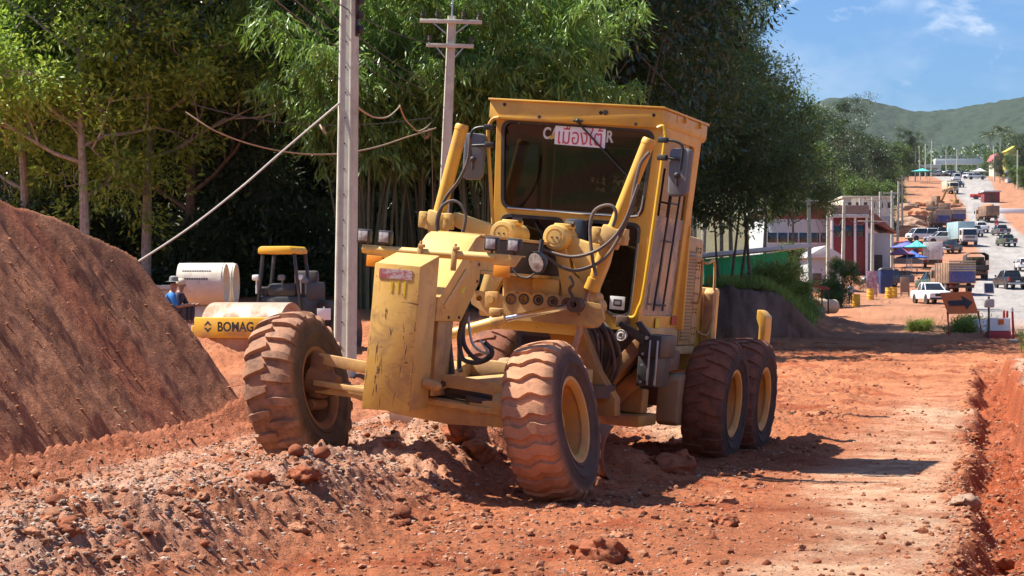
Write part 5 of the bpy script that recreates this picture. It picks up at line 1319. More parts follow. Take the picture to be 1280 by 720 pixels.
def car(kind, label, px, d, rotz, paint, group='vehicles on the road works', scale=1):
    p = at(px, d); t = thing({'pickup': 'pickup_truck', 'suv': 'suv_car', 'van': 'van', 'sedan': 'car'}[kind], label, {'pickup': 'pickup', 'suv': 'suv', 'van': 'van', 'sedan': 'car'}[kind], p, rotz, group); t.scale = (scale,)*3
    top = {'pickup': 1.74, 'suv': 1.78, 'van': 1.95, 'sedan': 1.46}[kind]; L = {'pickup': 2.6, 'suv': 2.35, 'van': 2.4, 'sedan': 2.25}[kind]; bz = 1.12 if kind != 'sedan' else .92
    mb = MB()
    hood = [(-L, .42), (-L-.02, .80), (-L+.12, bz-.10), (-1.25, bz)] if kind != 'van' else [(-L, .42), (-L-.02, .85), (-L+.1, bz), (-L+.3, bz+.02)]
    mb.prism(hood+[(L-.05, bz-.02), (L, .80), (L-.02, .45), (1.95, .40), (-1.9, .40)], 'x', -.88, .88, .07); body = mb.build('body', paint, t)
    f0, f1 = (-1.30, -.55) if kind != 'van' else (-2.05, -1.35); r0, r1 = {'pickup': (.95, .72), 'suv': (2.25, 1.95), 'van': (2.35, 2.2), 'sedan': (1.75, .95)}[kind]
    mb = MB(); frustum(mb, f0, r0, .80, bz-.02, f1+.03, r1-.03, .64, top-.07, .03); mb.build('windows', m_cglass, t)
    mb = MB(); frustum(mb, f1-.02, r1+.02, .655, top-.075, f1+.12, r1-.1, .60, top, .03)
    for sg in (-1, 1):
        for ya, yb in ((f0, f1), ((f0+r0)/2+.1, (f1+r1)/2+.1), (r0, r1)): mb.bar((sg*.80, ya, bz-.02), (sg*.648, yb, top-.06), .06, .05)
        if kind == 'suv': mb.bar((sg*.80, 1.15, bz-.02), (sg*.648, 1.05, top-.06), .06, .05)
    mb.build('roof', paint, t)
    for sg in (-1, 1):
        mb = MB(); mb.box(sg*.62-.20, sg*.62+.20, -L-.03, -L+.12, .72, .88, .03); mb.build('headlight', m_hl, t)
        mb = MB(); mb.box(sg*.78-.09, sg*.78+.09, L-.12, L+.03, .70, 1.02, .03); mb.build('tail_light', m_tail, t)
        mb = MB(); mb.box(sg*.98-.09, sg*.98+.09, f0+.02, f0+.14, bz, bz+.18, .03); mb.build('mirror', paint if kind == 'suv' else m_blk, t)
        for y in (-1.55, 1.5):
            road_wheel(t, sg*.78, y, .37, .24)
            mb = MB(); mb.lathe([(-.02, .0), (-.02, .44), (.02, .44), (.02, 0)], (sg*.862, y, .40), 'x', 20); mb.build('wheel_arch', m_blk, body)
    mb = MB(); mb.box(-.42, .42, -L-.035, -L+.05, .62, .86, .02); mb.box(-.86, .86, -L-.05, -L+.1, .36, .52, .03); mb.build('grille', m_blk, t)
    mb = MB(); mb.box(-.86, .86, L-.1, L+.08, .42, .56, .03); mb.build('bumper', m_galv if kind == 'pickup' else paint, t)
    mb = MB(); mb.box(-.20, .20, L+.005, L+.012 if kind != 'pickup' else L+.02, .64, .76, 0); mb.build('number_plate', m_wpaint, t)
    if kind == 'pickup':
        mb = MB(); mb.box(-.74, .74, 1.02, L-.12, bz-.02, bz+.006, 0); mb.build('cargo_bed', m_int, t)
    return t
def truck(kind, label, px, d, rotz, cabc, cargoc, L=6.5, W=2.3, h=2.9, group='vehicles on the road works', scale=1):
    p = at(px, d); t = thing({'box': 'box_truck', 'dump': 'dump_truck', 'army': 'canvas_truck', 'load': 'loaded_truck', 'flat': 'flatbed_truck'}[kind], label, 'truck', p, rotz, group); t.scale = (scale,)*3; w = W/2; c1 = -L/2+1.75
    mb = MB(); mb.prism([(-L/2, .55), (-L/2-.03, 1.3), (-L/2+.15, 2.30), (-L/2+.35, 2.42), (c1, 2.42), (c1, .55)], 'x', -w*.92, w*.92, .06); cb = mb.build('cab', cabc, t)
    mb = MB(); V = [(-w*.82, -L/2-.012, 1.42), (w*.82, -L/2-.012, 1.42), (w*.76, -L/2+.135, 2.22), (-w*.76, -L/2+.135, 2.22)]; mb.add(V+[(x, y+.03, z) for x, y, z in V], [(0, 1, 2, 3), (7, 6, 5, 4), (0, 4, 5, 1), (1, 5, 6, 2), (2, 6, 7, 3), (3, 7, 4, 0)]); mb.build('windscreen', m_cglass, cb)
    for sg in (-1, 1): 
        mb = MB(); mb.prism([(-L/2+.35, 1.45), (c1-.25, 1.45), (c1-.25, 2.15), (-L/2+.5, 2.15)], 'x', sg*w*.92-.012, sg*w*.92+.012, 0); mb.build('side_window', m_cglass, cb)
        mb = MB(); mb.box(sg*w*.62-.16, sg*w*.62+.16, -L/2-.06, -L/2, .75, .95, .03); mb.build('headlight', m_hl, cb)
        mb = MB(); mb.box(sg*(w+.10)-.09, sg*(w+.10)+.09, -L/2-.05, -L/2+.03, 1.5, 2.05, .03); mb.bar((sg*w*.9, -L/2, 1.8), (sg*(w+.1), -L/2, 1.8), .03, .03); mb.build('mirror', m_blk, cb)
        mb = MB(); mb.box(sg*w*.8-.14, sg*w*.8+.14, L/2-.02, L/2+.05, .70, .84, .02); mb.build('tail_light', m_tail, t)
        for y in ([-L/2+.8, L/2-1.4] if L < 7 else [-L/2+.8, L/2-2.3, L/2-1.1]): road_wheel(t, sg*(w-.2), y, .48, .34)
    mb = MB(); mb.box(-w*.85, w*.85, -L/2-.07, -L/2+.05, .45, .70, .03); mb.box(-w*.6, w*.6, -L/2-.03, -L/2+.02, .98, 1.3, .02); mb.build('bumper', m_gry, t)
    mb = MB(); mb.box(-.45, .45, -L/2+.4, L/2, .62, .85, .02); mb.box(-w*.9, w*.9, L/2-.1, L/2, .55, .7, .02); mb.build('chassis', m_dark, t)
    if kind == 'box':
        mb = MB(); mb.box(-w, w, c1+.12, L/2, .95, h, .03); b = mb.build('cargo_box', cargoc, t)
        mb = MB(); mb.box(-.012, .012, L/2+.001, L/2+.02, 1.0, h-.06, .004); 
        for x in (-w*.45, w*.45, -w*.7, w*.7): mb.cyl((x, L/2+.02, 1.0), (x, L/2+.02, h-.05), .018, 8)
        mb.build('door_bars', m_galv, b)
    elif kind in ('dump', 'load'):
        mb = MB(); mb.prism([(c1+.12, .95), (L/2, .95), (L/2+.05, h), (c1+.05, h)], 'x', -w, w, .03)
        for y in np.linspace(c1+.3, L/2-.2, 6): mb.box(-w-.05, w+.05, y-.05, y+.05, 1.0, h-.02, .01)
        b = mb.build('dump_bed', cargoc, t)
        if kind == 'load':
            V, Fs = rock_template(77, 3, .8); o = np_mesh('load', V*np.array([w*.9, (L/2-c1)*.45, .55]), Fs, m_rock, t, True); o.location = (0, (c1+L/2)/2, h)
        mb = MB(); mb.box(-w*.9, w*.9, L/2+.03, L/2+.09, 1.05, h-.25, .02); mb.build('tailgate', mat('blue_tailgate', (.05, .06, .22), .6, dirt=DUST, dirt_amt=.2) if kind == 'dump' else cargoc, b)
        if kind == 'dump':
            mb = MB()
            for k in range(5): mb.box(-w, w, L/2+.02, L/2+.10, h-.75+k*.20, h-.62+k*.20, .01)
            mb.build('slatted_board', mat('beige_boards', (.42, .33, .22), .8), b)
    elif kind == 'army':
        mb = MB(); mb.box(-w, w, c1+.12, L/2, .95, 1.5, .03); mb.build('cargo_bed', cargoc, t)
        mb = MB()
        for y in np.linspace(c1+.2, L/2-.05, 4): mb.tube([(-w*.95, y, 1.5), (-w*.95, y, 2.5), (-w*.6, y, 2.75), (w*.6, y, 2.75), (w*.95, y, 2.5), (w*.95, y, 1.5)], .03, 6)
        mb.build('hoops', m_dark, t)
        mb = MB(); mb.prism([(-w, 2.0), (-w, 2.52), (-w*.6, 2.79), (w*.6, 2.79), (w, 2.52), (w, 2.0), (w*.96, 2.0), (w*.96, 2.5), (w*.58, 2.75), (-w*.58, 2.75), (-w*.96, 2.5), (-w*.96, 2.0)], 'y', c1+.2, L/2-.05, 0); mb.build('canvas', cargoc, t)
    else:
        mb = MB(); mb.box(-w, w, c1+.1, L/2, .95, 1.12, .02); mb.box(-w, -w+.05, c1+.1, L/2, 1.12, 1.5, .01); mb.box(w-.05, w, c1+.1, L/2, 1.12, 1.5, .01); mb.build('flatbed', cargoc, t)
    return t
pw = mat('car_white', (.75, .75, .74), .25, var=.03, dirt=DUST, dirt_amt=.15); pk = mat('car_black', (.02, .02, .022), .3, var=.1, dirt=DUST, dirt_amt=.15); pg = mat('car_grey', (.07, .075, .085), .3, var=.1, dirt=DUST, dirt_amt=.2); ps = mat('car_silver', (.42, .43, .44), .3, .3, var=.05, dirt=DUST, dirt_amt=.15)
pgr = mat('car_green', (.03, .07, .05), .4, var=.1, dirt=DUST, dirt_amt=.25); pr_ = mat('car_red', (.45, .03, .02), .35, dirt=DUST, dirt_amt=.15); olive = mat('olive_paint', (.09, .085, .06), .7, dirt=DUST, dirt_amt=.3); tgr = mat('truck_grey', (.50, .49, .47), .5, dirt=DUST, dirt_amt=.25); brn = mat('rusty_bed', (.19, .125, .085), .8, var=.2, dirt=DUST, dirt_amt=.4)
car('pickup', 'white pickup facing the camera on the dirt, left of the orange sign', 1163, 165, R(6), pw)
truck('dump', 'truck with beige slatted tailgate and blue panel behind the orange sign', 1190, 181, R(184), brn, brn, 6.2, 2.4, 2.75)
car('pickup', 'dark green pickup between the white pickup and the slatted truck', 1167, 186, R(188), pgr)
car('pickup', 'dark grey pickup parked side-on behind the yellow barrels', 1110, 196, R(-58), pg)
truck('box', 'white box truck with rear doors on the dirt yard', 1166, 238, R(169), pw, mat('box_white', (.66, .62, .58), .5, var=.08, dirt=DUST, dirt_amt=.2), 6.0, 2.15, 3.0)
truck('army', 'dark truck with a canvas hoop cover right of the box truck', 1219, 214, R(172), olive, mat('dark_canvas', (.05, .042, .038), .9), 6.2, 2.3, 2.7)
car('pickup', 'black pickup driving away on the paved road at the right', 1262, 192, R(183), pk)
car('sedan', 'white car cut by the right edge of the picture', 1281, 232, R(175), pw)
truck('box', 'grey-white lorry facing the camera above the canvas truck', 1203, 292, R(3), tgr, mat('teal_box', (.30, .42, .44), .5), 8, 2.4, 3.4)
car('suv', 'white suv parked side-on behind the box truck', 1177, 296, R(-80), pw, scale=1.05)
car('van', 'white van parked left of the white suv', 1153, 305, R(-70), pw)
car('suv', 'dark suv behind the white suv', 1165, 312, R(-75), pk)
car('pickup', 'black pickup before the grey-white lorry', 1188, 272, R(150), pk)
truck('dump', 'brown tipper parked rear-on up the dirt yard', 1173, 340, R(182), brn, brn, 6.5, 2.5, 3.0)
truck('dump', 'dark tipper beside the brown tipper', 1192, 352, R(185), pk, pk, 6.2, 2.4, 2.7)
truck('load', 'heaped earth truck driving up the paved road', 1234, 362, R(184), brn, brn, 6.5, 2.4, 2.7)
car('pickup', 'silver pickup near the top of the dirt, left of the earth truck', 1219, 318, R(178), ps)
car('pickup', 'white pickup beside the silver one, left of the earth truck', 1226, 330, R(178), pw)
car('pickup', 'grey pickup on the paved road below the earth truck', 1251, 320, R(182), pg)
car('pickup', 'green pickup on the paved road right of the grey one', 1258, 290, R(182), pgr)
truck('flat', 'brown flatbed lorry near the earthworks up the yard', 1180, 378, R(165), brn, brn, 6, 2.3)
truck('box', 'pale truck halfway up the far road', 1188, 452, R(4), mat('pale_cream', (.52, .45, .33), .5), mat('pale_cream', (.52, .45, .33), .5), 6, 2.2, 2.8)
car('van', 'white van on the far road above the pale truck', 1195, 520, R(178), pw)
car('sedan', 'pale blue car on the far road below the white van', 1198, 480, R(2), mat('car_blue', (.22, .30, .40), .3))
for i, (px, lab) in enumerate(((1174, 'leftmost car under the footbridge'), (1181, 'second car under the footbridge'), (1191, 'third car under the footbridge'), (1200, 'fourth car under the footbridge'))):
    car('sedan' if i % 2 else 'suv', lab, px, 610, R(40+i*9), (pg, ps, pk, pw)[i], 'cars waiting under the footbridge')
for i, (px, d, lab, m) in enumerate(((1214, 560, 'white car parked right of the far road', pw), (1221, 545, 'silver car parked beside the pale tent', ps), (1209, 585, 'dark car parked by the far bend', pk))): car('suv', lab, px, d, R(60+i*20), m, 'cars parked right of the far road')
car('pickup', 'red pickup parked right of the far road', 1229, 430, R(70), pr_)
car('pickup', 'red car beside the market stalls', 1128, 268, R(-70), pr_); car('sedan', 'dark car beside the market stalls', 1140, 275, R(-75), pk)
# motorcyclist
def motorbike(label, px, d, rotz):
    p = at(px, d); t = thing('motorbike', label, 'motorbike', p, rotz, 'motorbikes on the dirt')
    for y in (-.62, .60):
        mb = MB(); mb.lathe([(-.05, .24), (-.05, .30), (.05, .30), (.05, .24)], (0, 0, 0), 'x', 20, True); w = mb.build('wheel', m_tyre_p, t); w.location = (0, y, .30)
    mb = MB(); mb.bar((0, -.62, .3), (0, -.40, .95), .08, .08); mb.prism([(-.42, .5), (-.2, .78), (.7, .80), (.75, .68), (.3, .35), (-.3, .3)], 'x', -.12, .12, .04); mb.bar((-.32, -.36, 1.0), (.32, -.36, 1.0), .03, .03); mb.build('frame', m_red, t)
    mb = MB(); mb.box(-.13, .13, -.1, .68, .78, .86, .03); mb.build('seat', m_blk, t)
    return t
motorbike('motorbike with a rider before the canvas truck', 1195, 200, R(188)); p = at(1195, 200); person('dark clothed motorbike rider before the canvas truck', (p.x, p.y+.15, p.z), R(188), m_navy, m_jean, ('helmet', pk), 'ride', 'motorbike riders')
motorbike('motorbike with a rider by the earth truck on the paved road', 1246, 345, R(184)); p = at(1246, 345); person('motorbike rider right of the earth truck', (p.x, p.y+.15, p.z), R(184), m_red, m_jean, ('helmet', pk), 'ride', 'motorbike riders')
# excavator on the spoil heap
p = at(1171, 392); t = thing('excavator', 'dark excavator on the spoil up the dirt yard', 'excavator', p, R(30))
mb = MB(); mb.box(-1.3, -.75, -1.7, 1.7, 0, .8, .2); mb.box(.75, 1.3, -1.7, 1.7, 0, .8, .2); mb.build('tracks', m_blk, t)
mb = MB(); mb.box(-1.2, 1.2, -.9, 1.8, .95, 1.9, .1); mb.box(-1.2, -.2, -1.3, .3, .95, 2.8, .08); mb.build('house', brn, t)
mb = MB(); mb.tube([(.3, -.8, 1.5), (.3, -2.4, 4.0), (.3, -4.2, 4.4)], .22, 8); mb.tube([(.3, -4.2, 4.5), (.3, -5.0, 2.0)], .18, 8); mb.box(-.2, .8, -5.4, -4.6, 1.2, 2.0, .08); mb.build('boom', mat('dull_ochre', (.30, .17, .05), .7), t)

# ------------------------------------------------------------------ buildings along the left of the far road
def bz(px, py, d): return Vector(zat(px, py, d))
m_maroon = mat('maroon_paint', (.20, .035, .035), .7, var=.1); m_cream = mat('cream_wall', (.62, .54, .40), .8, var=.06, vscale=.4); m_wwall = mat('white_wall', (.47, .465, .45), .8, var=.08, vscale=.5); m_zinc = mat('pale_roof_sheet', (.60, .55, .50), .5, .2, var=.06)
def tile_mat():
    m, nt, out = nt_new('red_tiles'); b = N(nt, 'ShaderNodeBsdfPrincipled', Roughness=.8); co = coords(nt)
    w = nt.nodes.new('ShaderNodeTexWave'); w.inputs['Scale'].default_value = 1.6; w.inputs['Distortion'].default_value = .4; nt.links.new(co, w.inputs['Vector'])
    c = mixc(nt, w.outputs['Fac'], (.30, .085, .05), (.42, .15, .09)); c = mixc(nt, ramp(nt, noise(nt, co, .8, 4), .4, .7), c, (.22, .09, .06)); nt.links.new(c, b.inputs['Base Color']); nt.links.new(b.outputs[0], out.inputs[0]); return m
m_tile = tile_mat(); m_brick = mat('brown_brick', (.26, .17, .13), .9, var=.2, vscale=5)
def bld(name, label, cat, px0, px1, d, base_dz=-.5):
    x0, x1 = (px0-640)/F*d, (px1-640)/F*d; z = min(base_z(x0, d), base_z(x1, d)); return thing(name, label, cat, ((x0+x1)/2, d, z+base_dz)), (x1-x0)
# green sheet shed
t, w = bld('green_shed', 'low shed with bright green sheet wall and white roof edge', 'shed', 880, 984, 96, .05); h = 2.2
mb = MB(); mb.box(-w/2, w/2, 0, 5, 0, 1.55, .01)
mb.prism([(-w/2, 1.552), (w/2, 1.552), (w/2, 1.95), (-w/2, 1.60)], 'y', .0, 5, 0); wl = mb.build('wall', m_grn, t)
mb = MB()
for k in range(14): mb.box(-w/2+k*w/13.5, -w/2+k*w/13.5+.03, -.02, -.001, 0, 1.58, 0)
mb.build('wall_ribs', m_grn, wl)
mb = MB(); mb.prism([(-w/2-.4, 1.66), (w/2+1.0, 2.16), (w/2+1.0, 2.34), (-w/2-.4, 1.86)], 'y', -.5, 5.4, .01); mb.build('roof', m_wpaint, t)
# red awning
p = at(1008, 99); t = thing('red_awning_stall', 'open stall with a sloping red awning beside the green shed', 'stall', p)
mb = MB(); mb.prism([(-1.1, 1.45), (1.0, .98), (1.0, 1.06), (-1.1, 1.56)], 'y', -.8, 1.4, .01); mb.build('awning', mat('red_sheet', (.36, .055, .03), .6, var=.15), t)
mb = MB()
for x, zz in ((-1.0, 1.44), (0, 1.2), (.95, .98)):
    for y in (-.7, 1.3): mb.bar((x, y, -.2), (x, y, zz), .07, .07)
mb.build('posts', m_dark, t)
# white house
t, w = bld('white_house', 'small white house behind the red awning', 'house', 1012, 1050, 185)
mb = MB(); mb.box(-w/2, w/2, 0, 6, 0, 3.6, .02); wl = mb.build('wall', m_wwall, t)
mb = MB(); mb.prism([(-w/2-.4, 3.602), (w/2+.4, 3.602), (w/2-.3, 4.1), (0, 4.7), (-w/2+.3, 4.1)], 'y', -.5, 6.4, .02); mb.build('roof', m_zinc, t)
for x, ww, z0, z1 in ((.5, .9, 0, 2.3), (-.7, .8, 1.1, 2.2)): mb = MB(); mb.box(x-ww/2, x+ww/2, -.03, .02, z0, z1, .01); mb.build('door' if z0 == 0 else 'window', m_dark, t)
# long warehouse with maroon gable
t, w = bld('warehouse', 'long white warehouse with maroon gable and pale roof', 'warehouse', 955, 1037, 225); zt = 12.6-t.location.z
mb = MB(); mb.box(-w/2, w/2, 0, 14, 0, zt-2.4, .02); wl = mb.build('wall', m_wwall, t)
mb = MB(); mb.prism([(-w/2, zt-2.398), (w/2, zt-2.398), (w/2, zt-.6), (w/2-1, zt-.4), (-w/2, zt-1.6)], 'y', -.02, 14, .01); mb.build('gable', m_maroon, t)
mb = MB(); mb.prism([(-w/2-.6, zt-1.55), (w/2+.3, zt-.35), (w/2+.3, zt-.1), (-w/2-.6, zt-1.3)], 'y', -.6, 14.4, .01); mb.build('roof', m_zinc, t)
for k in range(6): mb = MB(); x = -w/2+.9+k*w/6.2; mb.box(x-.5, x+.5, -.04, .02, zt-5.0, zt-3.9, .01); o = mb.build('window', m_cglass, t); mb = MB(); mb.box(x-.58, x+.58, -.06, -.035, zt-5.08, zt-5.0, .005); mb.build('sill', m_wpaint, o)
# shop house with brick parapet and maroon bays
t, w = bld('shop_house', 'shop house with brick parapet and maroon bays between white columns', 'shop', 1039, 1085, 222); zt = 11.6-t.location.z
mb = MB(); mb.box(-w/2, w/2, .6, 10, 0, zt-1.0, .02); mb.build('wall', m_maroon, t)
mb = MB(); mb.box(-w/2-.1, w/2+.1, 0, 10, zt-.998, zt, .03); mb.build('parapet', m_brick, t)
mb = MB(); mb.box(-w/2-.1, w/2+.1, -.2, .598, zt-1.35, zt-1.0, .02); mb.build('lintel', m_wwall, t)
for k in range(4): mb = MB(); x = -w/2+.12+k*(w-.24)/3; mb.box(x-.12, x+.12, .1, .4, 0, zt-1.352, .02); mb.build('column', m_wpaint, t)
for k in range(3): mb = MB(); x = -w/2+.12+(k+.5)*(w-.24)/3; mb.box(x-.4, x+.4, .56, .62, zt-3.4, zt-2.2, .01); mb.build('window', m_cglass, t)
# cream hall
t, w = bld('cream_hall', 'wide cream building with a plain flat facade behind the shop house', 'building', 1054, 1117, 248); zt = 13.6-t.location.z
mb = MB(); mb.box(-w/2, w/2, 0, 12, 0, zt, .03); mb.box(-w/2-.15, w/2+.15, -.15, 12, zt+.002, zt+.25, .02); wl = mb.build('wall', m_cream, t)
for k in range(6): mb = MB(); x = -w/2+.8+k*w/6.4; mb.box(x-.2, x+.2, -.03, .02, zt-1.2, zt-.5, .01); mb.build('vent_window', m_dark, t)
mb = MB(); mb.box(w/2-1.6, w/2+.01, -.05, .02, 1.0, zt-2.2, .01); mb.build('grey_panel', m_block, wl)
# red tiled house
t, w = bld('tiled_house', 'house with a sloping red tiled roof before the cream hall', 'house', 1084, 1113, 226); zt = 11.3-t.location.z
mb = MB(); mb.box(-w/2, w/2, 0, 7, 0, zt-2.6, .02); mb.build('wall', m_wwall, t)
mb = MB(); mb.prism([(-w/2-.3, zt-.1), (-w/2+.3, zt), (w/2+.5, zt-2.5), (w/2+.5, zt-2.65), (-w/2-.3, zt-.9)], 'y', -.5, 7.4, .01); mb.build('roof', m_tile, t)
mb = MB(); mb.box(-.5, .4, -.03, .02, .5, 2.6, .01); mb.build('door', m_dark, t)
# roadside boards, stalls
for px, d, w, z0, z1, m, lab, cat in ((1090, 176, .95, .2, 2.25, decal_mat('pink_poster', (.32, .12, .20), (.45, .36, .36), 3), 'tall faded pink advertising board on the left roadside', 'billboard'), (1131, 178, .8, .3, 1.65, mat('brown_board', (.30, .19, .12), .8), 'plain brown board standing on the dirt below the market stalls', 'board')):
    p = at(px, d); t = thing('advertising_board', lab, cat, p); mb = MB(); mb.box(-w/2, w/2, -.05, .02, z0, z1, .01); mb.build('panel', m, t)
    for x in (-w/2+.08, w/2-.08): mb = MB(); mb.bar((x, .06, -.2), (x, .06, z1-.1), .06, .06); mb.build('post', m_dark, t)
p = at(1107, 182); t = thing('portable_toilet', 'dark blue portable toilet right of the pink board', 'toilet', p); mb = MB(); mb.box(-.55, .55, -.55, .55, 0, 2.1, .04); mb.build('cabin', mat('dark_blue_plastic', (.03, .045, .13), .5), t); mb = MB(); mb.prism([(-.6, 2.102), (.6, 2.102), (.4, 2.3), (-.4, 2.3)], 'y', -.6, .6, .02); mb.build('roof', m_gry, t); mb = MB(); mb.box(-.38, .38, -.57, -.545, .15, 1.95, .01); mb.build('door', mat('dark_blue_plastic', (.03, .045, .13), .5), t)
def umbrella(px, d, m, lab, R0=1.9, h=2.5, sq=False):
    p = at(px, d); t = thing('market_umbrella', lab, 'umbrella', p, .4, 'umbrellas of the roadside market'); mb = MB(); n = 4 if sq else 8
    mb.lathe([(h-.32, R0), (h-.22, R0), (h, R0*.55), (h+.55, .03)], (0, 0, 0), 'z', n); mb.build('canopy', m, t)
    for a in (range(4) if sq else (0,)):
        x, y = (R0*.62*math.cos(a*PI/2), R0*.62*math.sin(a*PI/2)) if sq else (0, 0)
        mb = MB(); mb.cyl((x, y, -.2), (x, y, h-.25 if sq else h+.4), .035, 8); mb.build('pole', m_galv, t)
umbrella(1126, 228, mat('purple_cloth', (.26, .10, .18), .8), 'dull purple market tent at the left of the stalls', 2.0, 2.3, True); umbrella(1133, 240, mat('indigo_cloth', (.12, .13, .36), .8), 'indigo market umbrella behind the purple tent', 2.2, 2.6)
umbrella(1146, 236, mat('teal_cloth', (.08, .45, .45), .8), 'bright teal market tent right of the stalls', 1.7, 2.8, True); umbrella(1140, 229, mat('blue_tarp', (.05, .14, .45), .7), 'blue market umbrella in front of the teal tent', 1.8, 1.9)
for px, d, m, lab in ((1122, 224, m_red, 'market table under the purple tent'), (1137, 223, m_cream, 'market table under the blue umbrella')):
    p = at(px, d); t = thing('market_table', lab, 'table', p); mb = MB(); mb.box(-.9, .9, -.4, .4, .72, .78, .01); mb.build('tabletop', m, t)
    for x in (-.8, .8):
        for y in (-.3, .3): mb = MB(); mb.bar((x, y, 0), (x, y, .719), .05, .05); mb.build('leg', m_dark, t)
umbrella(1153, 500, mat('teal_cloth', (.08, .45, .45), .8), 'teal canopy beside the far road left of the footbridge', 3.4, 3.0, True); umbrella(1225, 535, m_wpaint, 'pale tent right of the far road', 2.6, 2.6, True)
# footbridge across the far road
p0, p1 = bz(1168, 205, 720), bz(1251, 205, 720); t = thing('footbridge', 'long grey concrete footbridge spanning the far road', 'bridge', ((p0.x+p1.x)/2, 720, base_z(p0.x, 720))); L = p1.x-p0.x; zd = CAMZ+(HOR-209)/F*720-t.location.z
m_bdg = mat('bridge_concrete', (.66, .65, .62), .9, var=.06, vscale=.3)
mb = MB(); zd += .9; mb.box(-L/2, L/2, -1.5, 1.5, zd, zd+2.0, .05); mb.build('deck', m_bdg, t)
mb = MB()
for k in range(30): x = -L/2+.2+k*(L-.4)/29; mb.bar((x, -1.4, zd+2.0), (x, -1.4, zd+3.1), .10, .10, 0)
mb.bar((-L/2, -1.4, zd+3.1), (L/2, -1.4, zd+3.1), .14, .14); mb.bar((-L/2, -1.4, zd+2.6), (L/2, -1.4, zd+2.6), .08, .08); mb.build('railing', m_galv, t)
for x in (-L/2+1.2, -L*.18, L*.16, L/2-1.0): mb = MB(); mb.box(x-(.9 if x < -L*.4 else .35), x+(.9 if x < -L*.4 else .35), -.8, .8, -1, zd-.01, .03); mb.build('pier', m_bdg, t)
p = bz(1150, 210, 700); t = thing('roadside_hall', 'low pale hall left of the footbridge', 'building', (p.x, 700, base_z(p.x, 700))); mb = MB(); mb.box(-6, 6, 0, 8, 0, 3.2, .03); mb.build('wall', m_wwall, t); mb = MB(); mb.box(-7, 7, -1.5, 9, 3.3, 4.4, .1); mb.build('roof', m_zinc, t); mb = MB(); mb.box(-5, 5, -.05, .02, .3, 2.5, .01); mb.build('shopfront', m_dark, t)
p = bz(1272, 200, 600); t = thing('yellow_house', 'yellow house high on the right slope', 'house', (p.x, 600, p.z-1.5)); mb = MB(); mb.box(-3, 3, 0, 6, -3, 4, .03); mb.build('wall', mat('yellow_wall', (.62, .52, .12), .8), t); mb = MB(); mb.prism([(-3.5, 4.002), (3.5, 4.002), (0, 6)], 'y', -.5, 6.5, .03); mb.build('roof', mat('yellow_roof', (.65, .55, .08), .7), t)
for x in (-1.5, 1.2): mb = MB(); mb.box(x-.5, x+.5, -.04, .02, 1.2, 2.6, .01); mb.build('window', m_cglass, t)
p = bz(1253, 199, 610); t = thing('pink_roof_house', 'house with a pink red roof left of the yellow house', 'house', (p.x, 610, p.z-3)); mb = MB(); mb.box(-2.6, 2.6, 0, 6, -3, 2.6, .03); mb.build('wall', m_cream, t); mb = MB(); mb.prism([(-3.2, 2.602), (3.2, 2.602), (2, 4.6), (-2, 4.6)], 'y', -.5, 6.5, .03); mb.build('roof', mat('pink_roof', (.50, .10, .10), .7), t); mb = MB(); mb.box(-.5, .5, -.04, .02, .3, 1.8, .01); mb.build('window', m_cglass, t)
p = bz(1262, 254, 385); t = thing('concrete_guard_rail', 'long white concrete kerb beside the far cutting', 'barrier', (p.x, 385, base_z(p.x, 385))); mb = MB(); mb.prism([(-.3, 0), (.3, 0), (.15, .9), (-.15, .9)], 'x', -3.4, 4, .03); mb.build('wall', m_wpaint, t)
p = at(1240, 418); t = thing('site_hut', 'red and grey site hut right of the far road', 'hut', p); mb = MB(); mb.box(-1.6, 1.6, 0, 3, 0, 2.2, .03); mb.build('wall', m_maroon, t); mb = MB(); mb.prism([(-1.9, 2.202), (1.9, 2.202), (1.7, 2.5), (-1.7, 2.5)], 'y', -.3, 3.3, .02); mb.build('roof', m_zinc, t); mb = MB(); mb.box(-.5, .4, -.04, .02, 0, 1.9, .01); mb.build('door', m_dark, t)
p = at(1272, 500); t = thing('roadside_house', 'pale house with a dark verandah at the right edge', 'house', p); t.scale = (.7,)*3; mb = MB(); mb.box(-3, 4, 0, 6, 0, 3.2, .03); mb.build('wall', m_wwall, t); mb = MB(); mb.prism([(-3.8, 3.202), (4.8, 3.202), (3.5, 4.6), (-2.6, 4.6)], 'y', -1.5, 6.5, .03); mb.build('roof', m_gry, t); mb = MB(); mb.box(-2.5, 2.5, -.04, .02, .3, 2.4, .01); mb.build('verandah_opening', m_dark, t)

# spoil heaps and stacked material on the dirt yard
for i, (px, d, w, h, lab) in enumerate(((1138, 352, 3.2, 1.5, 'brown spoil heap on the yard left of the brown tipper'), (1150, 372, 3.6, 1.7, 'spoil heap behind the brown tipper'), (1135, 395, 3.0, 1.3, 'spoil heap at the back of the yard by the pole row'), (1160, 408, 3.4, 1.8, 'spoil heap beside the dark excavator'), (1148, 335, 2.6, 1.1, 'low spoil heap right above the parked white van'), (1190, 405, 3.0, 1.4, 'spoil heap right of the excavator'))):
    V, Fs = rock_template(500+i, 4, .9); V = V+.12*np.stack([fbm(V[:, 0]*4+i, V[:, 1]*4+V[:, 2]*3, 1, 3, 290+j) for j in range(3)], 1)
    o = np_mesh('spoil_heap', V*np.array([w, w*.8, h]), Fs, m_rock if i % 2 else m_rockg, smooth=True); p = at(px, d); o.location = (p.x, p.y, p.z); tag(o, lab, 'spoil heap', 'spoil heaps on the dirt yard')
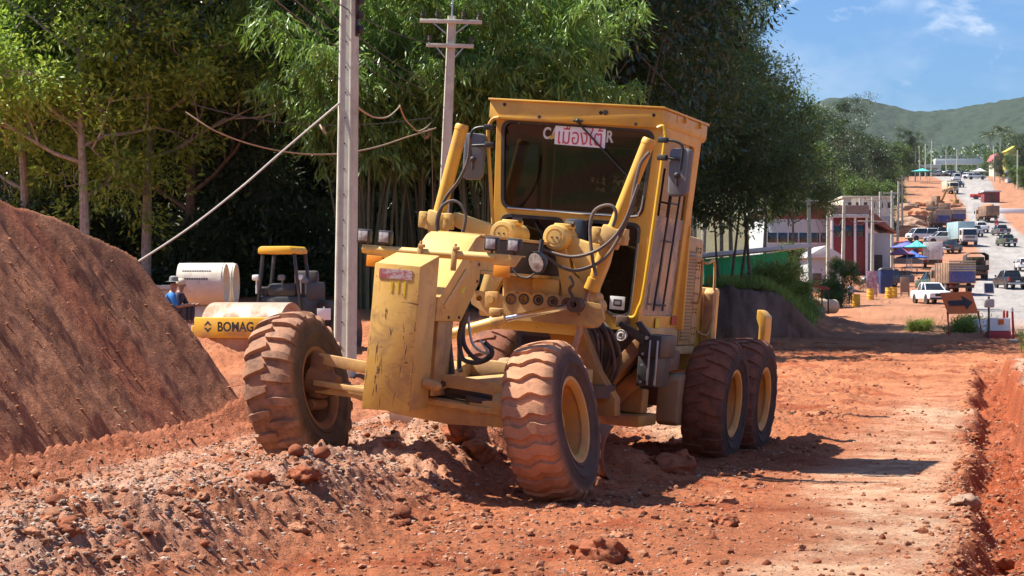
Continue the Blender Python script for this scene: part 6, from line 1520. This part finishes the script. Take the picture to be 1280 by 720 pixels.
for i, (px, d, lab) in enumerate(((1139, 318, 'stack of timber boards by the far pole row'), (1144, 362, 'stack of timber boards between the spoil heaps'), (1130, 330, 'stack of timber boards nearest the pole row'))):
    p = at(px, d); mb = MB()
    for k in range(4):
        for j in range(3): mb.box(-2.2+.1*k, 2.2-.12*j, -.9+.62*j, -.35+.62*j, .3*k, .3*k+.26, .02)
    o = mb.build('board_stack', brn, None); o.location = p; o.rotation_euler = (0, 0, i*.3); tag(o, lab, 'board stack', 'material stacks on the dirt yard')
# ------------------------------------------------------------------ vegetation
LEAF = {
 'lime': leaf_mat('lime_leaves', (.15, .26, .03), (.44, .55, .09), .50),
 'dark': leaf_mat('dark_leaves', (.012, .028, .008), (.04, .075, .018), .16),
 'bamboo': leaf_mat('bamboo_leaves', (.08, .18, .03), (.31, .46, .10), .42),
 'olive': leaf_mat('olive_leaves', (.045, .08, .025), (.16, .235, .08), .34),
 'mid': leaf_mat('green_leaves', (.03, .065, .012), (.15, .22, .04), .34),
 'grass': leaf_mat('grass_blades', (.17, .24, .04), (.46, .52, .11), .45),
 'far': leaf_mat('far_leaves', (.035, .06, .02), (.11, .15, .045), .15)}
def leaves(P, D, L, Wd, r, droop=.3):
    """diamond leaves at points P, roughly along D"""
    n = len(P)
    D = D+r.normal(size=(n, 3))*.55; D[:, 2] -= droop; D /= np.linalg.norm(D, axis=1)[:, None]
    up = r.normal(size=(n, 3))*.6+np.array([0, 0, 1]); S = np.cross(D, up); S /= (np.linalg.norm(S, axis=1)[:, None]+1e-9)
    l = L*r.uniform(.45, 1.5, n)[:, None]; w = Wd*r.uniform(.7, 1.3, n)[:, None]
    nn = np.cross(S, D)
    V = np.stack([P, P+D*l*.45+S*w*.5+nn*w*.12, P+D*l, P+D*l*.45-S*w*.5+nn*w*.12], 1).reshape(-1, 3)
    Q = np.arange(n*4).reshape(n, 4); return V, Q
def limb(mb, p, d, L, r0, r, depth, tips, spread=.8, upb=.35, seg=3):
    pts = [p]; q = p.copy(); dd = d.copy()
    for i in range(seg):
        dd = (dd+Vector(r.normal(size=3))*.16+Vector((0, 0, upb*.18))).normalized(); q = q+dd*(L/seg); pts.append(q.copy())
    mb.tube(pts, [r0*(1-.5*i/seg) for i in range(seg+1)], 6 if depth > 1 else 4, cap=False)
    if depth == 0 or L < .35: tips.append((q, dd)); return
    tips.append((q, dd)) if depth == 1 else None
    k = int(r.integers(3, 5))
    for j in range(k):
        t = .45+.55*(j+r.random())/k; b = pts[0].lerp(pts[-1], t) if j < k-1 else q
        i0 = min(int(t*seg), seg-1); b = pts[i0].lerp(pts[i0+1], t*seg-i0) if j < k-1 else q
        nd = (dd*.7+Vector(r.normal(size=3))*spread+Vector((0, 0, upb*.4))).normalized()
        limb(mb, b, nd, L*r.uniform(.5, .72), r0*.48, r, depth-1, tips, spread, upb, seg)
def make_tree(name, h, crown_r, trunk_h, r0, leafk, nleaf, L, Wd, seed, clump=.55, bark=None, depth=3, droop=.3, nlimb=7, upb=.35, low=.25, label=None, cat='tree', flat=1.0):
    r = np.random.default_rng(seed)
    t = thing(name, label, cat)
    mb = MB(); tips = []
    top = Vector((r.normal()*.25, r.normal()*.25, h*.80)); pts = []
    for i in range(7):
        f = i/6; pts.append(Vector((top.x*f+r.normal()*.06*f*h*.1, top.y*f+r.normal()*.06*f*h*.1, h*.80*f-.15)))
    mb.tube(pts, [r0*(1-.75*i/6) for i in range(7)], 9, 2)
    for j in range(nlimb):
        f = trunk_h/h+(1-trunk_h/h)*.78*(j+r.random()*.8)/nlimb
        z = h*.80*min(f/.8, 1); k = min(int(z/(h*.80)*6), 5); b = pts[k].lerp(pts[k+1], min(1, max(0, (z-pts[k].z)/(pts[k+1].z-pts[k].z))))
        a = j*2.4+r.random(); prof = math.sin(PI*min(1, .18+.82*(f-trunk_h/h)/(1-trunk_h/h)))**.7
        d = Vector((math.cos(a), math.sin(a), .25+.5*f)).normalized()
        limb(mb, b, d, crown_r*(.45+.5*prof)*r.uniform(.8, 1.1), r0*.42*(1.15-f*.7), r, depth-1, tips, .75, upb)
    limb(mb, pts[-1], Vector((0, 0, 1)), h*.16, r0*.25, r, depth-1, tips, .8, upb)
    mb.build('trunk', bark or m_bark, t)
    P0 = np.array([q[:] for q, d in tips]); D0 = np.array([d[:] for q, d in tips])
    i = r.integers(0, len(P0), nleaf); c = clump*(.6+.8*r.random(len(P0)))
    off = r.normal(size=(nleaf, 3)); off /= (np.linalg.norm(off, axis=1)[:, None]+1e-9); off *= (r.random(nleaf)**.45)[:, None]*c[i][:, None]; off[:, 2] *= .75*flat
    V, Q = leaves(P0[i]+off, D0[i]*.5+off/np.maximum(c[i][:, None], .1)*.8, L, Wd, r, droop)
    np_mesh('crown', V, Q, LEAF[leafk], t); return t
def make_bamboo(seed, label):
    r = np.random.default_rng(seed); t = thing('bamboo_clump', label, 'bamboo'); mb = MB(); PP, DD = [], []
    for k in range(24):
        a = r.uniform(0, 6.28); b = Vector((math.cos(a)*r.uniform(0, .9), math.sin(a)*r.uniform(0, .9), 0)); h = r.uniform(7, 12.5); ln = r.uniform(.8, 3.4)
        pts = []
        for i in range(9):
            f = i/8; o = ln*f**2.6; pts.append(b+Vector((math.cos(a)*o, math.sin(a)*o, h*(f-.16*f**4*ln/2.4))))
        mb.tube(pts, [.045*(1-.8*i/8) for i in range(9)], 5, cap=False)
        for j in range(40):
            f = r.uniform(.42, 1)**.7; i0 = min(int(f*8), 7); q = pts[i0].lerp(pts[i0+1], f*8-i0); aa = r.uniform(0, 6.28); Lb = r.uniform(.4, 1.5)*(1.2-.5*f)
            for m in range(26):
                s = r.random(); PP.append((q.x+math.cos(aa)*Lb*s+r.normal()*.08, q.y+math.sin(aa)*Lb*s+r.normal()*.08, q.z+Lb*(.35*s-.75*s*s)+r.normal()*.08)); DD.append((math.cos(aa)*.5, math.sin(aa)*.5, -.6))
    mb.build('stems', mat('bamboo_stem', (.075, .08, .03), .6, var=.4), t)
    V, Q = leaves(np.array(PP), np.array(DD), .30, .055, r, .35); np_mesh('foliage', V, Q, LEAF['bamboo'], t); return t
def make_bush(name, rad, h, n, leafk, L, Wd, seed, label, cat='bush'):
    r = np.random.default_rng(seed); t = thing(name, label, cat); mb = MB(); tips = []
    for k in range(9):
        a = r.uniform(0, 6.28); limb(mb, Vector((0, 0, -.1)), Vector((math.cos(a)*.6, math.sin(a)*.6, .9)).normalized(), h*.55, .03, r, 2, tips, .8, .3)
    mb.build('stems', m_bark, t)
    P0 = np.array([q[:] for q, d in tips]); P0[:, :2] *= rad/max(.1, np.abs(P0[:, :2]).max()); D0 = np.array([d[:] for q, d in tips])
    i = r.integers(0, len(P0), n); off = r.normal(size=(n, 3))*rad*.2; P = P0[i]+off; P[:, 2] = np.abs(P[:, 2])*h/max(.1, P0[:, 2].max())
    V, Q = leaves(P, D0[i], L, Wd, r, .2); np_mesh('foliage', V, Q, LEAF[leafk], t); return t

KIND = {
 'lime': make_tree('lime_tree', 11, 2.35, 2.4, .13, 'lime', 42000, .15, .062, 21, .55, m_barkp, 4, .15, 13, label='x'),
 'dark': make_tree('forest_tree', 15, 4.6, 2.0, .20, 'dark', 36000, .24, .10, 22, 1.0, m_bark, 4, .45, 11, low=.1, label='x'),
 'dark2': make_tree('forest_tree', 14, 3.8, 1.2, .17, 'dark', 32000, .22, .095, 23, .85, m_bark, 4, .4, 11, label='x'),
 'olive': make_tree('rubber_tree', 15, 3.0, 5.0, .16, 'olive', 36000, .20, .07, 24, .80, m_barkp, 4, .35, 12, .6, label='x'),
 'mid': make_tree('round_tree', 12, 2.9, 5.2, .15, 'mid', 30000, .22, .095, 25, .80, m_bark, 4, .25, 10, label='x'),
 'scrub': make_tree('round_tree', 9, 2.6, 1.0, .13, 'mid', 16000, .28, .12, 35, .75, m_bark, 4, .25, 12, label='x'),
 'young': make_tree('young_tree', 7, 2.3, 2.2, .07, 'olive', 6500, .22, .08, 26, .5, m_bark, 3, .3, 9, label='x'),
 'bamboo': make_bamboo(27, 'x'),
 'bush': make_bush('bush', 1.6, 2.4, 5200, 'dark', .22, .10, 28, 'x'),
 'weed': make_bush('weed_bush', 1.1, 1.2, 7000, 'grass', .26, .035, 29, 'x'),
}
USED = set()
def plant(kind, px, d, scale, label, group, rz=None, dz=0, sx=1, root=None):
    o = KIND[kind] if kind not in USED else copy_tree(KIND[kind]); USED.add(kind)
    p = at(px, d); o.location = (p.x, p.y, p.z-.05+dz); o.rotation_euler = (0, 0, random.uniform(0, 6.28) if rz is None else rz)
    o.scale = (scale*sx, scale*sx, scale); o['label'] = label; o['group'] = group
    if kind == 'weed': o.scale.z *= .7
    return o
g = 'trees along the forest edge'
# light green trees on the left, before the wall of forest
plant('lime', 108, 56, 1.24, 'light green tree with pale forked trunk, leftmost of the light green trees by the bank', g, 1.0)
plant('lime', 182, 58, 1.26, 'light green leafy tree reaching toward the concrete pole, behind the culvert pipes', g, 3.9)
plant('lime', 36, 60, 1.28, 'light green tree at the left edge of the picture behind the dirt bank', g, 2.2)
plant('dark2', 236, 60, 1.0, 'dark tree with a thick straight trunk rising behind the stacked culvert pipes', g, .4)
LB = ['dense dark forest tree behind the leftmost light green tree', 'dense dark forest tree above the two seated workers', 'dark forest tree directly behind the stacked culvert pipes',
      'dark forest tree behind the road roller canopy', 'dark forest tree left of the near concrete pole', 'dark forest tree behind the near concrete pole',
      'dark forest tree between the two concrete poles', 'dark forest tree behind the far concrete pole', 'dark forest tree behind the left mirror of the grader']
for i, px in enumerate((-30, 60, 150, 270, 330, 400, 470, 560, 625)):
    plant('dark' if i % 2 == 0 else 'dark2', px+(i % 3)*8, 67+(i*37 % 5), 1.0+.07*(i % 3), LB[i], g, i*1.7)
LB2 = ['tall forest tree in the second row above the left edge', 'tall second-row forest tree above the dirt bank', 'tall second-row forest tree above the culvert pipes', 'tall second-row forest tree above the road roller',
       'tall second-row forest tree between the poles', 'tall second-row forest tree behind the far pole', 'tall second-row forest tree left of the cab roof', 'tall second-row forest tree over the cab roof']
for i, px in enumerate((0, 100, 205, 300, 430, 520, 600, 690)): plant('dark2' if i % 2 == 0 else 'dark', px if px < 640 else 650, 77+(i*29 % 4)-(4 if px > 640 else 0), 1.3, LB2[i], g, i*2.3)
for i, (px, lab) in enumerate(((30, 'tallest forest tree in the back row at far left'), (170, 'back-row forest tree behind the light green trees'), (360, 'back-row forest tree left of the near pole'), (490, 'back-row forest tree between both poles'), (640, 'back-row forest tree above the grader cab'))):
    plant('dark', px, 90, 1.6 if px < 600 else 1.25, lab, g, i*1.1)
gb = 'bamboo clumps behind the poles'
for i, (px, d, sc, lab) in enumerate(((462, 55, 1.0, 'arching bamboo just right of the near concrete pole'), (525, 56, 1.08, 'arching bamboo clump left of the far concrete pole'), (608, 55.5, 1.02, 'bamboo clump with drooping leaves right of the far concrete pole'), (662, 57, .98, 'bamboo clump partly hidden by the cab roof'))):
    plant('bamboo', px, d, sc, lab, gb, i*1.9)
# grey-green rubber trees behind and right of the cab
LR = ['grey-green tall tree directly above the cab roof', 'grey-green tall tree over the right end of the cab roof', 'grey-green tall tree right of the cab behind its mirror', 'tall tree behind the rear of the grader',
      'tall tree standing right of the grader over the bank', 'tall tree at the right side of the wood above the young trees']
for i, (px, d, sc) in enumerate(((690, 71, 1.12), (760, 72, 1.15), (815, 73, 1.05), (838, 134, 1.55), (866, 140, 1.5), (878, 146, 1.35))): plant('olive', px, d, sc, LR[i], g, i*1.3)
LM = ['leafy tree filling the gap behind the cab', 'round tree at the skyline corner above the bank', 'bright round tree at the right end of the wood', 'last bright green tree of the wood beside the red roof',
      'round tree low behind the young trees on the bank', 'round tree behind the bright tree at the wood end', 'leafy tree right behind the cab pillar']
for i, (px, d, sc) in enumerate(((730, 70.5, 1.05), (862, 132, 1.45), (914, 140, 1.22), (955, 147, 1.1), (902, 138, 1.1), (992, 156, .92), (826, 138, 1.35))): plant('mid', px, d, sc, LM[i], g, i*2.0)
for i, (px, d, sc, lab) in enumerate(((899, 78.6, .85, 'young thin tree on the bank nearest the rear of the grader'), (912, 79.2, .95, 'young thin tree, second on the bank from the grader'), (925, 79.6, 1.0, 'young forked tree in the middle of the bank top'), (940, 79, 1.02, 'young tree leaning right before the green wall'))):
    plant('young', px, d, sc, lab, 'young trees on the cut bank', i*1.4)
# undergrowth at the foot of the wood
gu = 'bushes at the foot of the wood'
UL = ['dark bush at the left edge behind the bank', 'dark bush behind the crest of the bank', 'dark bush left of the seated workers', 'dark bush behind the culvert pipes', 'dark bush right of the culvert pipes', 'dark bush behind the roller cab',
      'dark bush right of the roller canopy', 'dark bush left of the near pole foot', 'dark bush right of the near pole foot', 'dark bush behind the counterweight', 'dark bush behind the light bar', 'dark bush left of the far pole foot', 'dark bush at the far pole foot', 'dark bush behind the left hand rail']
for i, px in enumerate((20, 70, 125, 180, 232, 290, 345, 392, 440, 475, 505, 532, 570, 610)):
    plant('bush', px, 59.5+(i*13 % 4), .85+.3*((i*7) % 4)/4, UL[i], gu, i*2.1)
for i, (px, d, sc, lab) in enumerate(((966, 81, 1.15, 'tall grassy weeds before the green wall'), (988, 82.5, 1.0, 'grassy weeds below the red awning'), (1005, 81, .7, 'grassy weeds at the foot of the concrete pole by the blocks'), (938, 79, .5, 'weeds hanging over the cut bank edge'),
        (1207, 73, .8, 'weeds growing behind the orange arrow sign'), (1222, 73.5, .75, 'weeds between the arrow sign and the red barrier'), (1216, 76, .8, 'taller weeds behind the arrow sign'), (1150, 84, .55, 'low weeds on the dirt left of the arrow sign'))):
    plant('weed', px, d, sc, lab, 'clumps of roadside weeds', i*1.7)
plant('scrub', 985, 104, .26, 'small light bush behind the green wall', 'shrubs by the buildings')
plant('scrub', 1052, 142, .36, 'garden shrub beside the yellow barrels', 'shrubs by the buildings')
plant('bush', 1040, 150, .8, 'low bush under the roadside poles', gu)
def grass_patch():
    """short grass on top of the bank: uncountable blades in one mesh"""
    r = np.random.default_rng(5); n = 9000
    px = r.uniform(885, 1018, n); d = r.uniform(77.5, 88, n); x = (px-640)/F*d
    k = np.concatenate([np.ones(n, bool)]); z = H(x, d, False)
    P = np.stack([x, d, z], 1); V, Q = leaves(P, np.tile([0, 0, 1.6], (n, 1)), .42, .035, r, 0)
    n2 = 2600; d2 = np.exp(r.uniform(np.log(50), np.log(74), n2)); x2 = trench_x(d2)+np.abs(r.normal(size=n2))*2.0+1.4
    P2 = np.stack([x2, d2, H(x2, d2, False)], 1); V2, Q2 = leaves(P2, np.tile([0, 0, 1.6], (n2, 1)), .28, .025, r, 0)
    o = np_mesh('grass', np.concatenate([V, V2]), np.concatenate([Q, Q2+len(V)]), LEAF['grass']); tag(o, 'grass along the bank top and the trench side', 'grass', kind='stuff')
grass_patch()
# mid-distance trees along the left of the far road
gm = 'trees along the far road'
FT = ((1040, 300, 1.35), (1058, 330, 1.3), (1074, 290, 1.15), (1090, 340, 1.2), (1102, 320, 1.0), (1115, 400, 1.0), (1050, 420, 1.6), (1085, 450, 1.5), (1120, 480, 1.2), (1135, 520, 1.0), (1240, 640, .9), (1262, 560, .8), (1275, 520, .9), (1255, 700, 1.1), (1268, 480, .6), (1250, 500, .55), (1279, 470, .6), (1262, 610, .7))
FL = ['tall tree behind the long low warehouse', 'tree right of the tall tree behind the warehouse', 'bright tree above the brick parapet roof', 'tree above the cream wall building', 'slim tree left of the far pole row', 'small tree behind the pole row',
      'back tree over the warehouse roof', 'back tree over the cream building', 'tree left of the footbridge', 'small tree left end of the footbridge', 'tree behind the right end of the footbridge', 'tree below the yellow house', 'tree at the right picture edge below the yellow house', 'tree behind the pink roof',
      'shrub on the slope right of the far road', 'shrub above the orange cutting', 'shrub at the right edge above the cutting', 'bushy tree left of the yellow house']
for i, (px, d, sc) in enumerate(FT): plant('scrub' if i % 3 else 'dark2', px, d, sc*.86, FL[i], gm, i*1.2)
# far wood: one uncountable mass of crowns on the slopes past the road
def far_wood():
    r = np.random.default_rng(9); PP, DD = [], []
    for k in range(1300):
        d = r.uniform(640, 1500); x = r.uniform(.10, .42)*d if d < 900 else r.uniform(.0, .45)*d
        if abs(x-np.interp(d, RD_Y, RD_X)) < 14 and d < 760: continue
        z = base_z(x, d); R0 = r.uniform(3.5, 6.5); h = r.uniform(7, 13); n = 150
        o = r.normal(size=(n, 3)); o /= np.linalg.norm(o, axis=1)[:, None]; o *= np.array([R0, R0, h*.5])*(r.random(n)**.3)[:, None]
        PP.append(o+np.array([x, d, z+h*.55])); DD.append(o/np.linalg.norm(o, axis=1)[:, None])
    P = np.concatenate(PP); V, Q = leaves(P, np.concatenate(DD), 1.5, 1.0, r, .2)
    tag(np_mesh('far_woodland', V, Q, LEAF['far']), 'far wooded slope behind the footbridge', 'woodland', kind='stuff')
far_wood()
# palms
def make_palm():
    t = thing('palm_tree', 'x', 'palm tree'); r = np.random.default_rng(3); mb = MB()
    mb.tube([(0, 0, -.3), (.2, 0, 4), (.5, 0, 8), (.6, 0, 10)], [.22, .17, .15, .13], 7, 2); mb.build('trunk', m_barkp, t)
    PP, DD = [], []
    for k in range(22):
        a = k*2.399; e = r.uniform(-.2, 1.1); L = r.uniform(2.6, 3.4)
        for s in np.linspace(.08, 1, 26):
            q = np.array([.6+math.cos(a)*math.cos(e)*L*s, math.sin(a)*math.cos(e)*L*s, 10+math.sin(e)*L*s-1.5*s*s])
            for sd in (-1, 1): PP.append(q); DD.append((math.cos(a)*.7-sd*math.sin(a), math.sin(a)*.7+sd*math.cos(a), -.5))
    V, Q = leaves(np.array(PP), np.array(DD)*2.5, .75, .09, r, .5); np_mesh('fronds', V, Q, LEAF['far'], t); return t
KIND['palm'] = make_palm()
for i, (px, d, sc, lab) in enumerate(((1249, 640, 1.3, 'tall coconut palm left of the yellow house'), (1258, 660, 1.15, 'coconut palm second left of the yellow house'), (1240, 700, 1.3, 'coconut palm over the right end of the footbridge'), (1268, 650, 1.1, 'coconut palm behind the yellow house'), (1277, 640, 1.0, 'coconut palm at the right picture edge'))):
    plant('palm', px, d, sc, lab, 'coconut palms on the far slope', i*1.3, 2)
# hills
def hills():
    ang = np.linspace(-.32, .46, 700); ds = np.linspace(1500, 3300, 120)
    A, D = np.meshgrid(ang, ds); px = 640+F*A
    rid = np.interp(px, [-400, 600, 1000, 1032, 1060, 1090, 1130, 1152, 1190, 1230, 1262, 1300, 1500, 2000], [200, 190, 140, 125, 122, 126, 137, 140, 137.5, 131, 125, 119, 115, 150])
    zt = CAMZ+(HOR-rid)*2700/F
    X = A*D; Y = D
    body = smooth(1500, 2700, D+160*fbm(X, Y, .0022, 3, 81))*.9+.1*smooth(2500, 2750, D)
    Z = 75+(zt-75)*body*(1-.5*smooth(2750, 3300, D))+14*fbm(X, Y, .004, 4, 82)*smooth(1500, 1800, D)*smooth(2700, 2300, D)+4.5*np.abs(fbm(X, Y, .03, 3, 83))+3.5*fbm(X, Y, .07, 2, 84)
    n, m = X.shape; idx = np.arange(n*m).reshape(n, m)
    Q = np.stack([idx[:-1, :-1], idx[:-1, 1:], idx[1:, 1:], idx[1:, :-1]], -1).reshape(-1, 4)
    mt, nt, out = nt_new('wooded_hill'); b = N(nt, 'ShaderNodeBsdfPrincipled', Roughness=.9); co = coords(nt)
    c = ramp(nt, noise(nt, co, .02, 6, .7), .3, .7, (.010, .028, .012), (.032, .058, .022)); c = mixc(nt, ramp(nt, noise(nt, co, .09, 3, .7), .4, .65), c, (.014, .028, .012))
    nt.links.new(c, b.inputs['Base Color']); bn = N(nt, 'ShaderNodeBump', Strength=1, Distance=9); nt.links.new(noise(nt, co, .05, 6, .7), bn.inputs['Height']); nt.links.new(bn.outputs[0], b.inputs['Normal'])
    nt.links.new(b.outputs[0], out.inputs[0])
    tag(np_mesh('hills', np.stack([X, Y, Z], -1).reshape(-1, 3), Q, mt, smooth=True), kind='structure')
hills()
# ------------------------------------------------------------------ camera, sky, sun
cam = bpy.data.cameras.new('camera'); cam.sensor_width = 36; cam.lens = F/1280*36; cam.shift_y = 10/1280; cam.clip_end = 12000; cam.clip_start = .1
co_ = bpy.data.objects.new('camera', cam); COL.objects.link(co_); co_.location = (0, 0, CAMZ); co_.rotation_euler = (R(90), 0, 0); SC.camera = co_
SUN = Vector((-.55, .10, .82)).normalized()
el = math.asin(SUN.z); az = math.atan2(SUN.x, SUN.y)     # from +Y towards +X
li = bpy.data.lights.new('sun', 'SUN'); li.energy = SUN_E; li.angle = R(.5); li.color = (1, .94, .84)
so = bpy.data.objects.new('sun', li); COL.objects.link(so); so.rotation_euler = SUN.to_track_quat('Z', 'Y').to_euler(); so.location = (-30, 10, 40)
W = bpy.data.worlds.new('World'); SC.world = W; W.use_nodes = True; nt = W.node_tree
for n in list(nt.nodes): nt.nodes.remove(n)
out = nt.nodes.new('ShaderNodeOutputWorld'); bg = N(nt, 'ShaderNodeBackground', Strength=SKY_S)
sk = nt.nodes.new('ShaderNodeTexSky'); sk.sky_type = 'NISHITA'; sk.sun_disc = False; sk.sun_elevation = el; sk.sun_rotation = az
sk.air_density = 1.1; sk.dust_density = 1.2; sk.ozone_density = 2.2; sk.altitude = 50
tc = nt.nodes.new('ShaderNodeTexCoord')
def cn(scale, sc, det, loc=(0, 0, 0)):
    mp = nt.nodes.new('ShaderNodeMapping'); mp.inputs['Scale'].default_value = scale; mp.inputs['Location'].default_value = loc
    nt.links.new(tc.outputs['Generated'], mp.inputs['Vector']); return noise(nt, mp.outputs['Vector'], sc, det, .62, .3)
wisp = ramp(nt, cn((1, 1, 1.7), 9, 9, CLOUD_LOC), .46, .82, (.03, .03, .03), (.36, .36, .36))
puff = ramp(nt, cn((1, 1, 1.4), 26, 9, (3.1, .4, 2.2)), .56, .70, (0, 0, 0), (.8, .8, .8))
mul = mixc(nt, 1, puff, ramp(nt, cn((1, 1, 1.4), 8, 3, (1.7, .2, .9)), .50, .62), 'MULTIPLY')
ad = mixc(nt, 1, wisp, mul, 'ADD')
tint = mixc(nt, 1, sk.outputs[0], (.44, .76, 1.20), 'MULTIPLY')
mx = mixc(nt, ad, tint, (9, 9.4, 10.2))
nt.links.new(mx, bg.inputs['Color']); nt.links.new(bg.outputs[0], out.inputs[0])
mt, hn, ho = nt_new('hazy_air'); pv = hn.nodes.new('ShaderNodeVolumePrincipled'); pv.inputs['Color'].default_value = (.86, .93, 1, 1); pv.inputs['Density'].default_value = HAZE; pv.inputs['Anisotropy'].default_value = .3
hn.links.new(pv.outputs[0], ho.inputs['Volume'])
mb = MB(); mb.box(-2600, 3000, -160, 3700, -2.5, 330, 0); tag(mb.build('haze', mt, None), kind='stuff')
SC.view_settings.view_transform = 'Standard'; SC.view_settings.look = 'None'; SC.view_settings.exposure = EXPO; SC.view_settings.gamma = 1
SC.view_settings.use_curve_mapping = False
SC.cycles.max_bounces = 6; SC.cycles.transparent_max_bounces = 12; SC.cycles.use_denoising = True
